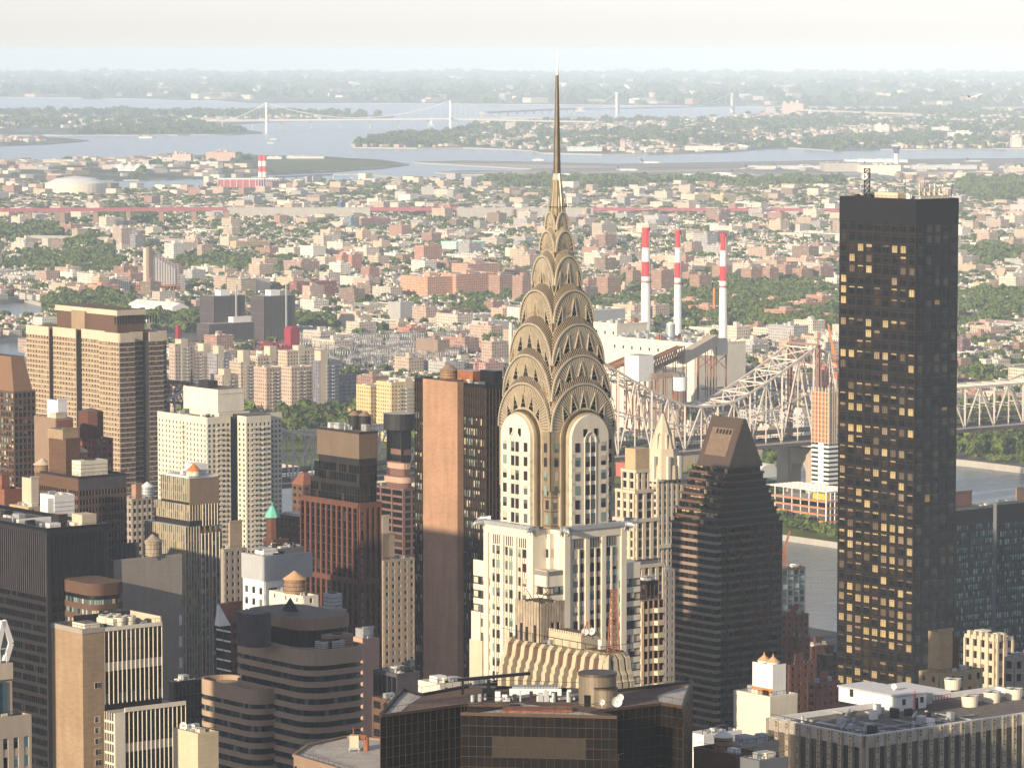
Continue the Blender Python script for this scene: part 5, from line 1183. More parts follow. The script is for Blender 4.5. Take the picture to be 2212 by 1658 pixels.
# --- dark stepped tower with a slanted triangular top
X, Z, W, D = fit(1449, 1545, 1690, 1590, 1136); plain('panel_brown', (.17, .12, .08), rough=.5, var=.3, scale=.5); t = empty('peaked_tower', (X, 1590, 6), TH, 'dark banded residential tower stepping up to a steep triangular glass roof', 'building'); h = Z - 6
mb = MB(); mb.box(.4, W, .4, D, 0, h, 'black_metal'); P = []; fh = 3.25; nf = int(h / fh)
for face, ln in (('R', W), ('L', D)):
 facade(mb, P, face, .4, .4, ln, 0, nf * fh, fh=fh, bay=2.6, pw=.35, sh=1.25, pd=.25, sdp=.35, pmat='charcoal', smat='tan_concrete' if face == 'L' else 'brown_brick', pane='pane_black', split=0)
for j in range(0, nf):
 for a in (.16, .36, .58, .8):
  mb.box(W * a, W * (a + .09), -1.5, -.3, j * fh + .1, j * fh + 1.15, 'brown_brick'); 
 mb.box(-.4, 2.2, -1.1, 2.2, j * fh + .1, j * fh + 1.2, 'tan_concrete')
mb.build('wall', t); emit(P, t, limit=60, out=.06)
z = nf * fh; q = 8; mb = MB(); P = []; fh = 2.95
for j in range(q):                                       # setbacks on three sides
 f = (j + 1) / q; y1 = D - 3.5 * f; x1 = W - 11 * f; x0 = .4 + 7.6 * f; yy = .4 + 1.0 * f
 mb.box(x0, x1, yy, y1, z, z + fh, 'black_metal'); mb.box(x0 - 1.1, x1 + 1.2, yy - 1.1, y1 + 1.2, z, z + .95, 'brown_brick'); mb.box(x0 - .9, x1 + 1, yy - .9, y1 + 1, z + .95, z + 1.0, 'black_metal')
 nb = 10
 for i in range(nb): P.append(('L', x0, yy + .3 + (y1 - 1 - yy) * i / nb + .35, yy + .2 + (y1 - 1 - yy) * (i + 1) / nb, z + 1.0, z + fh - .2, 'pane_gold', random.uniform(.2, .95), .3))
 z += fh
mb.build('setback', t); emit(P, t, limit=77, out=.1)
zt = pt(1575, 905, 1600)[2] - 6 + 2; y0, y1 = 1.6, D * .78; x0, x1 = 8.2, W - 9.5; xm = (x0 + x1) / 2 - .5; mb = MB()
mb.face([(x0, y0, z), (x1, y0, z), (xm + .5, y0, zt - 2), (xm - .5, y0, zt - 2)], 'net'); mb.face([(x0, y1, z), (x0, y0, z), (xm - .5, y0, zt - 2), (xm - .5, y1, zt - 2)], 'roof_bronze' if 'roof_bronze' in MAT else (plain('roof_bronze', (.075, .05, .04), rough=.5, var=.1) and 'roof_bronze'))
mb.face([(xm - .5, y0, zt - 2), (xm + .5, y0, zt - 2), (xm + .5, y1, zt - 2), (xm - .5, y1, zt - 2)], 'roof_brown'); mb.face([(x1, y0, z), (x1, y1, z), (xm + .5, y1, zt - 2), (xm + .5, y0, zt - 2)], 'net'); mb.face([(x1, y1, z), (x0, y1, z), (xm - .5, y1, zt - 2), (xm + .5, y1, zt - 2)], 'net')
mb.build('peaked_roof', t); mb = MB(); d = Vector((xm - .5 - x0, 0, zt - 2 - z)); nn = Vector((-d.z, 0, d.x)).normalized() * .15
lerp = lambda v, u: tuple(Vector((x0, y0 + (y1 - y0) * v, z)) + d * u + nn)
mb.face([lerp(.85, .22), lerp(.2, .22), lerp(.2, .78), lerp(.85, .78)], 'panel_brown')
for k in range(9):
 if k < 5: mb.face([tuple(Vector(p) + nn * .6) for p in (lerp(.3 + k * .1, .66), lerp(.24 + k * .1, .66), lerp(.24 + k * .1, .75), lerp(.3 + k * .1, .75))], 'black_metal')
mb.build('skylight_panel', t)
mb = MB()
for k in range(26):
 u = k / 26; w_ = (x1 - x0) * (1 - u) / 2 + 2 * u; zz = z + (zt - 2 - z) * u; mb.bar((xm - w_, y0 - .1, zz), (xm + w_, y0 - .1, zz), .06, 'bronze_line')
mb.build('mullion', t)
# --- brick slab tower with dark window strips
X, Z, W, D = fit(897, 1048, 1092, 1430, 838); t = empty('brick_slab_tower', (X, 1430, 6), TH, 'tall dark tower with broad windowless orange brick shaft, left of the steel-spired tower', 'building'); h = Z - 6
mb = MB(); core_box(mb, W, D, h, 'black_metal', 'roof_gravel', para=1.2, back='black_metal'); P = []
gl = lambda i, j, nb, nf: .05 if j > nf - 6 else random.random()
facade(mb, P, 'R', 0, 0, W, h % 3.75, h, fh=3.75, bay=1.5, pw=.16, sh=1.15, pd=.5, sdp=.2, pmat='bronze_line', smat='black_metal', pane='pane_black', split=0)
b0, b1 = D * .295, D * .79
for a0, a1 in ((0, b0), (b1, D)):
 facade(mb, P, 'L', 0, a0, a1, h % 3.75, h, fh=3.75, bay=1.45, pw=.22, sh=1.35, pd=.5, sdp=.25, pmat='bronze_line', smat='black_metal', pane='pane_cream', split=.4, rndf=lambda i, j, nb, nf: .05 if j > nf - 4 else random.random())
mb.build('wall', t); emit(P, t)
mb = MB(); mb.box(-3.2, 2, b0, b1, 0, h + 1.5, 'orange_brick', top='roof_brown'); mb.build('brick_shaft', t); clutter(t, W, D, h, 14, 8)
mb = MB(); mb.box(4, 10, D * .3, D * .52, h, h + 5, 'rust', top='roof_pale'); mb.box(11, W - 2, D * .1, D * .3, h, h + 5.5, 'black_metal'); mb.build('penthouse', t)
water_tank(*loc2w(t, 4, D * .64, h), 3.3, 3.5, 'broad low wooden tank on the orange brick slab tower', 1, cap='tan_concrete')
# --- big brown banded twin block, far left
X, Z, W, D = fit(67, 258, 365, 2330, 722); t = empty('banded_tower', (X, 2330, 6), TH, 'huge brown banded residential tower with folded facade and pale stripes, upper left', 'building'); h = Z - 6
mb = MB(); P = []; fh = 2.95; nf = int((h - 5) / fh)
segs_R = [(0, .30, 0), (.30, .55, 5), (.55, .84, -2), (.84, 1, 3)]
segs_L = [(0, .22, 0), (.22, .48, 4), (.48, .74, 0), (.74, 1, -3)]
mb.box(5, W, 5, D, 0, h, 'brown_brick', top='roof_brown')
for face, ln, sg in (('R', W, segs_R), ('L', D, segs_L)):
 for a, b_, off in sg:
  a_, bb = max(a * ln, 0), b_ * ln; z0 = h - 5 - nf * fh
  if face == 'R': mb.box(a_, bb, off, 5.5, 0, h - 5, 'charcoal')
  else: mb.box(off, 5.5, a_, bb, 0, h - 5, 'charcoal')
  facade(mb, P, face, off, a_, bb, z0, h - 5, fh=fh, bay=3.3, pw=2.0, sh=.5, pd=.25, sdp=.55, pmat='brown_brick' if face == 'R' else 'tan_brick', smat='cream_stone', pane='pane_blinds', split=.3)
  for j in range(nf): fbox(mb, face, off, a_, bb, .0, .2, z0 + j * fh + .5, z0 + j * fh + 1.35, 'brown_brick' if face == 'R' else 'tan_brick')
  fbox(mb, face, off, a_, bb, 0, .6, h - 5, h + .6, 'cream_stone')
mb.build('wall', t); emit(P, t)
mb = MB(); mb.box(6, W * .72, D * .12, D * .8, h, h + 10, 'brown_brick'); mb.box(5.4, W * .72 + .5, D * .11, D * .81, h + 10, h + 13.2, 'cream_stone', top='roof_brown'); mb.box(4, 12, D * .45, D * .6, h, h + 11, 'tan_brick')
for k in range(16): mb.box(W * .12 + k * 1.9, W * .12 + k * 1.9 + .8, D * .12 - .15, D * .12, h + 5, h + 9.4, 'black_metal')
mb.build('penthouse', t)
# --- cream twin tower with balconies
def cream_twin():
 X, Z, W, D = fit(341, 447, 612, 2180, 905); t = empty('balcony_tower', (X, 2180, 6), TH, 'large cream apartment tower with stacked balconies and blank rooftop box', 'building'); h = Z - 6; fh = 2.8; nf = int((h - 3) / fh); z0 = h - 3 - nf * fh
 mb = MB(); P = []; BL = []
 parts = [(0, W * .30, 0, D), (W * .30, W * .40, 8, D), (W * .40, W * .72, -8, D * .9), (W * .72, W * .80, 6, D * .9), (W * .80, W, 2, D)]
 for x0, x1, y0, y1 in parts: mb.box(x0, x1, y0, y1, 0, h + (1.5 if y0 == -8 else 0), 'charcoal', top='roof_gravel')
 for k, (x0, x1, y0, y1) in enumerate(parts):
  facade(mb, P, 'R', y0, x0, x1, z0, h - 3, fh=fh, bay=2.9, pw=1.3, sh=1.25, pd=.3, sdp=.25, pmat='white_stone', pane='pane_blinds', split=.4); fbox(mb, 'R', y0, x0, x1, 0, .35, h - 3, h + 1, 'white_stone')
  if k in (0, 2, 4):
   for c_ in ((.5,) if k != 2 else (.3, .75)):
    xc = x0 + (x1 - x0) * c_
    for j in range(nf): BL.append((xc - 2, xc + 2, y0 - 1.9, y0 - .31, z0 + j * fh, 'R'))
 for x0, y0, y1, a_ in ((0, 0, D, None), (W * .40, -8, 0, None)):
  facade(mb, P, 'L', x0, y0, y1, z0, h - 3, fh=fh, bay=3.4, pw=2.4, sh=1.4, pd=.3, sdp=.28, pmat='white_stone', pane='pane_dark', split=.4); fbox(mb, 'L', x0, y0, y1, 0, .35, h - 3, h + 1, 'white_stone')
 for j in range(nf): BL.append((-1.9, -.31, D * .44, D * .6, z0 + j * fh, 'L'))
 mb.build('wall', t); emit(P, t)
 BL.sort(key=lambda q: -q[4]); rest = MB()
 for k, q in enumerate(BL):
  m_ = MB() if k < 100 else rest; x0, x1, y0, y1, z, ax = q; m_.box(x0, x1, y0, y1, z, z + .25, 'white_stone', nobot=False); m_.box(*((x0, x1, y0, y0 + .1) if ax == 'R' else (x0, x0 + .1, y0, y1)), z + .25, z + 1.1, 'white_stone')
  if k < 100: m_.build('balcony', t)
 rest.build('balcony', t, kind='stuff')
 mb = MB(); mb.box(W * .22, W * .62, D * .1, D * .7, h, h + 2.5, 'white_stone', top='roof_gravel'); mb.box(W * .24, W * .58, D * .15, D * .85, h + 2.5, h + 15, 'cream_paint', top='roof_gravel'); mb.box(W * .235, W * .585, D * .145, D * .855, h + 12.5, h + 13, 'white_stone')
 mb.box(W * .28, W * .4, D * .4, D * .6, h + 15, h + 19, 'charcoal'); mb.build('penthouse', t); clutter(t, W * .3, D, h, 8, 4); return t
cream_twin()
# --- left side cluster
tower('mansard_tower', 'brown bay-windowed tower with sloping mansard top at the left edge', -70, 30, 76, 1900, 850, 'brown_brick', RT_(3.1, 2.4, .5, 1.1, 'pane_dark'), RT_(3.1, 2.4, .5, 1.0, 'pane_cream'), cl=0)
X, Z, W, D = fit(-45, 30, 72, 1905, 850); mb = MB(); zt = pt(30, 772, 1900)[2]; mb.prism([(0, 0), (W, 0), (W, D), (0, D)], Z - .1, zt, 'roof_mansard' if 'roof_mansard' in MAT else (plain('roof_mansard', (.20, .12, .075), var=.1) and 'roof_mansard'), top='roof_brown', scale=.66)
mb.build('mansard_roof', bpy.data.objects['mansard_tower'], None).matrix_parent_inverse.identity(); o = bpy.data.objects['mansard_roof']; o.location = (0, 0, -6)
tower('hotel_tower', 'slim brick tower with white stepped crown and striped ribs before the huge brown tower', 75, 121, 157, 1820, 908, 'tan_concrete', RT_(3.1, 4.2, 1.2, 1.1, 'pane_teal', pmat='cream_stone', smat='red_brick', top=7), None, cl=6, seed=5, pen=[(.25, .8, .1, .6, 9, 'white_paint'), (0, .6, .0, .3, 3, 'cream_stone')])
r_, W, D, h = tower('red_brick_tower', 'red brick apartment tower with octagonal rooftop drum, beside the slim striped tower', 157, 206, 243, 1850, 952, 'red_brick', RT_(3.05, 3.3, 1.5, 1.4, 'pane_blinds', smat='red_brick'), RT_(3.05, 3.3, 2.0, 1.6, 'pane_dark'), cl=4)
mb = MB(); mb.cyl(W * .4, D * .5, h, h + 13, 6, 6, 'dark_red_brick', 8, top='roof_brown'); mb.cyl(W * .4, D * .5, h + 13, h + 14.5, 6, .5, 'roof_brown', 8); mb.build('drum', r_)
r_, W, D, h = tower('dark_grid_block', 'wide chocolate brown office block with fine window grid and brick penthouse', 78, 170, 272, 1640, 1034, 'charcoal', RT_(3.6, 1.55, .35, 1.5, 'pane_black', pmat='brown_brick', smat='net', top=5), RT_(3.6, 1.55, .35, 1.5, 'pane_dark', pmat='brown_brick', smat='brown_brick', top=5), cl=22, seed=7,
 pen=[(.05, .36, .35, .75, 15, 'brown_brick'), (.08, .4, .45, .8, 19, 'tan_brick')])
water_tank(*loc2w(r_, W * .42, D * .5, h), 4.2, 5.5, 'large wooden water tank on the chocolate brown block', 4, cap='cream_stone'); ac_unit(r_, W * .38, D * .16, h, 13, 7, 7, 'big cream cooling unit with dark fan openings below the large wooden tank', 'cream_paint')
water_tank(*loc2w(r_, W * .1, D * .96, h), 3.6, 3, 'squat cream capped tank at left end of the chocolate brown block', .3, cap='cream_stone')
tower('brick_block', 'plain rust red brick block at the left edge', -60, 10, 52, 1650, 1062, 'red_brick', None, None, cl=3, pen=[(.2, .6, .2, .7, 6, 'red_brick')])
tower('brick_block', 'orange red brick block with balcony rails at the left edge, lower one', -40, -4, 22, 1560, 1160, 'orange_brick', RT_(3, 3, 1.2, 1.2), None, cl=2)
tower('tan_block', 'small buff brick block with rooftop garden at left, in front of the plain red block', 22, 62, 98, 1600, 1100, 'buff_brick', RT_(3.2, 4, 2.5, 1.8, 'pane_blinds'), RT_(3.2, 4, 2.5, 1.8, 'pane_blinds'), cl=10, pen=[(.5, .95, .3, .8, 12, 'cream_stone')])
r_, W, D, h = tower('white_clad_block', 'pale blue white corrugated mechanical tower with white steel frame', 88, 118, 160, 1545, 1075, 'white_paint', None, None, roof='roof_white', cl=3, pen=[(-.35, .45, .0, .5, -8, 'white_paint')], zt=None)
mb = MB()
for k in range(14): mb.box(-.5, W, -.42, -.3, h - 24 + k * 1.7, h - 24 + k * 1.7 + .2, 'grey_paint')
mb.build('cladding_rib', r_)
X, Z, W, D = fit(-160, 102, 232, 1480, 1148); t = empty('black_office_tower', (X, 1480, 6), TH, 'massive black office tower with vertical louvred crown at left', 'building'); h = Z - 6
mb = MB(); core_box(mb, W, D, h, 'black_metal', 'roof_gravel', para=1.4, back='black_metal'); P = []
for face, ln in (('R', W), ('L', D)):
 facade(mb, P, face, 0, 0, ln, (h - 24) % 3.9, h - 24, fh=3.9, bay=1.5, pw=.22, sh=1.5, pd=.35, sdp=.28, pmat='black_metal', smat='charcoal', pane='pane_black', split=0)
 fbox(mb, face, 0, 0, ln, 0, .25, h - 24, h, 'net'); fbox(mb, face, 0, 0, ln, 0, .7, h - 1.2, h + .2, 'charcoal'); fbox(mb, face, 0, 0, ln, 0, .5, h - 24.6, h - 24, 'charcoal')
 for k in range(int(ln / 1.5)): fbox(mb, face, 0, k * 1.5, k * 1.5 + .25, .25, .7, h - 24, h - 1.2, 'black_metal')
fbox(mb, 'R', 0, -.8, .8, 0, .9, 0, h, 'charcoal'); mb.build('wall', t); emit(P, t, limit=60); clutter(t, W, D, h, 30, 9, 1.5, 5)
mb = MB(); mb.box(W * .05, W * .6, D * .25, D * .27, h, h + 2.4, 'white_paint'); mb.box(W * .62, W * .86, D * .02, D * .1, h, h + 5, 'cream_stone'); mb.box(W * .4, W * .55, D * .1, D * .16, h, h + 5, 'charcoal', top='cream_stone'); mb.build('penthouse', t)
tower('grey_office', 'narrow pale office building with square windows behind the beige glass tower', 262, 285, 328, 1760, 1082, 'grey_brick', RT_(3.4, 2.6, 1.2, 1.5, 'pane_dark', smat='white_stone'), RT_(3.4, 2.6, 1.2, 1.5), cl=8, pen=[(.3, .6, .2, .6, 7, 'orange_brick')])
p = pt(318, 1062, 1790); water_tank(p[0], p[1], p[2] - 9, 3, 4.5, 'silver water tank on tall dark stand in front of the huge brown tower', 7, 'galvanised', 'roof_white')
# curved corner building with pale blank slab
r_, W, D, h = tower('blank_slab', 'plain pale grey-beige windowless brick slab beside a curved brown corner', 233, 246, 392, 1500, 1217, 'grey_brick', None, None, roof='roof_gravel', cl=10, seed=6, para=1.5)
mb = MB()
for k in range(14): fbox(mb, 'R', 0, W - 1.6, W - .2, .3, .4, h - 26 - k * 8.2, h - 22 - k * 8.2, 'white_paint')
mb.build('vent_panel', r_)
mb = MB(); mb.box(W * .05, W * .4, D * .3, D * .8, h + 1, h + 7, 'net'); [mb.bar((W * .05 + k * 2, D * .28, h), (W * .05 + k * 2, D * .28, h + 7.4), .15, 'charcoal') for k in range(5)]; mb.build('equipment_screen', r_)
water_tank(*loc2w(r_, W * .62, D * .55, h), 3.6, 5.5, 'grey wooden tank on the pale blank slab', 1.5, 'stained_panel', 'stained_panel')
p = pt(184, 1252, 1470); X0 = p[0]; Zc = p[2]; wd = pt(240, 1252, 1470)[0] - X0
t = empty('curved_office', (X0, 1475, 6), TH, 'brown office building with rounded corner and lit window bands, beside the pale blank slab', 'building'); h = Zc - 6; rr = 9
L_ = 20; poly = [(0, 0)]
def rounded(W, D, r, n=8):
 out = []
 for cx, cy, a0 in ((W - r, D - r, 0), (r, D - r, 90), (r, r, 180), (W - r, r, 270)):
  for k in range(n + 1): a = math.radians(a0 + 90 * k / n); out.append((cx + r * math.cos(a), cy + r * math.sin(a)))
 return out
X, Z, W, D = fit(184, 200, 246, 1465, 1262); t.location = (X, 1465, 6); h = Z - 6; pl = rounded(W + 6, D + 18, 5); mb = MB(); P = []; ns = 0
shr = lambda poly, d: [(cx_ + (x - cx_) * (1 - d), cy_ + (y - cy_) * (1 - d)) for x, y in poly]
cx_, cy_ = (W + 6) / 2, (D + 18) / 2
z = h; mb.prism(pl, h - 4.5, h, 'brown_brick', top='roof_brown', bottom=True); win = []; k = 0
while z > 3:
 z -= 3.9; mb.prism(pl, z - 2.1, z - .0 - (0 if k else 0), 'brown_brick', top='brown_brick') if k else None
 k += 1
mb2 = MB(); mb2.prism(shr(pl, .03), 0, h - 1, 'black_metal', top='roof_brown'); mb2.build('glazed_core', t); mb.build('wall', t)
inn = shr(pl, .028); cnt = 0; restw = MB()
for j in range(int(h / 3.9) - 1):
 z = h - 3.9 * (j + 1)
 for i in range(len(inn)):
  a, b_ = inn[i], inn[(i + 1) % len(inn)]
  if a[1] + b_[1] > D and a[0] + b_[0] > W: continue
  nseg = max(1, int(math.dist(a, b_) / 1.4))
  for q in range(nseg):
   A_ = (a[0] + (b_[0] - a[0]) * (q + .08) / nseg, a[1] + (b_[1] - a[1]) * (q + .08) / nseg); B_ = (a[0] + (b_[0] - a[0]) * (q + .92) / nseg, a[1] + (b_[1] - a[1]) * (q + .92) / nseg)
   w_ = MB() if cnt < 90 else restw; w_.face([(*A_, z), (*B_, z), (*B_, z + 1.75), (*A_, z + 1.75)], 'pane_cream', rnd=random.uniform(.3, 1)); cnt += 1
   if cnt <= 90: w_.build('window', t)
restw.build('window', t, kind='stuff')
# beige glass grid tower
def grid_tower():
 X, Z, W, D = fit(313, 400, 478, 1640, 1138); t = empty('beige_glass_tower', (X, 1640, 6), TH, 'stepped beige and green glass grid tower with small orange roof cone', 'building'); h = Z - 6; P = []; mb = MB()
 tiers = [(0, W, 0, D, 0, h), (W * .12, W * .93, 0, D * .86, h, h + 9), (W * .12, W * .93, 0, D * .7, h + 9, h + 20)]
 for i, (x0, x1, y0, y1, z0, z1) in enumerate(tiers):
  mb.box(x0, x1, y0, y1, z0, z1, 'charcoal', top='roof_white'); fh = 3.3
  za = z0 + (z1 - z0) % fh
  facade(mb, P, 'L', x0, y0, y1, za, z1, fh=fh, bay=1.55, pw=.3, sh=.5, pd=.3, sdp=.2, pmat='cream_stone', smat='tan_concrete', pane='pane_grid', split=.3)
  if i < 2:
   facade(mb, P, 'R', y0, x0, x0 + (x1 - x0) * .38, za, z1, fh=fh, bay=1.5, pw=.25, sh=.5, pd=.3, sdp=.2, pmat='cream_stone', smat='tan_concrete', pane='pane_grid', split=.3)
   facade(mb, P, 'R', y0, x0 + (x1 - x0) * .38, x1, za, z1, fh=fh, bay=2.5, pw=.9, sh=1.5, pd=.35, sdp=.3, pmat='tan_concrete', smat='brown_brick', pane='pane_teal', split=.3)
   for k in range(6): fbox(mb, 'R', y0, x0 + (x1 - x0) * (.42 + k * .1), x0 + (x1 - x0) * (.42 + k * .1) + .25, .35, .7, z0 + 10 if i == 0 else z0, z1 - (3 if i == 0 else 0), 'cream_paint')
  else: fbox(mb, 'R', y0, x0, x1, 0, .3, z0, z1, 'tan_concrete')
 mb.build('wall', t); emit(P, t)
 mb = MB(); mb.box(W * .15, W * .9, D * .05, D * .6, h + 20, h + 20.8, 'roof_white'); mb.box(W * .5, W * .85, D * .2, D * .45, h + 20.8, h + 25, 'white_paint'); mb.build('penthouse', t); clutter(t, W * .8, D * .6, h + 20.8, 14, 12, x0=W * .2, mats=('white_paint', 'roof_white'))
 mb = MB(); mb.cyl(0, 0, 0, 2, 3, 3, 'cream_paint', 16); mb.cyl(0, 0, 2, 5, 3.2, .2, 'orange', 16); o = mb.build('water_tank', None, loc2w(t, W * .35, D * .1, h + 20.8)); tag(o, 'small orange coned roof tank on the beige glass tower', 'water tank')
grid_tower()
brick('maroon_brick', (.17, .07, .05), (.14, .06, .045), (.1, .06, .05)); plain('brown_clad', (.15, .11, .08), var=.15)
plain('roof_deep', (.085, .055, .045), var=.3, scale=.8, bump=.3)
# tan brick tower with white ribbed glass wing, lower left
def ribbed():
 Y = 1010; X, Z, W, D = fit(111, 178, 350, Y, 1368); t = empty('ribbed_glass_tower', (X, Y, 6), TH, 'tan brick tower joined to dark glass wing with white vertical ribs, lower left', 'building'); h = Z - 6; P = []
 wb = W * .27; fh = 3.7 * .72
 mb = MB(); mb.box(0, wb, 0, D, 0, h, 'tan_brick', top='roof_gravel')
 for b in ((-.15, wb, -.15, .5), (-.15, .5, .5, D), (.5, wb, D - .5, D)): mb.box(*b, h, h + 1.2, 'grey_brick')
 mb.box(wb * .25, wb * .95, D * .1, D * .5, h, h + 2.2, 'cream_paint', top='roof_gravel'); mb.build('brick_shaft', t)
 for j in range(12):
  z = h - 14.5 - j * 3.1 * .9 - (6 if j else 0); q = MB(); fbox(q, 'R', 0, wb * .52, wb * .82, .02, .1, z, z + 1.7, 'cream_stone'); fquad(q, 'R', 0, wb * .54, wb * .66, .13, z + .15, z + 1.55, 'pane_blinds', rnd=.3); fquad(q, 'R', 0, wb * .68, wb * .8, .13, z + .15, z + 1.55, 'pane_blinds', rnd=random.random()); q.build('window', t)
 zs = h - 20.5; dz = 4.0
 mb = MB(); mb.box(wb, W, .3, D, 0, h, 'black_metal', top='roof_gravel'); mb.box(wb, W + 4, -4.5, D, 0, zs, 'black_metal', top='roof_pale')
 bands = {}
 def rf(i, j, nb, nf): 
  q = (nf - j) % 9; return .92 + random.random() * .05 if q == 4 else (.7 if q == 7 and random.random() < .5 else random.uniform(0, .6))
 for (yo, x0, x1, z0, z1, mt) in ((.3, wb + .1, W, zs, h, 'pane_ribbed'), (-4.5, wb + 3, W + 4, zs % 2.7, zs, 'pane_ribbed')):
  facade(mb, P, 'R', yo, x0, x1, z0 + (z1 - z0) % 2.7, z1, fh=2.7, bay=1.3, pw=.15, sh=.4, pd=.32, sdp=.1, pmat='cream_paint', smat='charcoal', pane=mt, split=0, rndf=rf)
 facade(mb, P, 'L', wb + .1, -4.5, -.1, zs % 2.7, zs, fh=2.7, bay=1.1, pw=.22, sh=.6, pd=.35, sdp=.25, pmat='cream_paint', smat='cream_paint', pane='pane_cream', split=.3)
 mb.box(wb + 3, W + 4, -4.9, -4.5, zs, zs + 1.1, 'cream_paint'); mb.box(wb - .1, wb + 3, -4.9, -4.5, 0, zs, 'cream_paint'); mb.box(wb + .1, W, -.1, .3, h, h + 1, 'cream_paint'); mb.box(W - .4, W, .3, D, h, h + 2.4, 'cream_stone'); mb.box(wb + .1, W - .4, D - .5, D, h, h + 2.4, 'charcoal'); mb.build('wall', t); emit(P, t)
 clutter(t, W, D, h, 16, 21, x0=wb + 2)
 for k, (x, y) in enumerate(((.40, .62), (.52, .62), (.46, .3), (.58, .3))): fan_tower(t, W * x + 3, D * y, h + .5, 1.7, 1.9, 'cream round cooling tower on the ribbed glass tower, %s' % ('back left of four', 'back right of four', 'front left of four', 'front right of four')[k])
plain('cone_tan', (.55, .33, .17), var=.12)
panes('pane_ribbed', ((0, (.012, .013, .018)), (.55, (.035, .04, .05)), (.68, (.13, .14, .16)), (.9, (.55, .50, .43))))
ribbed()
# left edge stone building with emerald glass gable
X, Z, W, D = fit(-90, -60, 34, 800, 1447)
r_, W, D, h = tower('stone_tower', 'carved grey stone tower with square window pairs at the lower left edge', -120, -92, 66, 820, 1570, 'grey_stone' if 'grey_stone' in MAT else (plain('grey_stone', (.40, .34, .27), var=.1) and 'grey_stone'), RT_(4.0, 2.7, 1.3, 1.7, 'pane_teal', top=3.5, sdp=.25), RT_(4.0, 2.7, 1.3, 1.7), cl=3)
mb = MB(); mb.box(W * .3, W * .82, 2, D, h, h + 12, 'grey_stone', top='roof_gravel'); mb.box(W * .3, W * .82, 1.6, 2, h + 8.6, h + 12, 'cream_stone'); mb.box(W * .53, W * .74, 1.8, 2, h + .5, h + 8, 'pane_teal', rnd=.4); mb.bar((W * .38, 1.2, h + 2), (W * .38, 1.2, h + 12), .5, 'white_paint')
for k in range(5): mb.bar((W * (.4 + .09 * k), 2.4, h + 12), (W * (.4 + .09 * k), 2.4, h + 15), .07, 'white_paint')
mb.bar((W * .4, 2.4, h + 15), (W * .76, 2.4, h + 15), .07, 'white_paint'); mb.build('crown', r_)
X, Z, W, D = fit(-80, -50, 20, 860, 1345); t = empty('glass_gable_building', (X, 860, 6), TH, 'emerald glass building with white pointed gable at the left edge', 'building'); h = Z - 6; mb = MB()
mb.box(0, W, 0, 20, 0, h - 10, 'pane_teal', rnd=.4, top='roof_pale'); mb.face([(W * .2, 0, h - 10), (W, 0, h - 10), (W, 0, h - 4), (W * .75, 0, h)], 'pane_teal', rnd=.4); mb.face([(W, 0, h - 10), (W, 20, h - 10), (W, 20, h - 4), (W, 0, h - 4)], 'grey_stone')
for a, b_ in (((W * .55, -.3, h - 7), (W * .78, -.3, h)), ((W * .78, -.3, h), (W, -.3, h - 5)), ((W * .6, -.3, h - 14), (W, -.3, h - 5))): mb.bar(a, b_, .6, 'white_paint')
for k in range(12): fbox(mb, 'R', 0, 0, W, 0, .1, h - 14 - k * 4, h - 13.7 - k * 4, 'white_paint')
for k in range(8): fbox(mb, 'R', 0, W * k / 8, W * k / 8 + .15, .02, .14, 0, h - 10, 'charcoal')
mb.build('wall', t)
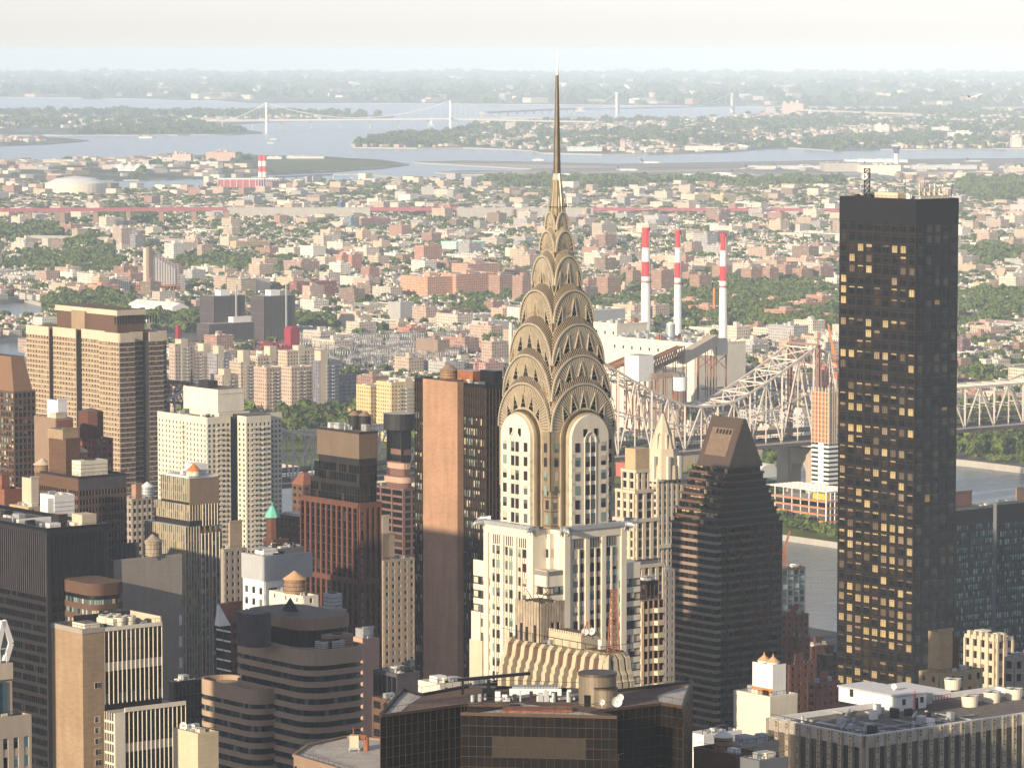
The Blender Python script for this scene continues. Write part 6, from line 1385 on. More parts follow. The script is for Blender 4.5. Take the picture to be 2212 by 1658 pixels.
# banded curved office, lower centre-left
def banded():
 Y = 1120; X, Z, W, D = fit(492, 668, 805, Y, 1418); t = empty('banded_office', (X, Y, 6), TH, 'wide office building with rounded brown granite bands and black glass, lower left of centre', 'building'); h = Z - 6; fh = 3.28
 def footprint(g=0.0): return [(x, y) for x, y in rounded(W, D, 7, 7)]
 A_ = rounded(W, D, 7, 7); lo = rounded(W * .55, D * .75, 5, 7); ox, oy = -W * .30, D * .18; lo = [(x + ox, y + oy + D * .25) for x, y in lo]
 t_ = MB(); 
 def shrink(P_, d):
  cx, cy = sum(p[0] for p in P_) / len(P_), sum(p[1] for p in P_) / len(P_); return [(cx + (x - cx) * (1 - d / W * 2), cy + (y - cy) * (1 - d / D * 2)) for x, y in P_]
 bands, glass = MB(), MB(); cnt = 0; rest = MB()
 for P_, top in ((A_, h), (lo, h - 12.5)):
  glass.prism(shrink(P_, .7), 0, top - .6, 'black_metal', top='roof_gravel'); n = int(top / fh)
  for j in range(n):
   z = top - (j * fh); th_ = 3.0 if j == 0 else 1.55; z1 = z if j == 0 else z - 1.1; bands.prism(P_, z1 - th_, z1, 'granite', top='granite', bottom=True)
   if j == 0:                                  # parapet is a rim, roof deck lies lower
    pass
   q = shrink(P_, .6)
   for i in range(len(q)):
    a, b_ = q[i], q[(i + 1) % len(q)]
    mx_, my_ = (a[0] + b_[0]) / 2, (a[1] + b_[1]) / 2
    if not (my_ < P_[0][1] * .35 + 3 or mx_ < min(p[0] for p in P_) + 4): continue
    ns = max(1, int(math.dist(a, b_) / 1.5)); zz0, zz1 = z1 - th_ - 1.72, z1 - th_ + .02
    for k in range(ns):
     f0, f1 = (k + .05) / ns, (k + .95) / ns; v = [(a[0] + (b_[0] - a[0]) * f0, a[1] + (b_[1] - a[1]) * f0), (a[0] + (b_[0] - a[0]) * f1, a[1] + (b_[1] - a[1]) * f1)]
     w_ = MB() if cnt < 100 else rest; w_.face([(*v[0], zz0), (*v[1], zz0), (*v[1], zz1), (*v[0], zz1)], 'pane_office', rnd=random.random()); cnt += 1
     if cnt <= 100: w_.build('window', t)
 rest.build('window', t, kind='stuff'); glass.build('glazed_core', t)
 # rim and sunken deck
 for P_, top in ((A_, h), (lo, h - 12.5)):
  q = shrink(P_, .9)
  for i in range(len(P_)):
   j = (i + 1) % len(P_); bands.face([(*P_[i], top), (*P_[j], top), (*P_[j], top + 1.4), (*P_[i], top + 1.4)], 'granite'); bands.face([(*q[j], top), (*q[i], top), (*q[i], top + 1.4), (*q[j], top + 1.4)], 'granite'); bands.face([(*P_[i], top + 1.4), (*P_[j], top + 1.4), (*q[j], top + 1.4), (*q[i], top + 1.4)], 'granite')
 bands.build('granite_band', t)
 ux, uy, uw, ud, uh = sub(t, 522, 655, 769, Y + 16, 1338); up = [(x + ux, y + uy) for x, y in rounded(uw, ud, 6, 7)]; mb = MB(); mb.prism(up, h, uh - 3.4, 'black_metal', top='roof_gravel')
 for i in range(24): a = up[int(i * len(up) / 24)]; mb.bar((a[0], a[1], h), (a[0], a[1], uh - 3.4), .14, 'charcoal')
 mb.prism(shrink(up, -.3), uh - 3.4, uh, 'tan_concrete', top='roof_gravel', bottom=True); mb.build('penthouse', t)
 ux, uy, uw, ud, uh = sub(t, 501, 545, 594, Y + 6, 1327); q = [(x + ux, y + uy) for x, y in rounded(uw, ud, 3, 5)]; mb = MB(); mb.prism(q, h + 1.5, uh, 'net', top='charcoal'); mb.build('equipment_screen', t)
 mb = MB(); mb.prism([(W * .5, D * .6), (W * .62, D * .6), (W * .62, D * .72), (W * .5, D * .72)], h + 9, h + 13, 'black_metal', scale=.02); mb.build('skylight', t)
 for k, (x, y) in enumerate(((.26, .02), (.36, .02), (.46, .02))): ac_unit(t, W * x + 2, D * y + 3.2, h, 3.6, 3.4, 3.4, 'grey cooling unit on the rounded banded office roof, %s of three' % ('left', 'middle', 'right')[k])
 ac_unit(t, W * .64, D * .08 + 3, h, 8, 4.5, 4.6, 'large tan equipment box on the rounded banded office roof', 'tan_concrete')
panes('pane_office', ((0, (.014, .016, .02)), (.5, (.022, .028, .034)), (.78, (.05, .062, .07)), (.95, (.13, .15, .15))), rough=.1, spec=.3)
banded()
# cream wall and near roofs at the bottom
r_, W, D, h = tower('cream_block', 'narrow cream brick building with roof railing and white dishes at the bottom left of centre', 376, 428, 470, 900, 1592, 'buff_cream' if 'buff_cream' in MAT else (brick('buff_cream', (.56, .47, .33), (.52, .43, .3), (.45, .38, .28)) and 'buff_cream'), None, None, roof='roof_brown', cl=4)
dish(*loc2w(r_, 1, D * .75, h), 1.0, -.3, 'white dish on the cream brick building, larger one', 1.6); dish(*loc2w(r_, 2.5, D * .6, h), .6, -.2, 'small white dish on the cream brick building', 1.5)
tower('black_glass_block', 'low black glass block between the ribbed tower and the banded office', 366, 376, 436, 1250, 1478, 'black_metal', RT_(3.8, 1.5, .12, .3, 'pane_black'), None, cl=14, seed=31)
# cluster behind the banded office
tower('brick_annex', 'dark purple brick building with thin white floor lines, left of the banded office', 468, 500, 540, 1330, 1345, 'dark_red_brick', RT_(3.3, 3, 1.2, 1.2, 'pane_dark', smat='dark_red_brick'), RT_(3.3, 4, .2, .5, 'pane_black', smat='white_paint'), cl=6, pen=[(.1, .8, .3, .8, 6, 'red_brick')])
X, Z, W, D = fit(466, 490, 500, 1325, 1300); mb = MB(); fp = [(0, 0, 0), (4.5, 0, 0), (4.5, 3, 0), (0, 3, 0)]; [mb.face([fp[i], fp[(i + 1) % 4], (0, 1, 8)], 'white_paint') for i in range(4)]
p = pt(474, 1352, 1322); tag(mb.build('roof_fin', None, p, TH), 'white pointed roof fin left of the banded office', 'roof fin')
r_, W, D, h = tower('cream_penthouse_block', 'sunlit cream stucco block with wooden water tank, above the banded office', 583, 655, 686, 1290, 1292, 'cream_paint', RT_(4, 6, 4.5, 2.4, 'pane_dark', split=0), RT_(4, 7, 5.5, 2.6, 'pane_dark', split=0), roof='roof_pale', cl=6, para=.8)
water_tank(*loc2w(r_, W * .45, D * .45, h), 3.6, 4.6, 'sunlit wooden tank with orange cone on the cream stucco block', .8, 'wood_tank', 'cone_tan')
tower('white_office', 'white office building with grey panels and dark mesh screen top', 526, 572, 636, 1420, 1210, 'white_paint', RT_(4.2, 5.2, 2.6, 1.9, 'pane_office', top=10), RT_(4.2, 4.4, 2.6, 1.8, 'pane_office', top=10), cl=16, seed=33, pen=[(.1, .5, .2, .6, 3, 'white_paint')])
X, Z, W, D = fit(524, 572, 604, 1418, 1208); mb = MB(); mb.box(-.6, W + 14, -.6, 1, -9, 0, 'grey_paint'); mb.box(-.6, 1, 1, D, -9, 0, 'grey_paint'); o = mb.build('screen', [q for q in bpy.data.objects if q.name == 'white_office'][0]); o.location = (0, 0, Z - 6 + 1)
tower('slate_block', 'blue grey shaded wall behind the white office', 560, 600, 657, 1475, 1190, 'slate' if 'slate' in MAT else (plain('slate', (.13, .14, .155), var=.08) and 'slate'), None, None, roof='roof_white', cl=22, seed=34)
tower('window_grid_block', 'grey apartment block with many small windows between beige tower and white office', 479, 484, 532, 1520, 1192, 'grey_brick', RT_(2.95, 2.9, 1.5, 1.5, 'pane_dark'), None, cl=8, seed=35, pen=[(.3, .85, .3, .8, 11, 'beige_brick')])
tower('beige_apartments', 'beige apartment block stepping up behind, right of the dark red tower', 815, 828, 895, 1560, 1215, 'beige_brick', RT_(2.95, 3.3, 1.7, 1.5, 'pane_teal'), RT_(2.95, 3.3, 1.7, 1.5), cl=12, seed=36, pen=[(0, .4, .2, .8, 11, 'beige_brick'), (0, .22, .2, .6, 18, 'cream_stone')])
tower('cream_small_block', 'small cream house-like block in the gap left of the brick slab tower', 868, 885, 897, 1500, 1438, 'cream_stone', RT_(3.3, 3, 2, 1.8), RT_(3.3, 3, 2, 1.8), cl=4)
tower('pink_block', 'pinkish plain wall with rounded glass rooftop, right of the banded office', 762, 790, 818, 1340, 1385, 'pink_stucco' if 'pink_stucco' in MAT else (plain('pink_stucco', (.45, .29, .22), var=.06) and 'pink_stucco'), None, None, cl=6, pen=[(.1, .9, .3, .9, 4, 'galvanised')])
r_, W, D, h = tower('small_brick_block', 'tan block with pipework and glass box cooling tower behind the banded office', 690, 728, 747, 1310, 1322, 'beige_brick', None, None, cl=8); ac_unit(r_, W * .3, D * .4, h, 4.4, 4.4, 6, 'grey boxy cooling tower on small tan block behind the banded office')
tower('black_louvre_block', 'black louvred rooftop block between banded office and brick slab tower', 808, 858, 905, 1090, 1462, 'net', None, RT_(8, 2, .15, .2, 'pane_black'), cl=12, seed=37)
tower('dark_low_block', 'dark stone block with cornices below the black louvred rooftop', 805, 850, 925, 1060, 1520, 'brown_brick', RT_(3.8, 4, 1.5, 1.8), RT_(3.8, 4, 1.5, 1.8), cl=6)
tower('cream_low_block', 'low cream wall with rooftop terrace beside the white tower base', 905, 950, 1025, 990, 1485, 'cream_paint', RT_(3.8, 4, 2.6, 2), None, roof='roof_pale', cl=14, seed=38)
tower('black_low_block', 'low black glass block left of the spired tower base', 1005, 1020, 1090, 880, 1488, 'black_metal', RT_(3.8, 1.6, .12, .3, 'pane_black'), None, cl=3)
# dark red brick and glass tower
def dred():
 X, Z, W, D = fit(650, 775, 822, 1455, 1092); t = empty('red_pier_tower', (X, 1455, 6), TH, 'dark red brick piered tower with black glass top, left of the brick slab tower', 'building'); h = Z - 6; P = []; mb = MB(); core_box(mb, W, D, h, 'black_metal', 'roof_gravel', para=1, back='dark_red_brick')
 rf = lambda i, j, nb, nf: .95 if (i == 0 and random.random() < .8) else random.uniform(0, .9)
 facade(mb, P, 'R', 0, 0, W, h % 3.2, h, fh=3.2, bay=W / 4, pw=1.1, sh=.45, pd=.6, sdp=.1, pmat='maroon_brick', smat='charcoal', pane='pane_dark', split=0, rndf=rf)
 facade(mb, P, 'L', 0, 0, D, h % 3.2, h, fh=3.2, bay=3.3, pw=1.1, sh=.45, pd=.6, sdp=.1, pmat='dark_red_brick', smat='charcoal', pane='pane_black', split=0)
 for k in range(1, 5):
  z = h - k * 29; fbox(mb, 'R', 0, 0, W, .1, .65, z, z + 2, 'maroon_brick'); fbox(mb, 'L', 0, 0, D, .1, .65, z, z + 2, 'dark_red_brick')
 fbox(mb, 'R', 0, 0, W, .1, .65, h - 1, h + .6, 'maroon_brick'); fbox(mb, 'L', 0, 0, D, .1, .65, h - 1, h + .6, 'dark_red_brick'); mb.build('wall', t); emit(P, t)
 mb = MB(); P = []
 for x0, x1, y0, y1, za, zb in ((2, W * .95, 2, D * .9, h, h + 8), (1, W * .9, 1, D * .72, h + 8, h + 17)):
  mb.box(x0, x1, y0, y1, za, zb, 'black_metal', top='roof_gravel'); facade(mb, P, 'R', y0, x0, x1, za, zb, fh=3.2, bay=1.6, pw=.12, sh=.3, pd=.2, sdp=.1, pmat='charcoal', pane='pane_black', split=0); facade(mb, P, 'L', x0, y0, y1, za, zb, fh=3.2, bay=1.6, pw=.12, sh=.3, pd=.2, sdp=.1, pmat='charcoal', pane='pane_black', split=0)
 zb = h + 17; mb.box(.6, W * .92, .6, D * .74, zb, zb + 9.5, 'brown_clad', top='roof_gravel'); mb.box(.4, W * .93, .4, D * .75, zb + 9.3, zb + 10, 'charcoal', top='roof_gravel'); mb.box(3, 14, D * .7, D * .88, h + 8, h + 14, 'black_metal', top='roof_pale'); mb.build('penthouse', t); emit(P, t, limit=0)
 clutter(t, W * .9, D * .7, zb + 10, 10, 41); 
 for k in (0, 1): water_tank(*loc2w(t, W * (.62 + .2 * k), D * (.3 - .1 * k), zb + 10), 2.3, 4.6, 'dark tank with pale cone on the dark red tower, %s of two' % ('left', 'right')[k], .6, 'charcoal', 'tan_concrete')
dred()
r_, W, D, h = tower('purple_banded_tower', 'purple brown banded tower with rounded terraced top behind the dark red tower', 800, 872, 905, 1720, 1060, 'plum' if 'plum' in MAT else (plain('plum', (.17, .095, .08), var=.08) and 'plum'), RT_(3.2, 3.5, .9, 1.0, 'pane_black', pmat='plum', smat='plum'), RT_(3.2, 7, .9, 1.0, 'pane_black', pmat='plum', smat='plum', pd=.6), cl=5)
mb = MB()
for k in range(3): mb.prism([(x + W * .12 + k, y + 2 + k) for x, y in rounded(W * .8 - 2 * k, D * .6 - 2 * k, 4, 5)], h + k * 6, h + k * 6 + (6 if k < 2 else 14), 'black_metal' if k == 2 else 'plum', top='plum'); mb.prism([(x + W * .12 + k - .7, y + 1.3 + k) for x, y in rounded(W * .8 - 2 * k + 1.4, D * .6 - 2 * k + 1.4, 4, 5)], h + k * 6 + 3, h + k * 6 + 5.5, 'pink_stucco' if k < 2 else 'plum', top='plum')
mb.cyl(W * .5, D * .35, h + 26, h + 33, 7, 7, 'charcoal', 20, top='roof_pale'); mb.build('crown', r_)
# old brick towers in the shaded middle
r_, W, D, h = tower('hip_roof_tower', 'old brown brick tower with hipped red roof behind the dark red tower', 632, 655, 683, 1800, 1052, 'brown_brick', RT_(3.2, 3.4, 2, 1.8), RT_(3.2, 3.4, 2, 1.8), cl=0)
mb = MB(); mb.prism([(-.5, -.5), (W + .5, -.5), (W + .5, D + .5), (-.5, D + .5)], h + 1, h + 6, 'red_brick', scale=.3); mb.build('hip_roof', r_)
tower('brown_block', 'wide brown brick flats around the foot of the hip roofed tower', 612, 650, 700, 1770, 1120, 'brown_brick', RT_(3.2, 3.4, 2, 1.8), RT_(3.2, 3.4, 2, 1.8), cl=10, seed=43)
tower('brown_block', 'low dark brown block of brick flats left of the dark red tower', 600, 622, 665, 1640, 1190, 'dark_red_brick', RT_(3.1, 3.2, 1.9, 1.7), RT_(3.1, 3.2, 1.9, 1.7), cl=8)
tower('brown_block', 'plum brick flats with small terrace behind the green copper turret', 598, 640, 662, 1700, 1120, 'brown_brick', RT_(3.1, 3.2, 1.9, 1.7, 'pane_blinds'), RT_(3.1, 3.2, 1.9, 1.7), cl=8)
r_, W, D, h = tower('turret_building', 'old brown brick building carrying a green copper turret', 570, 590, 622, 1560, 1170, 'dark_red_brick', RT_(3.4, 4, 2.6, 2), RT_(3.4, 4, 2.6, 2), cl=3)
mb = MB(); x, y = W * .2, D * .4; mb.cyl(x, y, h, h + 9.5, 2.6, 2.4, 'dark_red_brick', 8); tu = mb.build('turret', r_)
mb = MB(); mb.cyl(x, y, h + 9.5, h + 10.3, 3.1, 3, 'copper_green', 8); mb.cyl(x, y, h + 10.3, h + 13.8, 3, .8, 'copper_green', 8); mb.bar((x, y, h + 13.8), (x, y, h + 15.5), .2, 'copper_green'); mb.build('turret_roof', tu)
# right of the spire: stone setback tower, crowned tower, bronze balconies
def stone_tower():
 Y = 1380; X, Z, W, D = fit(1322, 1372, 1432, Y, 1090); t = empty('setback_apartment_tower', (X, Y, 6), TH, 'yellow stone apartment tower with stepped terraces and dark glass bays, right of the spired tower', 'building'); h = Z - 6; P = []; mb = MB()
 for (f0, f1, g0, g1, za, zb) in ((0, 1, 0, 1, 0, h - 22), (.04, .86, .04, 1, h - 22, h - 6), (.08, .7, .1, .9, h - 6, h + 4), (.2, .62, .2, .8, h + 4, h + 11)):
  x0, x1, y0, y1 = W * f0, W * f1, D * g0, D * g1; mb.box(x0, x1, y0, y1, za, zb, 'slate', top='roof_pale')
  for face, o_, a, b_ in (('R', y0, x0, x1), ('L', x0, y0, y1)):
   facade(mb, P, face, o_, a, b_, za + (zb - za) % 3.3, zb, fh=3.3, bay=3.4, pw=1.5, sh=.9, pd=.7, sdp=.3, pmat='cream_stone', smat='cream_stone', pane='pane_dark', split=.3)
  mb.box(x0 - .9, x1, y0 - .9, y0 + .3, zb - .2, zb + .9, 'cream_stone'); mb.box(x0 - .9, x0 + .3, y0 + .3, y1, zb - .2, zb + .9, 'cream_stone')
 mb.build('wall', t); emit(P, t); mb = MB(); mb.box(W * .25, W * .75, D * .3, D * .75, h + 11, h + 19, 'buff_brick', top='roof_pale'); mb.build('penthouse', t)
stone_tower()
def crown_tower():
 Y = 1720; X, Z, W, D = fit(1392, 1420, 1482, Y, 1035); t = empty('crowned_tower', (X, Y, 6), TH, 'old pale stone tower with ornate octagonal spire crown, half wrapped in scaffolding', 'building'); h = Z - 6; P = []; mb = MB()
 mb.box(0, W, 0, D, 0, h, 'charcoal', top='roof_pale'); facade(mb, P, 'R', 0, 0, W, h % 3.3, h, fh=3.3, bay=2.6, pw=1.3, sh=1.2, pd=.4, sdp=.2, pmat='cream_stone', pane='pane_teal'); facade(mb, P, 'L', 0, 0, D, h % 3.3, h, fh=3.3, bay=2.6, pw=1.3, sh=1.2, pd=.4, sdp=.2, pmat='cream_stone', pane='pane_dark')
 for z in (h - 1, h - 30): mb.box(-1, W, -1, 0, z, z + 1.6, 'white_stone'); mb.box(-1, 0, 0, D, z, z + 1.6, 'white_stone')
 mb.build('wall', t); emit(P, t); mb = MB(); cx, cy = W * .38, D * .45
 for r0, r1, za, zb in ((8.5, 8.2, 0, 6), (7.6, 6.8, 6, 13), (6, 4.6, 13, 19), (4, 3, 19, 22), (3, .5, 22, 28)): mb.cyl(cx, cy, h + za, h + zb, r0, r1, 'cream_stone', 8)
 for k in range(8):
  a = k * math.pi / 4 + .39; mb.box(cx + 8 * math.cos(a) - .7, cx + 8 * math.cos(a) + .7, cy + 8 * math.sin(a) - .7, cy + 8 * math.sin(a) + .7, h, h + 10, 'white_stone'); mb.bar((cx + 5.6 * math.cos(a), cy + 5.6 * math.sin(a), h + 10), (cx + 5 * math.cos(a), cy + 5 * math.sin(a), h + 20), .6, 'white_stone', .2)
 mb.bar((cx, cy, h + 28), (cx, cy, h + 32), .25, 'charcoal'); mb.build('spire_crown', t)
 mb = MB()
 for i in range(7):
  for k in range(8): mb.bar((W * .62, 1 + i * 2, h + k * 2.4), (W * .95, 1 + i * 2, h + k * 2.4), .07, 'charcoal') if i % 2 == 0 else mb.bar((W * .62 + (i - 1) * 1.0, 1, h), (W * .62 + (i - 1) * 1.0, 1, h + 17), .08, 'charcoal')
 mb.build('scaffold', t)
crown_tower()
tower('bronze_grid_block', 'bronze glass block stepping down beside the white tower, right', 1372, 1395, 1420, 1080, 1262, 'dark_bronze', RT_(3.3, 1.6, .15, .25, 'pane_gold', pmat='bronze_line'), RT_(3.3, 1.6, .15, .25, 'pane_dark', pmat='bronze_line'), cl=4)
def balc():
 Y = 1065; X, Z, W, D = fit(1375, 1388, 1432, Y, 1298); t = empty('balcony_block', (X, Y, 6), TH, 'pale bronze apartment block with zigzag cream balconies, right of the white tower', 'building'); h = Z - 6; P = []; mb = MB(); mb.box(0, W, 0, D, 0, h, 'dark_bronze', top='roof_gravel')
 facade(mb, P, 'R', 0, 0, W, h % 3.4, h, fh=3.4, bay=2.0, pw=.35, sh=1.3, pd=.4, sdp=.3, pmat='tan_concrete', smat='cream_stone', pane='pane_black'); facade(mb, P, 'L', 0, 0, D, h % 3.4, h, fh=3.4, bay=2.6, pw=.8, sh=1.5, pd=.4, sdp=.3, pmat='cream_stone', pane='pane_dark'); mb.build('wall', t); emit(P, t)
 for j in range(int(h / 3.4)):
  mb = MB(); z = h % 3.4 + j * 3.4; mb.prism([(W * .5, -.4), (W * .56, -1.6), (W * .86, -1.6), (W * .95, -.4)], z + .1, z + 1.35, 'cream_stone', bottom=True); mb.build('balcony', t)
balc()
tower('grey_slim_block', 'slim grey building between the balcony block and the dark peaked tower', 1425, 1436, 1456, 1500, 1235, 'grey_brick', RT_(3.3, 3, 1.6, 1.5), RT_(3.3, 3, 1.6, 1.5), cl=2)
tower('slate_glass_block', 'slate coloured tower with teal corner windows right of the dark peaked tower', 1676, 1688, 1738, 1780, 1232, 'plum', RT_(3.1, 3.2, .7, .9, 'pane_teal', pmat='slate', smat='slate'), None, roof='roof_white', cl=8)
for i, q in enumerate([(1688, 1712, 1745, 1700, 1332, 'red_brick'), (1735, 1752, 1798, 1750, 1400, 'dark_red_brick'), (1690, 1705, 1760, 1560, 1440, 'dark_red_brick'), (1745, 1762, 1812, 1480, 1480, 'red_brick'), (1700, 1722, 1748, 1640, 1380, 'red_brick'), (1765, 1784, 1820, 1650, 1420, 'brown_brick')]):
 tower('brick_walk_up', 'old %s brick block with terraces between the peaked and glass towers, %s from the left' % (('rusty', 'dark')[i % 2], RK[(0, 4, 1, 5, 2, 3)[i] if False else i]), *q[:5], q[5], RT_(3.1, 3.2, 2, 1.7), RT_(3.1, 3.2, 2, 1.7), cl=8, seed=50 + i, pen=[(.3, .6, .3, .6, 4, q[5])])
tower('teal_glass_block', 'dark teal glass office slab right of the tall glass tower', 2040, 2050, 2152, 1830, 1104, 'slate', RT_(3.5, 1.5, .35, 1.2, 'pane_teal', pmat='black_metal', smat='black_metal', top=7), None, cl=6, core='black_metal', pen=[(0, .5, .3, .8, 8, 'plum')])
tower('teal_glass_block', 'dark teal glass office slab with greenish windows at the right edge', 2151, 2153, 2260, 1700, 1090, 'slate', RT_(3.5, 1.5, .35, 1.2, 'pane_teal', pmat='black_metal', smat='black_metal', top=8), None, cl=6, core='black_metal', pen=[(.4, .9, .1, .5, 6, 'tan_concrete')])
tower('buff_brick_hotel', 'buff brick building with stepped roof and green awning, right of the tall glass tower', 1986, 2028, 2120, 1080, 1462, 'buff_brick', RT_(3.5, 3.6, 2, 1.8, 'pane_teal'), RT_(3.5, 5, 2.6, 2, 'pane_cream'), cl=14, seed=61, pen=[(.1, .42, .25, .8, 12, 'buff_brick'), (.3, .62, .35, .8, 9, 'brown_brick')])
r_, W, D, h = tower('crenellated_hotel', 'cream stone hotel tower with notched parapet at the right edge', 2084, 2150, 2186, 1130, 1385, 'cream_stone', RT_(3.5, 3, 1.4, 1.4, 'pane_blinds', pd=.7), RT_(3.5, 3, 1.4, 1.4, 'pane_dark', pd=.7), cl=18, seed=62)
mb = MB()
for k in range(int(W / 2.4)): mb.box(k * 2.4, k * 2.4 + 1.2, -.8, .4, h, h + 2.2, 'cream_stone')
for k in range(int(D / 2.4)): mb.box(-.8, .4, k * 2.4, k * 2.4 + 1.2, h, h + 2.2, 'cream_stone')
mb.build('battlement', r_)
tower('grey_edge_block', 'grey stone block at the lower right edge behind the ribbed steel building', 2170, 2190, 2260, 1090, 1428, 'grey_brick', RT_(3.5, 3, 1.4, 1.4), RT_(3.5, 3, 1.4, 1.4), cl=8)
# white block with two cones, tank and roofs below it
r_, W, D, h = tower('white_blank_block', 'plain cream white windowless block under the cone-topped tower', 1586, 1663, 1720, 955, 1512, 'cream_paint', None, None, roof='roof_gravel', cl=5, seed=71)
X, Z, W2, D2 = fit(1605, 1648, 1677, 962, 1430); mb = MB(); h2 = Z - 6; x0, y0 = 2.5, 2.0; mb.box(x0, x0 + W2, y0, y0 + D2, h, h2, 'white_paint', top='charcoal'); mb.box(x0 - .1, x0, y0, y0 + D2, h, h2 - 6.5, 'stained_panel'); mb.box(x0 - .25, x0 - .1, y0, y0 + D2, h2 - 6.6, h2 - 5.9, 'orange'); mb.box(x0 - .3, x0 - .1, y0, y0 + D2, h + .05, h + .5, 'yellow'); mb.build('tank_house', r_)
for k in (0, 1):
 mb = MB(); mb.cyl(0, 0, -1, .4, W2 * .36, W2 * .36, 'white_paint', 18); mb.cyl(0, 0, .4, 1.7, W2 * .4, .25, 'cone_tan', 18); mb.cyl(0, 0, 1.7, 2.4, .22, .08, 'cone_tan', 8); tag(mb.build('water_tank', None, loc2w(r_, x0 + W2 * (.42), y0 + D2 * (.70 - .45 * k), h2)), 'orange tan cone roof on the white tank tower, %s of two' % ('left', 'right')[k], 'water tank')
r_, W, D, h = tower('tank_plinth_building', 'brown brick rooftop with steel beams under the striped steel-hooped tank, bottom', 1500, 1590, 1640, 800, 1640, 'brown_brick', None, None, roof='roof_gravel', cl=2, seed=72)
p = pt(1562, 1632, 812); water_tank(p[0], p[1], p[2] - .4, 1.95, 3.7, 'golden brown hooped tank with white cone at the bottom right of centre', .8, 'wood_tank', 'white_paint')
tower('white_low_block', 'small white roof block with dark door behind the hooped tank', 1488, 1520, 1600, 905, 1595, 'white_paint', None, None, roof='roof_pale', cl=12, seed=73)
tower('grey_tank_block', 'grey low rooftop with round white tanks beneath the cream white block', 1575, 1600, 1680, 850, 1618, 'grey_brick', None, None, roof='roof_pale', cl=16, seed=74)
for k, x in enumerate((1612, 1632, 1650)): p = pt(x, 1612 + k * 3, 860); mb = MB(); mb.cyl(0, 0, -2, 0, 2.4, 2.4, 'white_paint', 18, top=('slate', 'roof_pale', 'roof_pale')[k]); tag(mb.build('round_tank', None, p), 'low round pale tank below the cream white block, %s of three' % ('left', 'middle', 'right')[k], 'tank')
tower('slate_low_roof', 'dark low rooftop edge at bottom between hooped tank and steel building', 1600, 1640, 1700, 760, 1652, 'slate', None, None, cl=6)
# octagonal roofed building at bottom left of the faceted black tower
p = [gp(x, y, 192) for x, y in ((634, 1630), (662, 1612), (742, 1590), (822, 1598), (900, 1640), (760, 1662))]
Zr = 170.0; q = [gp(x, y, Zr)[:2] for x, y in ((634, 1632), (765, 1672), (960, 1700), (960, 1602), (822, 1598), (748, 1592), (664, 1611))]
t = empty('stone_roof_building', (q[0][0], q[0][1], 6), 0, 'tan stone building with paved roof and railing, left of the faceted black tower', 'building'); q = [(x - q[0][0], y - q[0][1]) for x, y in q]; ar = sum(q[i][0] * q[(i + 1) % len(q)][1] - q[(i + 1) % len(q)][0] * q[i][1] for i in range(len(q))); q = q if ar > 0 else q[::-1]
mb = MB(); mb.prism(q, 0, Zr - 6, 'tan_concrete', top='roof_pale')
for i in range(len(q)):
 a, b_ = Vector((*q[i], 0)), Vector((*q[(i + 1) % len(q)], 0)); n = max(1, int((b_ - a).length / 2.0)); mb.bar(a + Vector((0, 0, Zr - 5.8)), b_ + Vector((0, 0, Zr - 5.8)), .3, 'tan_concrete')
 for k in range(n): v = a.lerp(b_, k / n); mb.bar(v + Vector((0, 0, Zr - 6)), v + Vector((0, 0, Zr - 4.6)), .035, 'charcoal'); w_ = a.lerp(b_, (k + .5) / n); mb.bar(w_ + Vector((0, 0, Zr - 12)), w_ + Vector((0, 0, Zr - 8)), .35, 'black_metal')
 mb.bar(a + Vector((0, 0, Zr - 4.6)), b_ + Vector((0, 0, Zr - 4.6)), .04, 'charcoal')
mb.build('wall', t)
p = gp(765, 1620, Zr); mb = MB(); mb.box(-1, 1, -1, 1, .8, 3.4, 'cream_stone'); mb.bar((.8, 0, 3), (2.6, 0, 2.8), .45, 'rust', n=8); mb.bar((2.6, 0, 3), (2.6, 0, 0), .45, 'rust', n=8); mb.bar((-1.3, -1, .6), (1.3, -1, .6), .15, 'galvanised')
for a in (-1, 1): [mb.bar((a, b_, 0), (a, b_, .8), .1, 'galvanised') for b_ in (-1, 1)]
mb.bar((-.2, 0, 3.4), (-.2, 0, 5), .1, 'rust'); tag(mb.build('exhaust_fan', None, p), 'cream exhaust fan with rusty curved duct on the paved tan roof', 'rooftop unit')
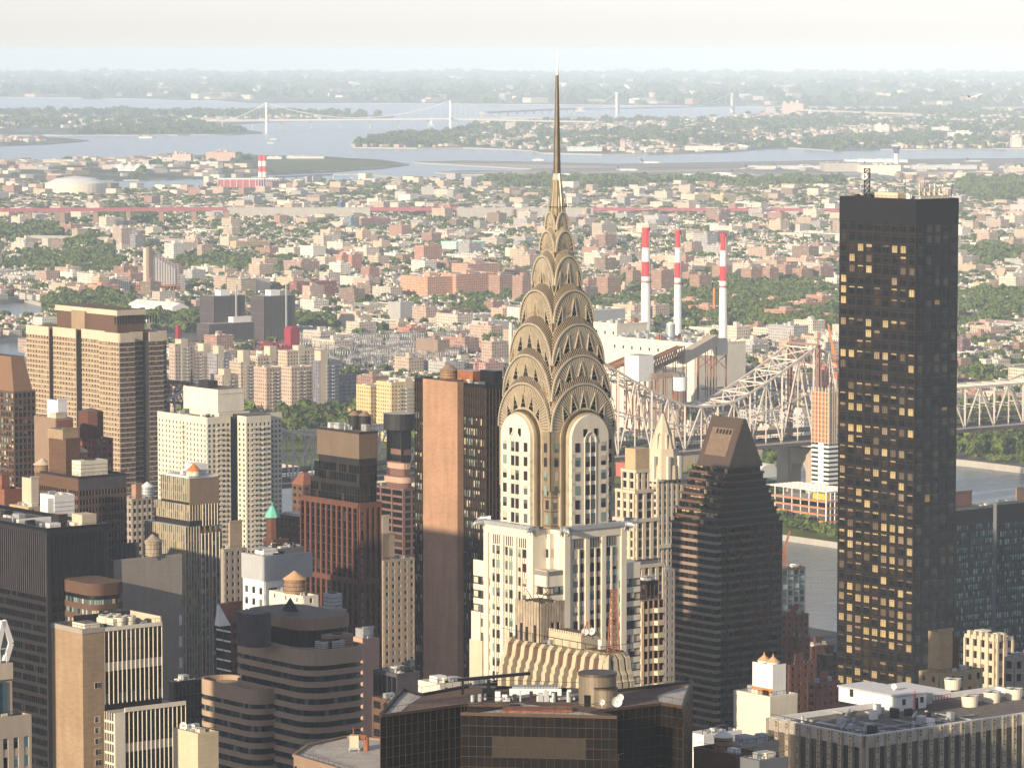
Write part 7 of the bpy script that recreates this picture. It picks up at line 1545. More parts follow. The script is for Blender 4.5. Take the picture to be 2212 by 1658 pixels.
# ribbed stainless steel building, lower right
def steelb():
 zr = 165.0; A0 = Vector(gp(1866, 1588, zr)); Bp = Vector(gp(1660, 1510, zr)); Cp = Vector(gp(2420, 1508, zr))
 X, Z, W, D = fit(1660, 1866, 2360, A0.y, 1588); t = empty('embossed_steel_building', (X, A0.y, 6), TH, 'embossed silver steel building with white rooftop penthouse, lower right', 'building'); h = Z - 6; P = []
 mb = MB(); core_box(mb, W, D, h - 1.2, 'dark_bronze', 'roof_gravel', para=0)
 for b in ((0, W, 0, .8), (0, .8, .8, D), (.8, W, D - .8, D), (W - .8, W, .8, D - .8)): mb.box(*b, h - 1.2, h, 'white_paint')
 hp = 30
 for face, ln, wm in (('R', W, 'dark_bronze'), ('L', D, 'stained_dark')):
  nb = int(ln / 3.35); bw = ln / nb
  for i in range(nb + 1):
   c_ = i * bw; a0, a1 = max(0, c_ - .55), min(ln, c_ + .55); fbox(mb, face, 0, a0, a1, 0, .75, h - hp, h, 'embossed'); fbox(mb, face, 0, a0, a0 + .16, .75, .95, h - hp, h, 'steel'); fbox(mb, face, 0, a1 - .16, a1, .75, .95, h - hp, h, 'steel')
   for k in range(int(hp / 2.6)): z = h - k * 2.6; fbox(mb, face, 0, a0 + .2, a1 - .2, .75, .9, z - 1.5, z - .4, 'steel_dark'); fbox(mb, face, 0, a0 + .38, a1 - .38, .9, 1.0, z - 1.25, z - .65, 'steel')
  fbox(mb, face, 0, 0, ln, 0, .5, h - 2.8, h - .05, 'embossed'); fbox(mb, face, 0, 0, ln, 0, .45, h - hp, h - hp + 3.4, 'embossed')
  for i in range(nb):
   for j in range(int((hp - 6) / 1.1)): z = h - 2.8 - 1.1 * (j + 1); fbox(mb, face, 0, i * bw + .6, (i + 1) * bw - .6, .05, .18, z, z + .12, 'bronze_line')
   P.append((face, 0, i * bw + .7, (i + 1) * bw - .7, h - hp + 3.4, h - 2.8, 'pane_steelb', random.random(), 0))
   for j in range(1, 8): P.append((face, 0, i * bw + .7, (i + 1) * bw - .7, h - hp - 4.2 * j, h - hp - 4.2 * j + 3, 'pane_black', random.random(), 0))
 mb.build('wall', t); emit(P, t, limit=100)
 mb = MB(); x0, x1, y0, y1 = 3.5, 33, D * .1, D * .78; H1 = 4.4; zb = h - 1.2; px, py, pw_, pd_, ph = sub(t, 1811, 1937, 2000, gp(1937, 1536, h - 1.2 + 6)[1], 1505); px1, py1 = px + pw_, py + pd_; H1 = ph - zb; mb.box(px, px1, py, py1, zb, zb + H1, 'white_paint', top='roof_white'); mb.box(px - .3, px1 + .3, py - .3, py1 + .3, zb + H1, zb + H1 + .4, 'grey_paint', top='roof_white')
 mb.box(px1 + .01, px1 + 5, py + 3, py1, zb, zb + H1 * .8, 'galvanised', top='roof_white'); mb.box(px1 + 5.5, px1 + 16, py + 8, py1 + 4, zb, zb + 1.6, 'white_paint', top='roof_white'); pho = mb.build('penthouse', t)
 for (fx, fy0, fy1, z0, z1, nm) in (('L', .62, .67, 1.6, 3.6, 'louvre'), ('R', .1, .14, 1.4, 2.8, 'window'), ('R', .22, .235, 0, 2.7, 'door'), ('R', .27, .285, 1.4, 2.8, 'window')):
  q = MB()
  if fx == 'L': q.box(px - .12, px - .01, py + pd_ * fy0 * 1.2, py + pd_ * fy1 * 1.2, zb + z0, zb + z1, 'charcoal')
  else: q.box(px + pw_ * (fy0 - .05) * 3.6, px + pw_ * (fy0 - .05) * 3.6 + 1, py - .12, py - .01, zb + z0, zb + z1, 'charcoal')
  q.build(nm, pho)
 mb = MB()
 for a in (0, .5): mb.bar((px + pw_ * .55 + a, py - .3, zb), (px + pw_ * .55 + a, py - .3, zb + H1 + 1), .05, 'red_paint')
 for k in range(9): mb.bar((px + pw_ * .55, py - .3, zb + .6 * k), (px + pw_ * .55 + .5, py - .3, zb + .6 * k), .04, 'red_paint')
 for k in range(8): mb.bar((px1 + 6 + k, py + 5, zb), (px1 + 6 + k, py + 5, zb + 1.4), .05, 'red_paint')
 mb.bar((px1 + 6, py + 5, zb + 1.4), (px1 + 13, py + 5, zb + 1.4), .06, 'red_paint'); mb.build('ladder', t)
 clutter(t, W * .5, D, zb, 30, 91, .5, 2.2, x0=2)
 mb = MB()
 for k, (a, b_, c, d) in enumerate(((2, 14, 2, 9), (2, 6, 12, 30), (16, 34, 1.5, 5), (8, 10, 10, 26), (40, 60, 20, 28))): mb.box(a, b_, c, d, zb + .004 * (k + 1), zb + .02 + .005 * k, ('roof_pale', 'roof_deep', 'roof_pale', 'galvanised', 'roof_deep')[k])
 for k in range(6): mb.bar((3 + 7 * k, 2, zb + .4), (3 + 7 * k, 16, zb + .4), .14, 'galvanised'); mb.bar((3 + 7 * k, 9, zb + .4), (9 + 7 * k, 9, zb + .4), .14, 'galvanised')
 mb.build('roof_pipework', t)
 zc_ = h + 6 - 1.2
 for k, (x, y) in enumerate(((2057, 1487), (2094, 1524), (2142, 1515), (2189, 1508))):
  g = gp(x, y, zc_); dx, dy = g[0] - t.location.x, g[1] - t.location.y; s_, c_ = math.sin(TH), math.cos(TH); fan_tower(t, dx * c_ + dy * s_, -dx * s_ + dy * c_, zb, 2.1, 2.3, 'cream drum cooling tower on the embossed steel roof, %s' % ('backmost alone', 'left of the front row', 'middle of the front row', 'right of the front row')[k])
 dish(*loc2w(t, px + pw_ * .5, py + pd_ * .3, zb + H1 + .4), .7, -.4, 'white dish pair on the embossed steel building penthouse', 1.0)
plain('stained_dark', (.17, .14, .10), var=.3); panes('pane_steelb', ((0, (.05, .045, .04)), (.4, (.09, .075, .06)), (.75, (.13, .11, .085))), rough=.4)
steelb()
# faceted black glass tower at the bottom centre
def faceted():
 zr = 196.0; names_ = [(821, 1547.5), (1009, 1522.6), (1121, 1525), (995.5, 1543), (1332.5, 1550.7), (1277, 1538.7), (1427.8, 1521), (1475, 1529), (1495, 1474), (1328, 1494), (1011, 1484), (910, 1502), (872, 1490)]
 G = [Vector(gp(x, y, zr)[:2]) for x, y in names_]; o = G[3].copy(); t = empty('faceted_glass_tower', (o.x, o.y, 6), 0, 'black faceted glass tower with angular brown gravel roof, bottom centre', 'building'); G = [g - o for g in G]; h = zr - 6; glass, mul = MB(), MB()
 ar = sum(G[i].x * G[(i + 1) % len(G)].y - G[(i + 1) % len(G)].x * G[i].y for i in range(len(G))); order = G if ar > 0 else G[::-1]; n = len(order)
 for i in range(n):
  a, b_ = order[i], order[(i + 1) % n]; glass.face([(*a, 0), (*b_, 0), (*b_, h), (*a, h)], 'black_metal')
 glass.face([(*g, h) for g in order], 'roof_brown'); glass.build('wall', t)
 P = []; cnt = 0; rest = MB(); step = 1.5; rowh = 3.75 * .53
 for i in range(n):
  a, b_ = order[i], order[(i + 1) % n]; d = b_ - a; L_ = d.length; nn = Vector((d.y, -d.x)).normalized()
  if nn.y > .45: continue
  fine = abs(nn.x) < .12 and L_ > 20; nb = max(1, round(L_ / 1.45)); 
  for k in range(nb + 1): p = a + d * k / nb + nn * .04; mul.bar((p.x, p.y, h - 42), (p.x, p.y, h), .03, 'bronze_line')
  for j in range(20): z = h - j * 1.95; mul.bar((*(a + nn * .04), z), (*(b_ + nn * .04), z), .03, 'bronze_line')
  for j in range(12):
   for k in range(nb):
    p, q = a + d * (k + .04) / nb + nn * .03, a + d * (k + .96) / nb + nn * .03; z = h - 1.95 * (j + 1); big = L_ > 20 and nn.y < -.98 and 3 <= k - 1 < nb - 5 and j in (2, 3)
    w_ = MB() if cnt < 100 and nn.y < -.98 and L_ > 20 else rest; own = w_ is not rest; w_.face([(p.x, p.y, z + .06), (q.x, q.y, z + .06), (q.x, q.y, z + 1.87), (p.x, p.y, z + 1.87)], 'pane_facet', rnd=.9 if big else random.random() * .8)
    if own: w_.build('window', t); cnt += 1
 rest.build('window', t, kind='stuff'); mul.build('mullion', t)
 rim = MB()
 for i in range(n): a, b_ = order[i], order[(i + 1) % n]; rim.bar((*a, h + .25), (*b_, h + .25), .28, 'bronze_line' if (b_ - a).normalized().x > .2 else 'charcoal')
 for i in range(n):
  a, b_ = order[i], order[(i + 1) % n]; k_ = int((b_ - a).length / 2)
  for k in range(k_): v = a.lerp(b_, k / k_); rim.bar((*v, h), (*v, h + 1.7), .03, 'charcoal')
  rim.bar((*a, h + 1.7), (*b_, h + 1.7), .035, 'charcoal')
 rim.build('roof_rail', t)
 def R3(x, y, z=zr): g = gp(x, y, z); return (g[0] - o.x, g[1] - o.y)
 mb = MB()
 for k, (pl, mt, dz) in enumerate([([(872, 1492), (908, 1504), (864, 1536), (828, 1546)], 'roof_pale', .06), ([(1455, 1524), (1428, 1519), (1418, 1503), (1440, 1494), (1492, 1478), (1472, 1526)], 'roof_pale', .06), ([(864, 1519), (905, 1512), (1010, 1500), (1150, 1512), (1240, 1533), (1200, 1534), (1010, 1519)], 'roof_deep', .05), ([(1000, 1542), (1120, 1526), (1270, 1540), (1325, 1549)], 'roof_pale', .05),
          ([(1120, 1518), (1270, 1540), (1250, 1542), (1100, 1520)], 'roof_pale', .08)]):
  P2 = [R3(x, y) for x, y in pl]; ar = sum(P2[i][0] * P2[(i + 1) % len(P2)][1] - P2[(i + 1) % len(P2)][0] * P2[i][1] for i in range(len(P2))); P2 = P2 if ar > 0 else P2[::-1]; mb.prism(P2, h + .01, h + dz + .004 * k, mt)
 mb.build('roof_deck', t)
 mb = MB(); c_ = R3(1290, 1519); r = 3.6; mb.cyl(c_[0], c_[1], h, h + 5.6, r, r, 'corrugated', 28, top='charcoal')
 mb.cyl(c_[0], c_[1], h + 5.6, h + 6.1, r * 1.04, r * 1.04, 'steel_dark', 28, top='black_metal'); c2 = R3(1308, 1524); mb.cyl(c2[0] , c2[1] - .8, h, h + 3.4, 2.2, 2.2, 'corrugated', 20, top='charcoal'); mb.cyl(c2[0], c2[1] - .8, h + 3.4, h + 3.7, 2.3, 2.3, 'steel_dark', 20, top='charcoal'); mb.box(c_[0] - 2.6, c_[0] - 1.4, c_[1] - 3.4, c_[1] - 2.9, h, h + 2.2, 'black_metal'); mb.build('mechanical_drum', t)
 mb = MB(); a, b_ = R3(1100, 1505), R3(1222, 1497); mb.box(a[0], a[0] + 10, a[1] - .3, a[1] + .3, h + .4, h + 1.7, 'white_paint'); mb.box(a[0] + .5, a[0] + 9.5, a[1] + 5, a[1] + 8, h + .1, h + 1.2, 'galvanised')
 for k in range(12): mb.bar((a[0] + 3 + k * .6, a[1], h + 1.7), (a[0] + 3 + k * .6, a[1], h + 2.6), .04, 'charcoal')
 mb.build('gondola', t)
 mb = MB(); a = R3(1055, 1503); mb.bar((a[0], a[1], h), (a[0], a[1], h + 3.2), .35, 'black_metal'); mb.bar((a[0] - 6, a[1], h + 3.2), (a[0] + 8, a[1] + 2, h + 4.2), .3, 'black_metal'); mb.box(a[0] - 1.2, a[0] + 1.2, a[1] - .8, a[1] + .8, h + .2, h + 1.8, 'black_metal'); mb.bar((a[0] - 5, a[1], h + 3.2), (a[0] - 5, a[1], h + .4), .25, 'black_metal'); mb.build('crane', t)
 clutter(t, 24, 9, h, 26, 95, .3, 1.3, x0=R3(1020, 1510)[0], y0=R3(1020, 1515)[1])
 mb = MB(); a = R3(1085, 1541); b2 = R3(1236, 1545); mb.box(a[0], b2[0], a[1] + 1, a[1] + 6, h + .06, h + .5, 'rust'); mb.build('hatch_pit', t)
 for x, y, r, lb in ((1331, 1512, 1.0, 'large white dish on the black faceted tower drum'), (1338, 1503, .7, 'second white dish beside the large one on the drum'), (1299, 1513, .55, 'small dish on the front of the mechanical drum')):
  g = gp(x, y, zr + 4); dish(g[0], g[1] - 1, zr + 3.2, r, .2, lb, .8)
 # lower, wider tier with terraces
 zl = 186.5; L2 = [gp(x, y, zl)[:2] for x, y in ((822, 1654), (985, 1622), (1000, 1632), (1335, 1640), (1350, 1636), (1475, 1615), (1490, 1560), (822, 1560))]; L2 = [(x - o.x, y - o.y - .4) for x, y in L2]
 mb = MB(); mb.prism(L2, 0, zl - 6, 'black_metal', top='roof_gravel')
 for i in range(7):
  a, b_ = Vector(L2[i]), Vector(L2[i + 1]); k_ = max(1, int((b_ - a).length / 1.45)); nn = Vector(((b_ - a).y, -(b_ - a).x)).normalized()
  for k in range(k_ + 1): v = a.lerp(b_, k / k_) + nn * .05; mb.bar((*v, zl - 30), (*v, zl - 6), .055, 'bronze_line'); mb.bar((*v, zl - 6), (*v, zl - 4.9), .03, 'cream_stone')
  mb.bar((*a, zl - 4.9), (*b_, zl - 4.9), .04, 'cream_stone'); mb.bar((*a, zl - 6), (*b_, zl - 6), .12, 'bronze_line')
 rg = random.Random(3)
 for k in range(40): i = rg.choice((0, 4)); v = Vector(L2[i]).lerp(Vector(L2[i + 1]), rg.random()); mb.box(v.x, v.x + .8, v.y + .5, v.y + 1.2, zl - 6, zl - 6 + rg.uniform(.3, .9), rg.choice(['cream_stone', 'galvanised', 'charcoal']))
 mb.build('lower_tier', t)
plain('corrugated', (.20, .165, .12), rough=.5, metal=.3, var=.15, scale=.6); panes('pane_facet', ((0, (.009, .008, .008)), (.5, (.013, .011, .010)), (.85, (.045, .037, .03))), rough=.2, spec=.15)
faceted()
# ---------------------------------------------------------------- the spired tower
def spired():
 X0, Y0 = pt(1202, 1200, 936)[:2]; t = empty('spired_tower', (X0, Y0, 6), TH, 'white art deco skyscraper with gleaming tiered steel crown and needle spire, centre', 'skyscraper'); zw = lambda z: z - 6
 wall = MB(); P = []
 def zy(y, Y=925): return pt(1202, y, Y)[2] - 6
 def FB(face, off, a0, a1, o0, o1, z0, z1, mat): fbox(wall, face, -off, a0, a1, o0, o1, z0, z1, mat)
 fh = 3.32
 # lower full-square block with banded corners
 hb = 14.0; zt1 = zy(1232); wall.box(-hb + .6, hb, -hb + .6, hb, 0, zt1, 'white_stone', top='roof_pale')
 wall.box(-hb, -hb + 7, -hb, -hb + 7, 0, zt1 - 3.5, 'white_stone', top='roof_pale') if 0 else None
 for face in 'RL':
  for a0, a1 in ((-hb, -hb + 7.4), (hb - 7.4, hb)):
   n = int(zt1 / fh); z0 = zt1 - n * fh - 2
   for j in range(n):
    z = z0 + j * fh + .6; fbox(wall, face, -hb + .6, a0, a1, 0, .6, z + 2.0, z + fh, 'white_stone')
    fbox(wall, face, -hb + .6, a0, a1, 0, .48, z, z + 2.0, 'cream_stone'); fbox(wall, face, -hb + .6, a0, a1, .0, .52, z, z + .35, 'grey_brick_trim'); fbox(wall, face, -hb + .6, a0, a1, .0, .52, z + 1.65, z + 2.0, 'grey_brick_trim')
    for k in range(3): c_ = (a0 + a1) / 2 + (k - 1) * 1.75 + (.6 if a0 < 0 else -.6); fbox(wall, face, -hb + .6, c_ - .83, c_ + .83, .0, .55, z + .05, z + 1.98, 'grey_brick_trim'); P.append((face, -hb, c_ - .58, c_ + .58, z + .1, z + 1.9, 'pane_cream', random.random(), .5))
   fbox(wall, face, -hb + .6, a0, a1, 0, .6, z0 + n * fh + .6, zt1 + 1, 'white_stone')
 # centre bay with tall piers, rising to the eagle terrace
 h2 = 13.7; a2 = 9.3; zt2 = zy(1140); wall.box(-h2 + .6, h2 - .6, -a2, a2, 0, zt2, 'white_stone', top='roof_pale'); wall.box(-a2, a2, -h2 + .6, h2 - .6, 0, zt2, 'white_stone', top='roof_pale'); wall.box(-a2 - 1.2, a2 + 1.2, -a2 - 1.2, a2 + 1.2, zt1, zt2 - 1, 'white_stone', top='roof_pale')
 for face in 'RL':
  off = -h2 + .6 - 1.0
  wall_o = off; 
  fbox(wall, face, off, -a2, -a2 + 1.6, -1.2, .5, 0, zt2, 'white_stone'); fbox(wall, face, off, a2 - 1.6, a2, -1.2, .5, 0, zt2, 'white_stone')
  for c_ in (-4.9, 0, 4.9):
   for s in (-1, 1):
    w0 = c_ + s * .85; n = int((zt2 - 3.0) / fh); top = zt2 - (4.6 if True else 0)
    for j in range(n):
     z = top - (j + 1) * fh; 
     if z < 0: break
     P.append((face, off - .05, w0 - .62, w0 + .62, z + 1.2, z + fh - .1, 'pane_cream', random.random(), .5)); fbox(wall, face, off, w0 - .72, w0 + .72, -1, .06, z - .05, z + 1.2, 'white_stone'); fbox(wall, face, off, w0 - .08, w0 + .08, .05, .14, z - .05, z + 1.15, 'grey_brick_trim')
   fbox(wall, face, off, c_ - .2, c_ + .2, -1, .38, 0, top, 'white_stone')
   for k in range(4): fbox(wall, face, off, c_ - 1.3 + k * .75, c_ - 1.0 + k * .75, -1, .12, top + .2, top + 2.4, 'grey_brick_trim')
  fbox(wall, face, off, -a2 + 1.6, a2 - 1.6, -1, .0, 0, zt2 - .6, 'white_stone')
  for c_ in (-2.45, 2.45): fbox(wall, face, off, c_ - .62, c_ + .62, -1, .5, 0, zt2 - 2, 'white_stone')
  fbox(wall, face, off, -a2 + 1.6, a2 - 1.6, -1, .35, zt2 - 2, zt2, 'white_stone')
  fbox(wall, face, off, -a2 - .2, a2 + .2, -1.2, .8, zt2, zt2 + .9, 'galvanised')
 # notch windows between the eagles
 for face in 'RL':
  for j in range(5):
   z = zt2 - 6.5 - j * fh
   if z < zt1 + .5: break
   for k in range(2): a = -a2 - 3.2 + k * 1.9 + 1.5; P.append((face, -a2 - 1.25, -a2 - 1.0 + .25 + k * 0, -a2 + .1, z, z + 2, 'pane_cream', random.random(), .5)) if k == 0 else None
 wall.box(-hb, -a2 + 0, -hb, -a2, zt1 - .2, zt1 + .9, 'galvanised', top='roof_pale')
 # shaft: core with banded corners and arch-topped bays
 hc = 9.25; zs = zt2; zspr = zy(948); zap = zy(897); hbay = 12.4; ab = 5.55
 wall.box(-hc, hc, -hc, hc, zs, zspr + 6, 'steelwall', top='steel')
 def arch(a, zsp, b_, n=22, p=2.0):
  return [(-a * math.cos(math.pi * k / n), zsp + b_ * max(0.0, math.sin(math.pi * k / n)) ** (2 / p)) for k in range(n + 1)]
 def prof_prism(mb, prof, zlow, d0, d1, axis, mat, front=None, smooth=False, side=-1):
  """extrude an arch-topped outline between depths d0 < d1 along one axis"""
  outl = [(prof[0][0], zlow)] + prof + [(prof[-1][0], zlow)]
  f = (lambda a, o, z: (a, o, z)) if axis == 'R' else (lambda a, o, z: (o, a, z))
  A_ = [f(a, d0, z) for a, z in outl]; B_ = [f(a, d1, z) for a, z in outl]
  if axis == 'R': mb.face(A_[::-1], front or mat); mb.face(B_, front or mat)
  else: mb.face(A_, front or mat); mb.face(B_[::-1], front or mat)
  for i in range(len(outl) - 1):
   q = [A_[i], A_[i + 1], B_[i + 1], B_[i]]
   if axis == 'L': q = q[::-1]
   mb.face(q, mat, smooth=smooth)
 bb = zap - zspr
 for ax in 'RL':
  prof_prism(wall, arch(ab, zspr, bb), zs, -hbay, hbay, ax, 'white_stone')
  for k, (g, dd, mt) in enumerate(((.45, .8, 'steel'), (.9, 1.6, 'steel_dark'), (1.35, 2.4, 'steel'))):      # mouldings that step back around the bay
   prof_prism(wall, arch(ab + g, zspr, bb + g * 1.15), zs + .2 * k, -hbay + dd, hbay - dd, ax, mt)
  off = -hbay; n = int((zspr - zs - 1) / fh)
  for j in range(n + 1):
   z = zs + 1.2 + j * fh
   for c_ in (-3.9, 3.9):
    P.append((ax, off, c_ - .68, c_ + .68, z, z + 2.15, 'pane_cream', random.random(), .6))
    if j < n: fbox(wall, ax, off, -ab if c_ < 0 else ab - 1.1, -ab + 1.1 if c_ < 0 else ab, 0, .05, z + 2.2, z + 3.0, 'cream_stone'); fbox(wall, ax, off, -ab - .03 if c_ < 0 else ab - .01, -ab + .01 if c_ < 0 else ab + .03, -1.1, .05, z + .8, z + 1.6, 'cream_stone')
   for c_ in (-.82, .82): P.append((ax, off, c_ - .62, c_ + .62, z - .2, z + 2.15, 'pane_cream', random.random() * .7, .5)); fbox(wall, ax, off, c_ - .1, c_ + .1, 0, .05, z + 2.2, z + 3.1, 'galvanised')
  for c_ in (-1.65, 1.65): fbox(wall, ax, off, c_ - .1, c_ + .1, 0, .16, zs, zspr - 1.0, 'white_stone')
  fbox(wall, ax, off, -.1, .1, 0, .18, zs, zspr + .6, 'white_stone'); am = arch(1.75, zspr - 1.0, 2.6, 12)
  for i in range(len(am) - 1):
   f = (lambda q: (q[0], -hbay - .1, q[1])) if ax == 'R' else (lambda q: (-hbay - .1, q[0], q[1])); wall.bar(f(am[i]), f(am[i + 1]), .14, 'white_stone')
  for c_ in (-1.6, 1.6): P.append((ax, off, c_ - .55, c_ + .55, zap - 5.0, zap - 3.2, 'pane_dark', .3, 0))
  # corner windows and steel strips
  for j in range(n + 1):
   z = zs + 1.2 + j * fh
   for s in (-1, 1): P.append((ax, -hc if z + 2.2 < zspr - 12 else -9.76, s * (hc - 1.25) - .55, s * (hc - 1.25) + .55, z, z + 2.15, 'pane_cream', random.random(), .5))
   fbox(wall, ax, -hc, -hc + .2, -ab, 0, .06, z - .65, z - .45, 'steel_dark')
 wall.build('wall', t); emit(P, t, limit=100, out=.1)
 # crown: seven receding groin-vaulted tiers
 tiers = [(9.5, 930, 831), (8.75, 866, 770), (7.65, 790, 703), (5.95, 700, 631), (3.95, 620, 557), (2.65, 548, 503), (1.75, 500, 462)]
 zprev = zspr - 10; innr = (ab + 1.35, zspr, zap + 1.5 - zspr)
 for ti, (a, ysp, yap) in enumerate(tiers):
  z0, z1 = zy(ysp), zy(yap); b_ = z1 - z0; mb = MB(); pr = arch(a, z0, b_, 26, 2.15)
  zl = zs if ti == 0 else zy(tiers[ti - 1][1]) - (2 if ti < 4 else 1)
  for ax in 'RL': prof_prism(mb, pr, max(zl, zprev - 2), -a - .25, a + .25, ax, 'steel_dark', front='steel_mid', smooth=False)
  # arch rims (ribbed extrados bands) and radial ribs on the face
  ia, iz, ib = inn_ = innr
  for ax in 'RL':
   F_ = (lambda q, o: (q[0], -a - .25 - o, q[1])) if ax == 'R' else (lambda q, o: (-a - .25 - o, q[0], q[1]))
   ri = arch(a - .35, z0, b_ - .4, 26, 2.15)
   for i in range(26): mb.bar(F_(pr[i], .12), F_(pr[i + 1], .12), .2, 'steel'); mb.bar(F_(ri[i], .05), F_(ri[i + 1], .05), .07, 'steel_dark')
   nrib = 44 if ti < 3 else (28 if ti < 5 else 12)
   for k in range(nrib + 1):
    th_ = math.pi * (k / nrib); po = (-(a - .4) * math.cos(th_), z0 + (b_ - .45) * math.sin(th_) ** (2 / 2.15)); pi_ = (po[0] * .4, z0 + (po[1] - z0) * .45)
    mb.bar(F_(pi_, .06), F_(po, .06), .07, 'steel', .14)
   if ti < 6:                                         # ribbed hood sloping up to the next tier
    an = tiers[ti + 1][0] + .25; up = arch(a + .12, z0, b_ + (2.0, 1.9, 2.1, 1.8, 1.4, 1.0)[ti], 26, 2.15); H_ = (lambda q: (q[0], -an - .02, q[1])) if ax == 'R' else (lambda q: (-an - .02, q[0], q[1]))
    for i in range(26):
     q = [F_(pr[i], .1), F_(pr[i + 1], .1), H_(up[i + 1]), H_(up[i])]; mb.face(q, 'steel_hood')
     for f in (.25, .75): e0, e1 = Vector(q[0]).lerp(Vector(q[1]), f), Vector(q[3]).lerp(Vector(q[2]), f); mb.bar(e0, e1, .045, 'steel')
     mb.bar(q[3], q[2], .09, 'steel')
  mb.build('crown_tier', t)
  # triangular windows
  ia, iz, ib = inn_
  nt_ = 5 if ti < 3 else (3 if ti < 5 else 0)
  for ax in 'RL':
   F_ = (lambda x, z, o: (x, -a - .25 - o, z)) if ax == 'R' else (lambda x, z, o: (-a - .25 - o, x, z))
   for k in range(nt_):
    ang = math.pi / 2 + (k - (nt_ - 1) / 2) * (.42 if nt_ == 5 else .62)
    s_, c_ = math.sin(ang), math.cos(ang); bot = (-ia * .98 * c_, iz + ib * .97 * s_); out_ = (-(a - .4) * c_, z0 + (b_ - .5) * s_ ** (2 / 2.15)); fr = .8 if abs(c_) < .5 else .7
    top = (bot[0] + (out_[0] - bot[0]) * fr, bot[1] + (out_[1] - bot[1]) * fr); w_ = 1.1 if ti < 3 else (.9 if ti < 4 else .55)
    px, pz = -(top[1] - bot[1]), (top[0] - bot[0]); ln = math.hypot(px, pz) or 1; px, pz = px / ln * w_, pz / ln * w_
    q = MB(); pts = [F_(bot[0] + px, bot[1] + pz, .2), F_(bot[0] - px, bot[1] - pz, .2), F_(top[0], top[1], .2)]; q.face(pts, 'pane_tri', rnd=random.random())
    q.bar(F_(bot[0] + px, bot[1] + pz, .25), F_(top[0], top[1], .25), .11, 'steel'); q.bar(F_(bot[0] - px, bot[1] - pz, .25), F_(top[0], top[1], .25), .11, 'steel')
    for f in (.3, .55): q.bar(F_(bot[0] + px * (1 - f) + (top[0] - bot[0]) * f, bot[1] + pz * (1 - f) + (top[1] - bot[1]) * f, .24), F_(bot[0] - px * (1 - f) + (top[0] - bot[0]) * f, bot[1] - pz * (1 - f) + (top[1] - bot[1]) * f, .24), .035, 'steel')
    q.build('triangular_window', t)
  zprev = z0; innr = (a + .1, z0, b_ + (2.0, 1.9, 2.1, 1.8, 1.4, 1.0, 0)[ti])
 # spear-like base of the needle: eight tall petals, then the needle itself
 mb = MB(); zb0, zb1, zb2 = zy(500), zy(378), zy(113)
 star = [((1.5 if k % 2 == 0 else 1.05) * math.cos(math.pi * k / 8 + .0), (1.5 if k % 2 == 0 else 1.05) * math.sin(math.pi * k / 8)) for k in range(16)]
 mb.prism([(x * 1.35, y * 1.35) for x, y in star], zb0 - 2, zy(448), 'steel', scale=.88, centre=(0, 0)); mb.prism([(x * 1.19, y * 1.19) for x, y in star], zy(448), zb1, 'steel', scale=.5, centre=(0, 0))
 for k in range(8):
  a = math.pi * k / 4 + math.pi / 8; r0 = 1.9; mb.bar((r0 * math.cos(a), r0 * math.sin(a), zy(470)), (1.0 * math.cos(a), 1.0 * math.sin(a), zy(392)), .26, 'spire_steel', .1)
 mb.build('spire_base', t)
 mb = MB(); q = [(.86 * math.cos(math.pi * k / 4 + .2), .86 * math.sin(math.pi * k / 4 + .2)) for k in range(8)]; mb.prism(q, zb1, zy(163), 'needle_dark', scale=.42, centre=(0, 0)); q = [(x * .42, y * .42) for x, y in q]; mb.prism(q, zy(163), zb2, 'spire_steel', scale=.1, centre=(0, 0))
 for k in range(40): z = zb1 + (zy(163) - zb1) * k / 40; r_ = .88 * (1 - .58 * k / 40); mb.cyl(0, 0, z, z + .08, r_, r_, 'steel_dark', 8)
 mb.build('needle', t)
 # aerials and lamps clinging to the crown
 mb = MB()
 for k in range(6): a = k * 1.05; mb.bar((2.7 * math.cos(a), 2.7 * math.sin(a), zy(452)), (2.7 * math.cos(a), 2.7 * math.sin(a), zy(428)), .07, 'white_paint')
 for k in range(8): a = k * .785; mb.bar((2.7 * math.cos(a), 2.7 * math.sin(a), zy(450)), (2.7 * math.cos(a + .785), 2.7 * math.sin(a + .785), zy(450)), .06, 'charcoal')
 for k in range(4): a = k * 1.57 - 2.2; mb.box(4.6 * math.cos(a) - .3, 4.6 * math.cos(a) + .3, 4.6 * math.sin(a) - .3, 4.6 * math.sin(a) + .3, zy(614), zy(604), 'white_paint')
 mb.build('antenna', t)
 # eagles
 def eagle(x, y, z, rz, s=1.0):
  e = MB(); S_ = [(-.6, 0, 0, .95, .8), (.6, 0, .1, 1.0, .85), (1.8, 0, .25, .8, .75), (2.7, 0, .35, .68, .7), (3.4, 0, .25, .42, .5), (3.9, 0, -.15, .16, .3), (4.0, 0, -.55, .04, .08)]; n = 10
  rg = [[(px, w_ * math.cos(2 * math.pi * i / n), pz + h_ * math.sin(2 * math.pi * i / n)) for i in range(n)] for px, _, pz, w_, h_ in S_]
  for a, b_ in zip(rg, rg[1:]):
   for i in range(n): e.face([a[i], b_[i], b_[(i + 1) % n], a[(i + 1) % n]][::-1], 'galvanised', smooth=True)
  for sg in (-1, 1):
   e.face([(-.8, .8 * sg, .9), (1.2, 1.0 * sg, .7), (.6, 1.1 * sg, -2.2), (-.8, .9 * sg, -1.2)], 'galvanised'); e.face([(-.8, .86 * sg, .9), (-.8, .96 * sg, -1.2), (.6, 1.16 * sg, -2.2), (1.2, 1.06 * sg, .7)], 'galvanised'); e.bar((2.9, .4 * sg, .75), (3.1, .42 * sg, .75), .14, 'charcoal')
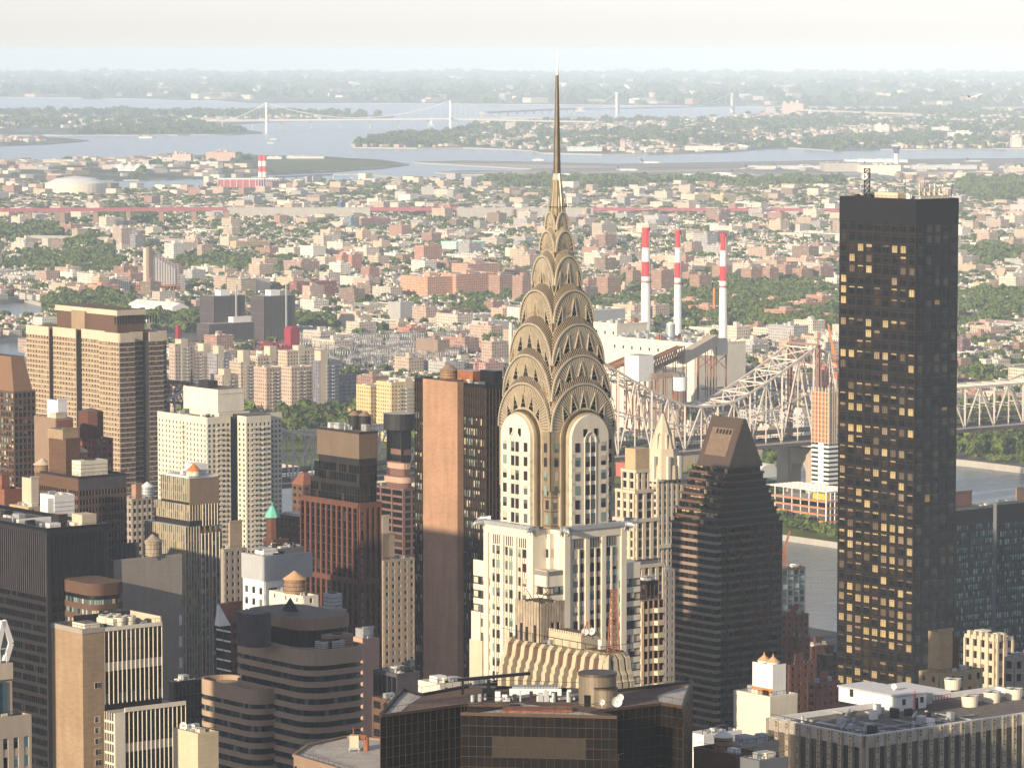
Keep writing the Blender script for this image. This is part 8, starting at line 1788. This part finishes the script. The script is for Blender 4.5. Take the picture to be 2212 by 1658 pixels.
  e.face([(-.8, -.8, .9), (-.8, .8, .9), (2.2, .4, 1.05), (2.2, -.4, 1.05)][::-1], 'galvanised'); o = e.build('eagle_gargoyle', t); o.location = (x, y, z); o.rotation_euler = (0, .12, rz); o.scale = (s * .8,) * 3
 ze = zt2 + .3
 for x, y, rz in ((-h2 - .4, -a2, math.pi + .25), (-a2, -h2 - .4, -math.pi / 2 - .25), (-h2 - .4, a2, math.pi - .25), (a2, -h2 - .4, -math.pi / 2 + .25), (h2 + .2, -a2, -.5), (-a2, h2 + .2, math.pi - 1.0)): eagle(x, y, ze, rz)
 # lower wings flanking towards the street
 mb = MB(); mb.box(-hb - .5, -hb, hb - 4, hb + .9, 0, zy(1397), 'cream_stone', top='roof_pale'); mb.box(-hb - .3, -hb, hb - 3, hb + .45, 0, zy(1335), 'white_stone', top='roof_pale'); mb.build('wing', t)
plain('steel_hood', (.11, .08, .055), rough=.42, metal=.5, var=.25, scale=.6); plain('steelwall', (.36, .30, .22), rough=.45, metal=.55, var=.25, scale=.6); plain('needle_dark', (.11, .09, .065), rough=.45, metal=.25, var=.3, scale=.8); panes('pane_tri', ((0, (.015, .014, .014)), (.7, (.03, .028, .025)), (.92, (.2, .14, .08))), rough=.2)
spired()
# ---------------------------------------------------------------- buttressed brown tower in front of it
def buttressed():
 Y = 806; X, Z, W, D = fit(1078, 1302, 1372, Y, 1440); t = empty('buttressed_tower', (X, Y, 6), TH, 'old tan tower top ringed by stepped buttresses, in front of the white skyscraper', 'building'); h = Z - 6 + 2; mb = MB()
 mb.box(1.5, W, 1.5, D, 0, h - 1, 'brown_brick', top='roof_brown'); mb.box(3.6, W, 3.6, D, h - 1, h + .2, 'stained_stone', top='roof_brown')
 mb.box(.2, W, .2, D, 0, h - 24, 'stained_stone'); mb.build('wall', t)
 def fin(px, py, ax, ay):
  """(ax, ay) points outward; profile steps in twice on the way up"""
  b = MB(); w_ = .6; sx, sy = -ay, ax
  prof = [(0, h - 24), (1.9, h - 24), (1.9, h - 7.6), (1.55, h - 7.2), (1.55, h - 5.6), (1.15, h - 5.2), (1.15, h - 4.2), (.5, h - 3.4), (.1, h - 1.0), (-.9, h), (-2.2, h), (-2.2, h - 24)]
  f = lambda o, z, s: (px + ax * o + sx * s * w_, py + ay * o + sy * s * w_, z); n = len(prof)
  b.face([f(o, z, 1) for o, z in prof][::-1], 'fin_stone'); b.face([f(o, z, -1) for o, z in prof], 'fin_stone')
  for i in range(n): (o0, z0), (o1, z1) = prof[i], prof[(i + 1) % n]; b.face([f(o0, z0, -1), f(o0, z0, 1), f(o1, z1, 1), f(o1, z1, -1)], 'fin_stone')
  b.build('buttress', t)
 nL = 11
 for k in range(nL + 1): fin(1.5, 2.4 + (D - 3) * k / nL, -1, 0)
 for k in range(4): fin(2.6 + (W - 3.4) * k / 3, 1.5, 0, -1)
 fin(1.9, 1.4, -.7, -.7)
 mb = MB()                                                     # recessed panels between the fins
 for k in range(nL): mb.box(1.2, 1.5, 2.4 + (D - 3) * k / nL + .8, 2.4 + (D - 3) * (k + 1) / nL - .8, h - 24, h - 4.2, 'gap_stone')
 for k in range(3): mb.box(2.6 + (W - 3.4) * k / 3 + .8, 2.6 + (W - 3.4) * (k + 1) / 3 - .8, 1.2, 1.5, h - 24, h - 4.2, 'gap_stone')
 mb.build('stone_panel', t)
 mb = MB(); bx0, bx1, by0, by1 = W * .12, W * .12 + 6.6, D * .64, D * .88; zb = h + .3; zt = zb + 8.6
 mb.box(bx0, bx1, by0, by1, zb, zt - .5, 'charcoal', top='roof_brown'); n = 9
 rg = random.Random(4)
 for k in range(n): mb.box(bx0 - .2, bx0 - .02, by0 + (by1 - by0) * k / n + .08, by0 + (by1 - by0) * (k + 1) / n - .08, zb + rg.choice((0, 3, 3.6)), zt - rg.uniform(0, .4), 'stained_panel')
 for k in range(n): mb.box(bx0 + (bx1 - bx0) * k / n + .08, bx0 + (bx1 - bx0) * (k + 1) / n - .08, by0 - .2, by0 - .02, zb + rg.choice((0, .6, 4)), zt - rg.uniform(0, .5), 'stained_panel')
 for k in range(7): mb.bar((bx0 + k * .9, by0 + rg.uniform(0, 5), zt - .5), (bx0 + k * .9, by0 + rg.uniform(0, 5), zt + rg.uniform(1, 2.6)), .05, 'charcoal')
 mb.build('tank_enclosure', t)
 mb = MB(); x0, x1, y0, y1 = W * .3, W * .3 + 5, D * .30, D * .61; mb.box(x0, x1, y0, y1, h + .25, h + 3, 'fin_stone', top='roof_brown')
 for k in range(14): mb.box(x0 - .2, x0 + .1, y0 + (y1 - y0) * k / 14, y0 + (y1 - y0) * (k + .55) / 14, h + 3, h + 3.5, 'cream_stone')
 for k in range(12): mb.box(x0 + (x1 - x0) * k / 12, x0 + (x1 - x0) * (k + .55) / 12, y0 - .2, y0 + .1, h + 3, h + 3.5, 'cream_stone')
 mb.build('penthouse', t); clutter(t, W, D, h + .2, 16, 97, .5, 2)
 mb = MB(); lattice_mast(mb, 0, 0, 0, 12.8, 1.75, .75, 'rust', 8, .06); mb.box(-.8, .8, -.8, .8, 12.8, 13, 'rust'); tag(mb.build('lattice_mast', None, loc2w(t, W * .62, D * .09, h)), 'rust red tapering lattice mast on the buttressed tower', 'antenna mast')
 mb = MB(); mb.bar((0, 0, 0), (0, 0, 13), .11, 'orange', .06)
 for k in range(3): a = k * 2.1; mb.bar((0, 0, 3), (2 * math.cos(a), 2 * math.sin(a), 0), .05, 'rust')
 tag(mb.build('radio_mast', None, loc2w(t, W * .5, D * .3, h + 3)), 'thin orange red radio mast on the buttressed tower penthouse', 'antenna mast')
 dish(*loc2w(t, W * .42, D * .3, h + 3), .75, 0, 'left white dish at the foot of the thin orange mast', .8); dish(*loc2w(t, W * .55, D * .28, h + 3), .75, .2, 'right white dish at the foot of the thin orange mast', .9)
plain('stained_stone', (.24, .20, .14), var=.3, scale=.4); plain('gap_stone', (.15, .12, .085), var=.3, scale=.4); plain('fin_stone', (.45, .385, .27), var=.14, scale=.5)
buttressed()
# ---------------------------------------------------------------- cantilever bridge
def bridge():
 Wt = Vector((47.4, 2640, 0)); dr = Vector((.786, .618, 0)); sd_ = Vector((.618, -.786, 0)); t = empty('cantilever_bridge', (Wt.x, Wt.y, 0), 0, 'long grey steel cantilever truss bridge crossing behind the towers', 'bridge'); zd = 55.0
 P_ = lambda s, lat, z: tuple(dr * s + sd_ * lat + Vector((0, 0, z)))
 tw_ = (-320, 0, 197, 497)
 def top(s):
  best = 0
  for a in tw_:
   d = abs(s - a); best = max(best, 37 * max(0, 1 - d / 84) ** 1.25)
  return 26.0 + best + 3 * math.sin(s * .05) * 0
 for lat in (-14, 14):
  mb = MB(); s = -420.0; step = 14.6; k = 0
  while s < 560:
   a, b_ = s, s + step; ta, tb = zd + top(a), zd + top(b_)
   mb.bar(P_(a, lat, ta), P_(b_, lat, tb), .66, 'bridge_steel'); mb.bar(P_(a, lat, zd - 3), P_(b_, lat, zd - 3), .7, 'bridge_steel'); mb.bar(P_(a, lat, zd - 3), P_(a, lat, ta), .4 if k % 2 else .6, 'bridge_steel')
   if k % 2: mb.bar(P_(a, lat, ta), P_(b_, lat, zd - 3), .45, 'bridge_steel')
   else: mb.bar(P_(a, lat, zd - 3), P_(b_, lat, tb), .45, 'bridge_steel')
   if top(a) > 32: mb.bar(P_(a, lat, zd + top(a) * .5), P_(b_, lat, zd + top(b_) * .5), .45, 'bridge_steel')
   if lat > 0:
    mb.bar(P_(a, -14, ta), P_(a, 14, ta), .5, 'bridge_steel'); mb.bar(P_(a, -14, ta), P_(b_, 14, tb), .3, 'bridge_steel'); mb.bar(P_(a, 14, ta), P_(b_, -14, tb), .3, 'bridge_steel')
    mb.bar(P_(a, -14, zd + 11), P_(a, 14, zd + 11), .4, 'bridge_steel')
    for f in (.2, .5, .8): mb.bar(P_(a, -14 + 28 * f, ta), P_(a, -14 + 28 * (f + .15), ta - 4), .25, 'bridge_steel')
   s += step; k += 1
  mb.build('truss', t)
 mb = MB(); c = [P_(-420, -15, zd - 6), P_(-420, 15, zd - 6), P_(560, 15, zd - 6), P_(560, -15, zd - 6), P_(-420, -15, zd - 3.4), P_(-420, 15, zd - 3.4), P_(560, 15, zd - 3.4), P_(560, -15, zd - 3.4)]
 for f in BOXF: mb.face([c[k] for k in f], 'bridge_dark')
 for lat in (-15.4, 15.4): mb.bar(P_(-420, lat, zd - 4.6), P_(560, lat, zd - 4.6), 1.1, 'bridge_dark'); mb.bar(P_(-420, lat, zd - 1.4), P_(560, lat, zd - 1.4), .18, 'bridge_dark')
 c = [P_(-420, -9, zd + 3), P_(-420, 9, zd + 3), P_(560, 9, zd + 3), P_(560, -9, zd + 3), P_(-420, -9, zd + 4), P_(-420, 9, zd + 4), P_(560, 9, zd + 4), P_(560, -9, zd + 4)]
 for f in BOXF: mb.face([c[k] for k in f], 'bridge_dark')
 mb.build('deck', t)
 for a in tw_:
  mb = MB(); zt = zd + 63
  for lat in (-15.5, 15.5):
   for ds in (-2.2, 2.2): mb.bar(P_(a + ds, lat, zd - 8), P_(a + ds * .4, lat * .92, zt), 1.5, 'bridge_red', 1.1)
   for k in range(9): z0, z1 = zd + k * 7, zd + (k + 1) * 7; mb.bar(P_(a - 2.2, lat, z0), P_(a + 2.2, lat, z1), .35, 'bridge_red'); mb.bar(P_(a + 2.2, lat, z0), P_(a - 2.2, lat, z1), .35, 'bridge_red')
   mb.bar(P_(a, lat * .92, zt), P_(a, lat * .92, zt + 9), .9, 'bridge_red', .2); mb.bar(P_(a - 1.6, lat * .92, zt + 4), P_(a + 1.6, lat * .92, zt + 4), .3, 'bridge_red')
  for z in (zt, zt - 6, zt - 13): mb.bar(P_(a, -15.5, z), P_(a, 15.5, z), .7, 'bridge_red')
  for k in range(6): mb.bar(P_(a, -15 + k * 5, zt - 6), P_(a, -10 + k * 5, zt), .3, 'bridge_red'); mb.bar(P_(a, -15 + k * 5, zt - 6), P_(a, -10 + k * 5, zt - 13), .3, 'bridge_red')
  mb.build('tower', t)
  mb = MB(); ang = math.atan2(dr.y, dr.x)
  def bx(s0, s1, l0, l1, z0, z1, mt='pier_stone'):
   c = [P_(s0, l0, z0), P_(s1, l0, z0), P_(s1, l1, z0), P_(s0, l1, z0), P_(s0, l0, z1), P_(s1, l0, z1), P_(s1, l1, z1), P_(s0, l1, z1)]
   for f in BOXF: mb.face([c[k] for k in f][::-1], mt)
  for l0, l1 in ((-21, -9), (9, 21)):
   bx(a - 6, a + 6, l0, l1, -2, zd - 9); bx(a - 7, a + 7, l0 - 1, l1 + 1, -2, 10); bx(a - 6.8, a + 6.8, l0 - .6, l1 + .6, zd - 14, zd - 12)
  bx(a - 5, a + 5, -8.98, 8.98, zd - 20, zd - 9.2)
  for k in range(6):
   f0 = math.sin(math.radians(15 * k)); f1 = math.sin(math.radians(15 * (k + 1))); w0 = 9 - 9 * (1 - math.cos(math.radians(15 * (6 - k)))); z1 = zd - 20.02
   w_ = 9 * (1 - math.cos(math.radians(15 * k + 7))); bx(a - 4.9, a + 4.9, -8.97, -8.97 + w_ * .5 + .5 if False else -8.97 + w_ * .45, z1 - (6 - k) * 1.5, z1 - (5 - k) * 1.5 - .01); bx(a - 4.9, a + 4.9, 8.97 - w_ * .45, 8.97, z1 - (6 - k) * 1.5, z1 - (5 - k) * 1.5 - .01)
  mb.build('pier', t)
 take(0, 2640, 30)
 rg = random.Random(9); cc = [(.02, .02, .03), (.5, .5, .5), (.6, .58, .55), (.35, .04, .04), (.03, .06, .2), (.1, .1, .11)]; RKc = {}
 car0 = None
 for k in range(46):
  s = -230 + k * 16.5 + rg.uniform(-4, 4); lat = rg.choice((-12.6, 12.4)); 
  mb = MB(); ci = rg.randrange(6); cl = (*cc[ci], 0); mb.box(-2.2, 2.2, -.9, .9, .35, .95, 'flat_colour', col=cl); mb.prism([(-1.5, -.8), (1.1, -.8), (1.1, .8), (-1.5, .8)], .95, 1.5, 'pane_black', scale=.82)
  for wx in (-1.4, 1.4):
   for wy in (-.92, .72): mb.box(wx - .33, wx + .33, wy, wy + .2, 0, .66, 'black_metal')
  p = Wt + dr * s + sd_ * lat; o = mb.build('car', None, (p.x, p.y, zd - 3.4), math.atan2(dr.y, dr.x)); nm = ('black', 'silver', 'white', 'red', 'blue', 'grey')[ci]
  x, y = proj(p.x, p.y, zd); RKc[nm] = RKc.get(nm, 0) + 1; tag(o, '%s car on the cantilever bridge deck, %s %s one from the left end' % (nm, (RK + ['late'] * 30)[RKc[nm] - 1], nm), 'car', 'cars crossing the cantilever bridge')
plain('bridge_red', (.27, .165, .14), rough=.7, var=.15, scale=.2); plain('pier_stone', (.40, .32, .25), var=.15, scale=.15)
bridge()
# ---------------------------------------------------------------- unseen towers placed just off frame, sunward, to shade the towers in view
def shade_caster(x, y, w_, d_, h, label):
 t = empty('shade_tower', (x, y, 6), TH, label, 'building'); mb = MB(); mb.box(0, w_, 0, d_, 0, h - 6, 'charcoal', top='roof_gravel'); P = []
 for f, ln in (('R', w_), ('L', d_)): facade(mb, P, f, 0, 0, ln, (h - 6) % 3.8, h - 6, fh=3.8, bay=9, pw=2, sh=1.8, pmat='concrete', smat='concrete')
 mb.build('wall', t); emit(P, t, limit=0)
shade_caster(-232, 912, 92, 36, 240, 'broad concrete office slab out of frame at left, placed to cast shade, nearer one')
shade_caster(-236, 1160, 52, 50, 226, 'square concrete office tower out of frame at left, placed to cast shade, farther one')
shade_caster(-470, 975, 60, 60, 225, 'concrete office tower far out of frame at left, placed to cast shade')
# ---------------------------------------------------------------- river island building sites
def island():
 Y = 2700; X, Z, W, D = fit(1753, 1790, 1812, Y, 838); t = empty('unfinished_highrise', (X, Y, 5), TH, 'unfinished high-rise, orange lit frame above finished white floors, left of the tall glass tower', 'unfinished tower'); h = Z - 5; mb = MB(); n = int(h / 3.1); zc = h * .60; zc = pt(1790, 960, Y)[2] - 5
 mb2 = MB(); mb2.box(1.2, W - 1, 1.2, D, 0, h - 4, 'orange'); mb2.build('core', t)
 for k in range(n):
  z = k * 3.1
  if z > zc: mb.box(0, W, 0, D, z, z + .45, 'cream_stone', nobot=False)
  else: mb.box(.3, W, .3, D, z, z + 3.1, 'black_metal'); fbox(mb, 'L', .3, .3, D, 0, .4, z, z + 1.6, 'white_paint'); fbox(mb, 'R', .3, 0, W, 0, .4, z, z + 1.6, 'white_paint'); fbox(mb, 'L', .3, D * .3, D * .6, 0, .42, z, z + 3.1, 'white_paint')
 for a in range(6): mb.bar((.3, D * a / 5, zc), (.3, D * a / 5, h), .35, 'cream_stone'); mb.bar((W * a / 5, .3, zc), (W * a / 5, .3, h), .35, 'cream_stone')
 mb.build('frame', t); mb = MB()
 for k in range(n): mb.box(W + .3, W + 4, -.8, 3, k * 3.1, k * 3.1 + .3, 'galvanised')
 for a, b_ in ((.4, -.7), (3.9, -.7), (3.9, 2.9), (.4, 2.9)): mb.bar((W + a, b_, 0), (W + a, b_, h + 6), .25, 'galvanised')
 mb.build('hoist', t)
 X, Z, W, D = fit(1655, 1784, 1850, 2625, 1085); W, D = min(W, 75), min(D, 90); t = empty('unfinished_campus_building', (X, 2625, 5), TH, 'low steel framed building site with orange netting on the river island', 'unfinished building'); h = Z - 5; mb = MB()
 for k in range(5): mb.box(0, W, 0, D, h * k / 4 - .3, h * k / 4, 'concrete', nobot=False); mb.box(-.1, W, -.1, 0, h * k / 4, h * k / 4 + 1, 'orange'); mb.box(-.1, 0, 0, D, h * k / 4, h * k / 4 + 1, 'orange')
 for a in range(8): mb.bar((W * a / 7, .2, 0), (W * a / 7, .2, h + 7), .3, 'white_paint'); mb.bar((.2, D * a / 7, 0), (.2, D * a / 7, h + 7), .3, 'white_paint'); mb.bar((W * a / 7, .2, h + 7), (W * a / 7, D, h + 7), .25, 'white_paint'); mb.bar((.2, D * a / 7, h + 7), (W, D * a / 7, h + 7), .25, 'white_paint')
 mb.box(.5, W, .5, D, 0, h * .75, 'net', top='concrete'); mb.box(W * .35, W * .6, D * .2, D * .4, h, h + 4, 'yellow'); mb.build('frame', t)
 p = gp(1678, 1128, 4); mb = MB(); mb.box(-3, 3, -2, 2, 0, 2.5, 'yellow'); mb.bar((0, 0, 2.5), (9, 0, 9), .7, 'yellow', .5); mb.bar((9, 0, 9), (12, 0, 4), .45, 'yellow'); mb.box(-3.4, 3.4, -2.4, -1.6, 0, 1.2, 'black_metal'); mb.box(-3.4, 3.4, 1.6, 2.4, 0, 1.2, 'black_metal'); tag(mb.build('excavator', None, p, .4), 'yellow orange excavator beside the island building site', 'excavator')
 p = gp(1665, 1030, 4); mb = MB(); n = 10
 for i in range(n): a0, a1 = math.pi * i / n, math.pi * (i + 1) / n; mb.face([(-14 * math.cos(a0), 0, 10 * math.sin(a0)), (-14 * math.cos(a1), 0, 10 * math.sin(a1)), (-14 * math.cos(a1), 60, 10 * math.sin(a1)), (-14 * math.cos(a0), 60, 10 * math.sin(a0))][::-1], 'white_paint', smooth=True)
 mb.face([(-14 * math.cos(math.pi * i / n), 0, 10 * math.sin(math.pi * i / n)) for i in range(n + 1)], 'white_paint'); tag(mb.build('tennis_bubble', None, p, TH), 'white air-supported tennis bubble near the bridge piers', 'dome')
 for q, c, lb in (((1440, 1470, 1500, 1020, 985), TAN, 'pale stone hall on the island left of the dark peaked tower'), ((1330, 1350, 1400, 1030, 1003), (.45, .12, .1), 'low red and white pavilion on the island sports ground')): B('island_building', lb, 'building', *q, c, win=0)
 c = Vector((*gp(1540, 900, 0)[:2], 0)); mb = MB(); p = gp(1458, 1000, 4); mb.cyl(0, 0, 0, 42, 4, 3.8, 'pier_stone', 16); tag(mb.build('elevator_tower', None, p), 'round concrete pier column under the bridge deck, left of the dark peaked tower', 'bridge pier')
 for x, y, s, lb in ((1470, 1120, 1, ''),): pass
 # sea wall and crane on a pier
 p = pt(1693, 1195, 2050); mb = MB(); lattice_mast(mb, 0, 0, -60, 62, 1.6, 1.2, 'rust', 14, .2); mb.bar((0, 0, 2), (3, 0, 12), .5, 'rust'); tag(mb.build('crane_mast', None, p), 'rust coloured crane mast right of the dark peaked tower', 'crane')
 p = pt(1812, 765, 3100); mb = MB(); mb.bar((0, 0, -60), (-4, 0, 0), 1.2, 'orange'); mb.bar((-4, 0, 0), (-9, 0, 24), 1.2, 'orange', .6); tag(mb.build('crane_mast', None, p), 'orange crane jib just left of the tall glass tower', 'crane')
island()
# boats
def boat(x, y, L_, label, sail=False):
 p = gp(x, y, 0); mb = MB(); q = [(-L_ / 2, -L_ * .14), (L_ * .3, -L_ * .14), (L_ / 2, 0), (L_ * .3, L_ * .14), (-L_ / 2, L_ * .14)]; mb.prism(q, -.3, L_ * .1, 'white_paint'); mb.box(-L_ * .3, L_ * .1, -L_ * .09, L_ * .09, L_ * .1, L_ * .22, 'grey_paint')
 if sail: mb.bar((0, 0, 0), (0, 0, L_ * 1.6), .3, 'white_paint'); mb.face([(0, .1, L_ * .25), (-L_ * .5, .1, L_ * .25), (0, .1, L_ * 1.55)], 'white_paint'); mb.face([(0, -.1, L_ * .25), (0, -.1, L_ * 1.55), (-L_ * .5, -.1, L_ * .25)], 'white_paint')
 tag(mb.build('boat', None, p, .2), label, 'boat')
boat(585, 310.5, 26, 'small grey vessel below the left suspension bridge mast'); boat(592, 302, 30, 'low barge in the far bay left of the spire'); boat(318, 299, 60, 'distant barge in the open bay at left'); boat(933, 272, 26, 'tiny white sailing boat right of the second slender mast', True); boat(1751, 255, 34, 'tiny white sail near the paired masts', True); boat(1165, 347.5, 40, 'white ferry at the airfield pier beside the spire')
# ---------------------------------------------------------------- the air
m = bpy.data.materials.new('haze'); m.use_nodes = True; nt = m.node_tree; nt.nodes.remove(nt.nodes['Principled BSDF'])
pv = N(nt, 'ShaderNodeVolumePrincipled'); pv.inputs['Color'].default_value = (.66, .81, 1.0, 1); pv.inputs['Density'].default_value = 3.8e-5; pv.inputs['Anisotropy'].default_value = -0.3
nt.links.new(pv.outputs[0], nt.nodes['Material Output'].inputs[1]); MAT['haze'] = m
mb = MB(); mb.box(-31000, 31000, -16000, 66000, -4, 340, 'haze', nobot=False); o = mb.build('haze'); o['kind'] = 'stuff'; o['label'] = 'pale summer haze thickening towards the horizon'
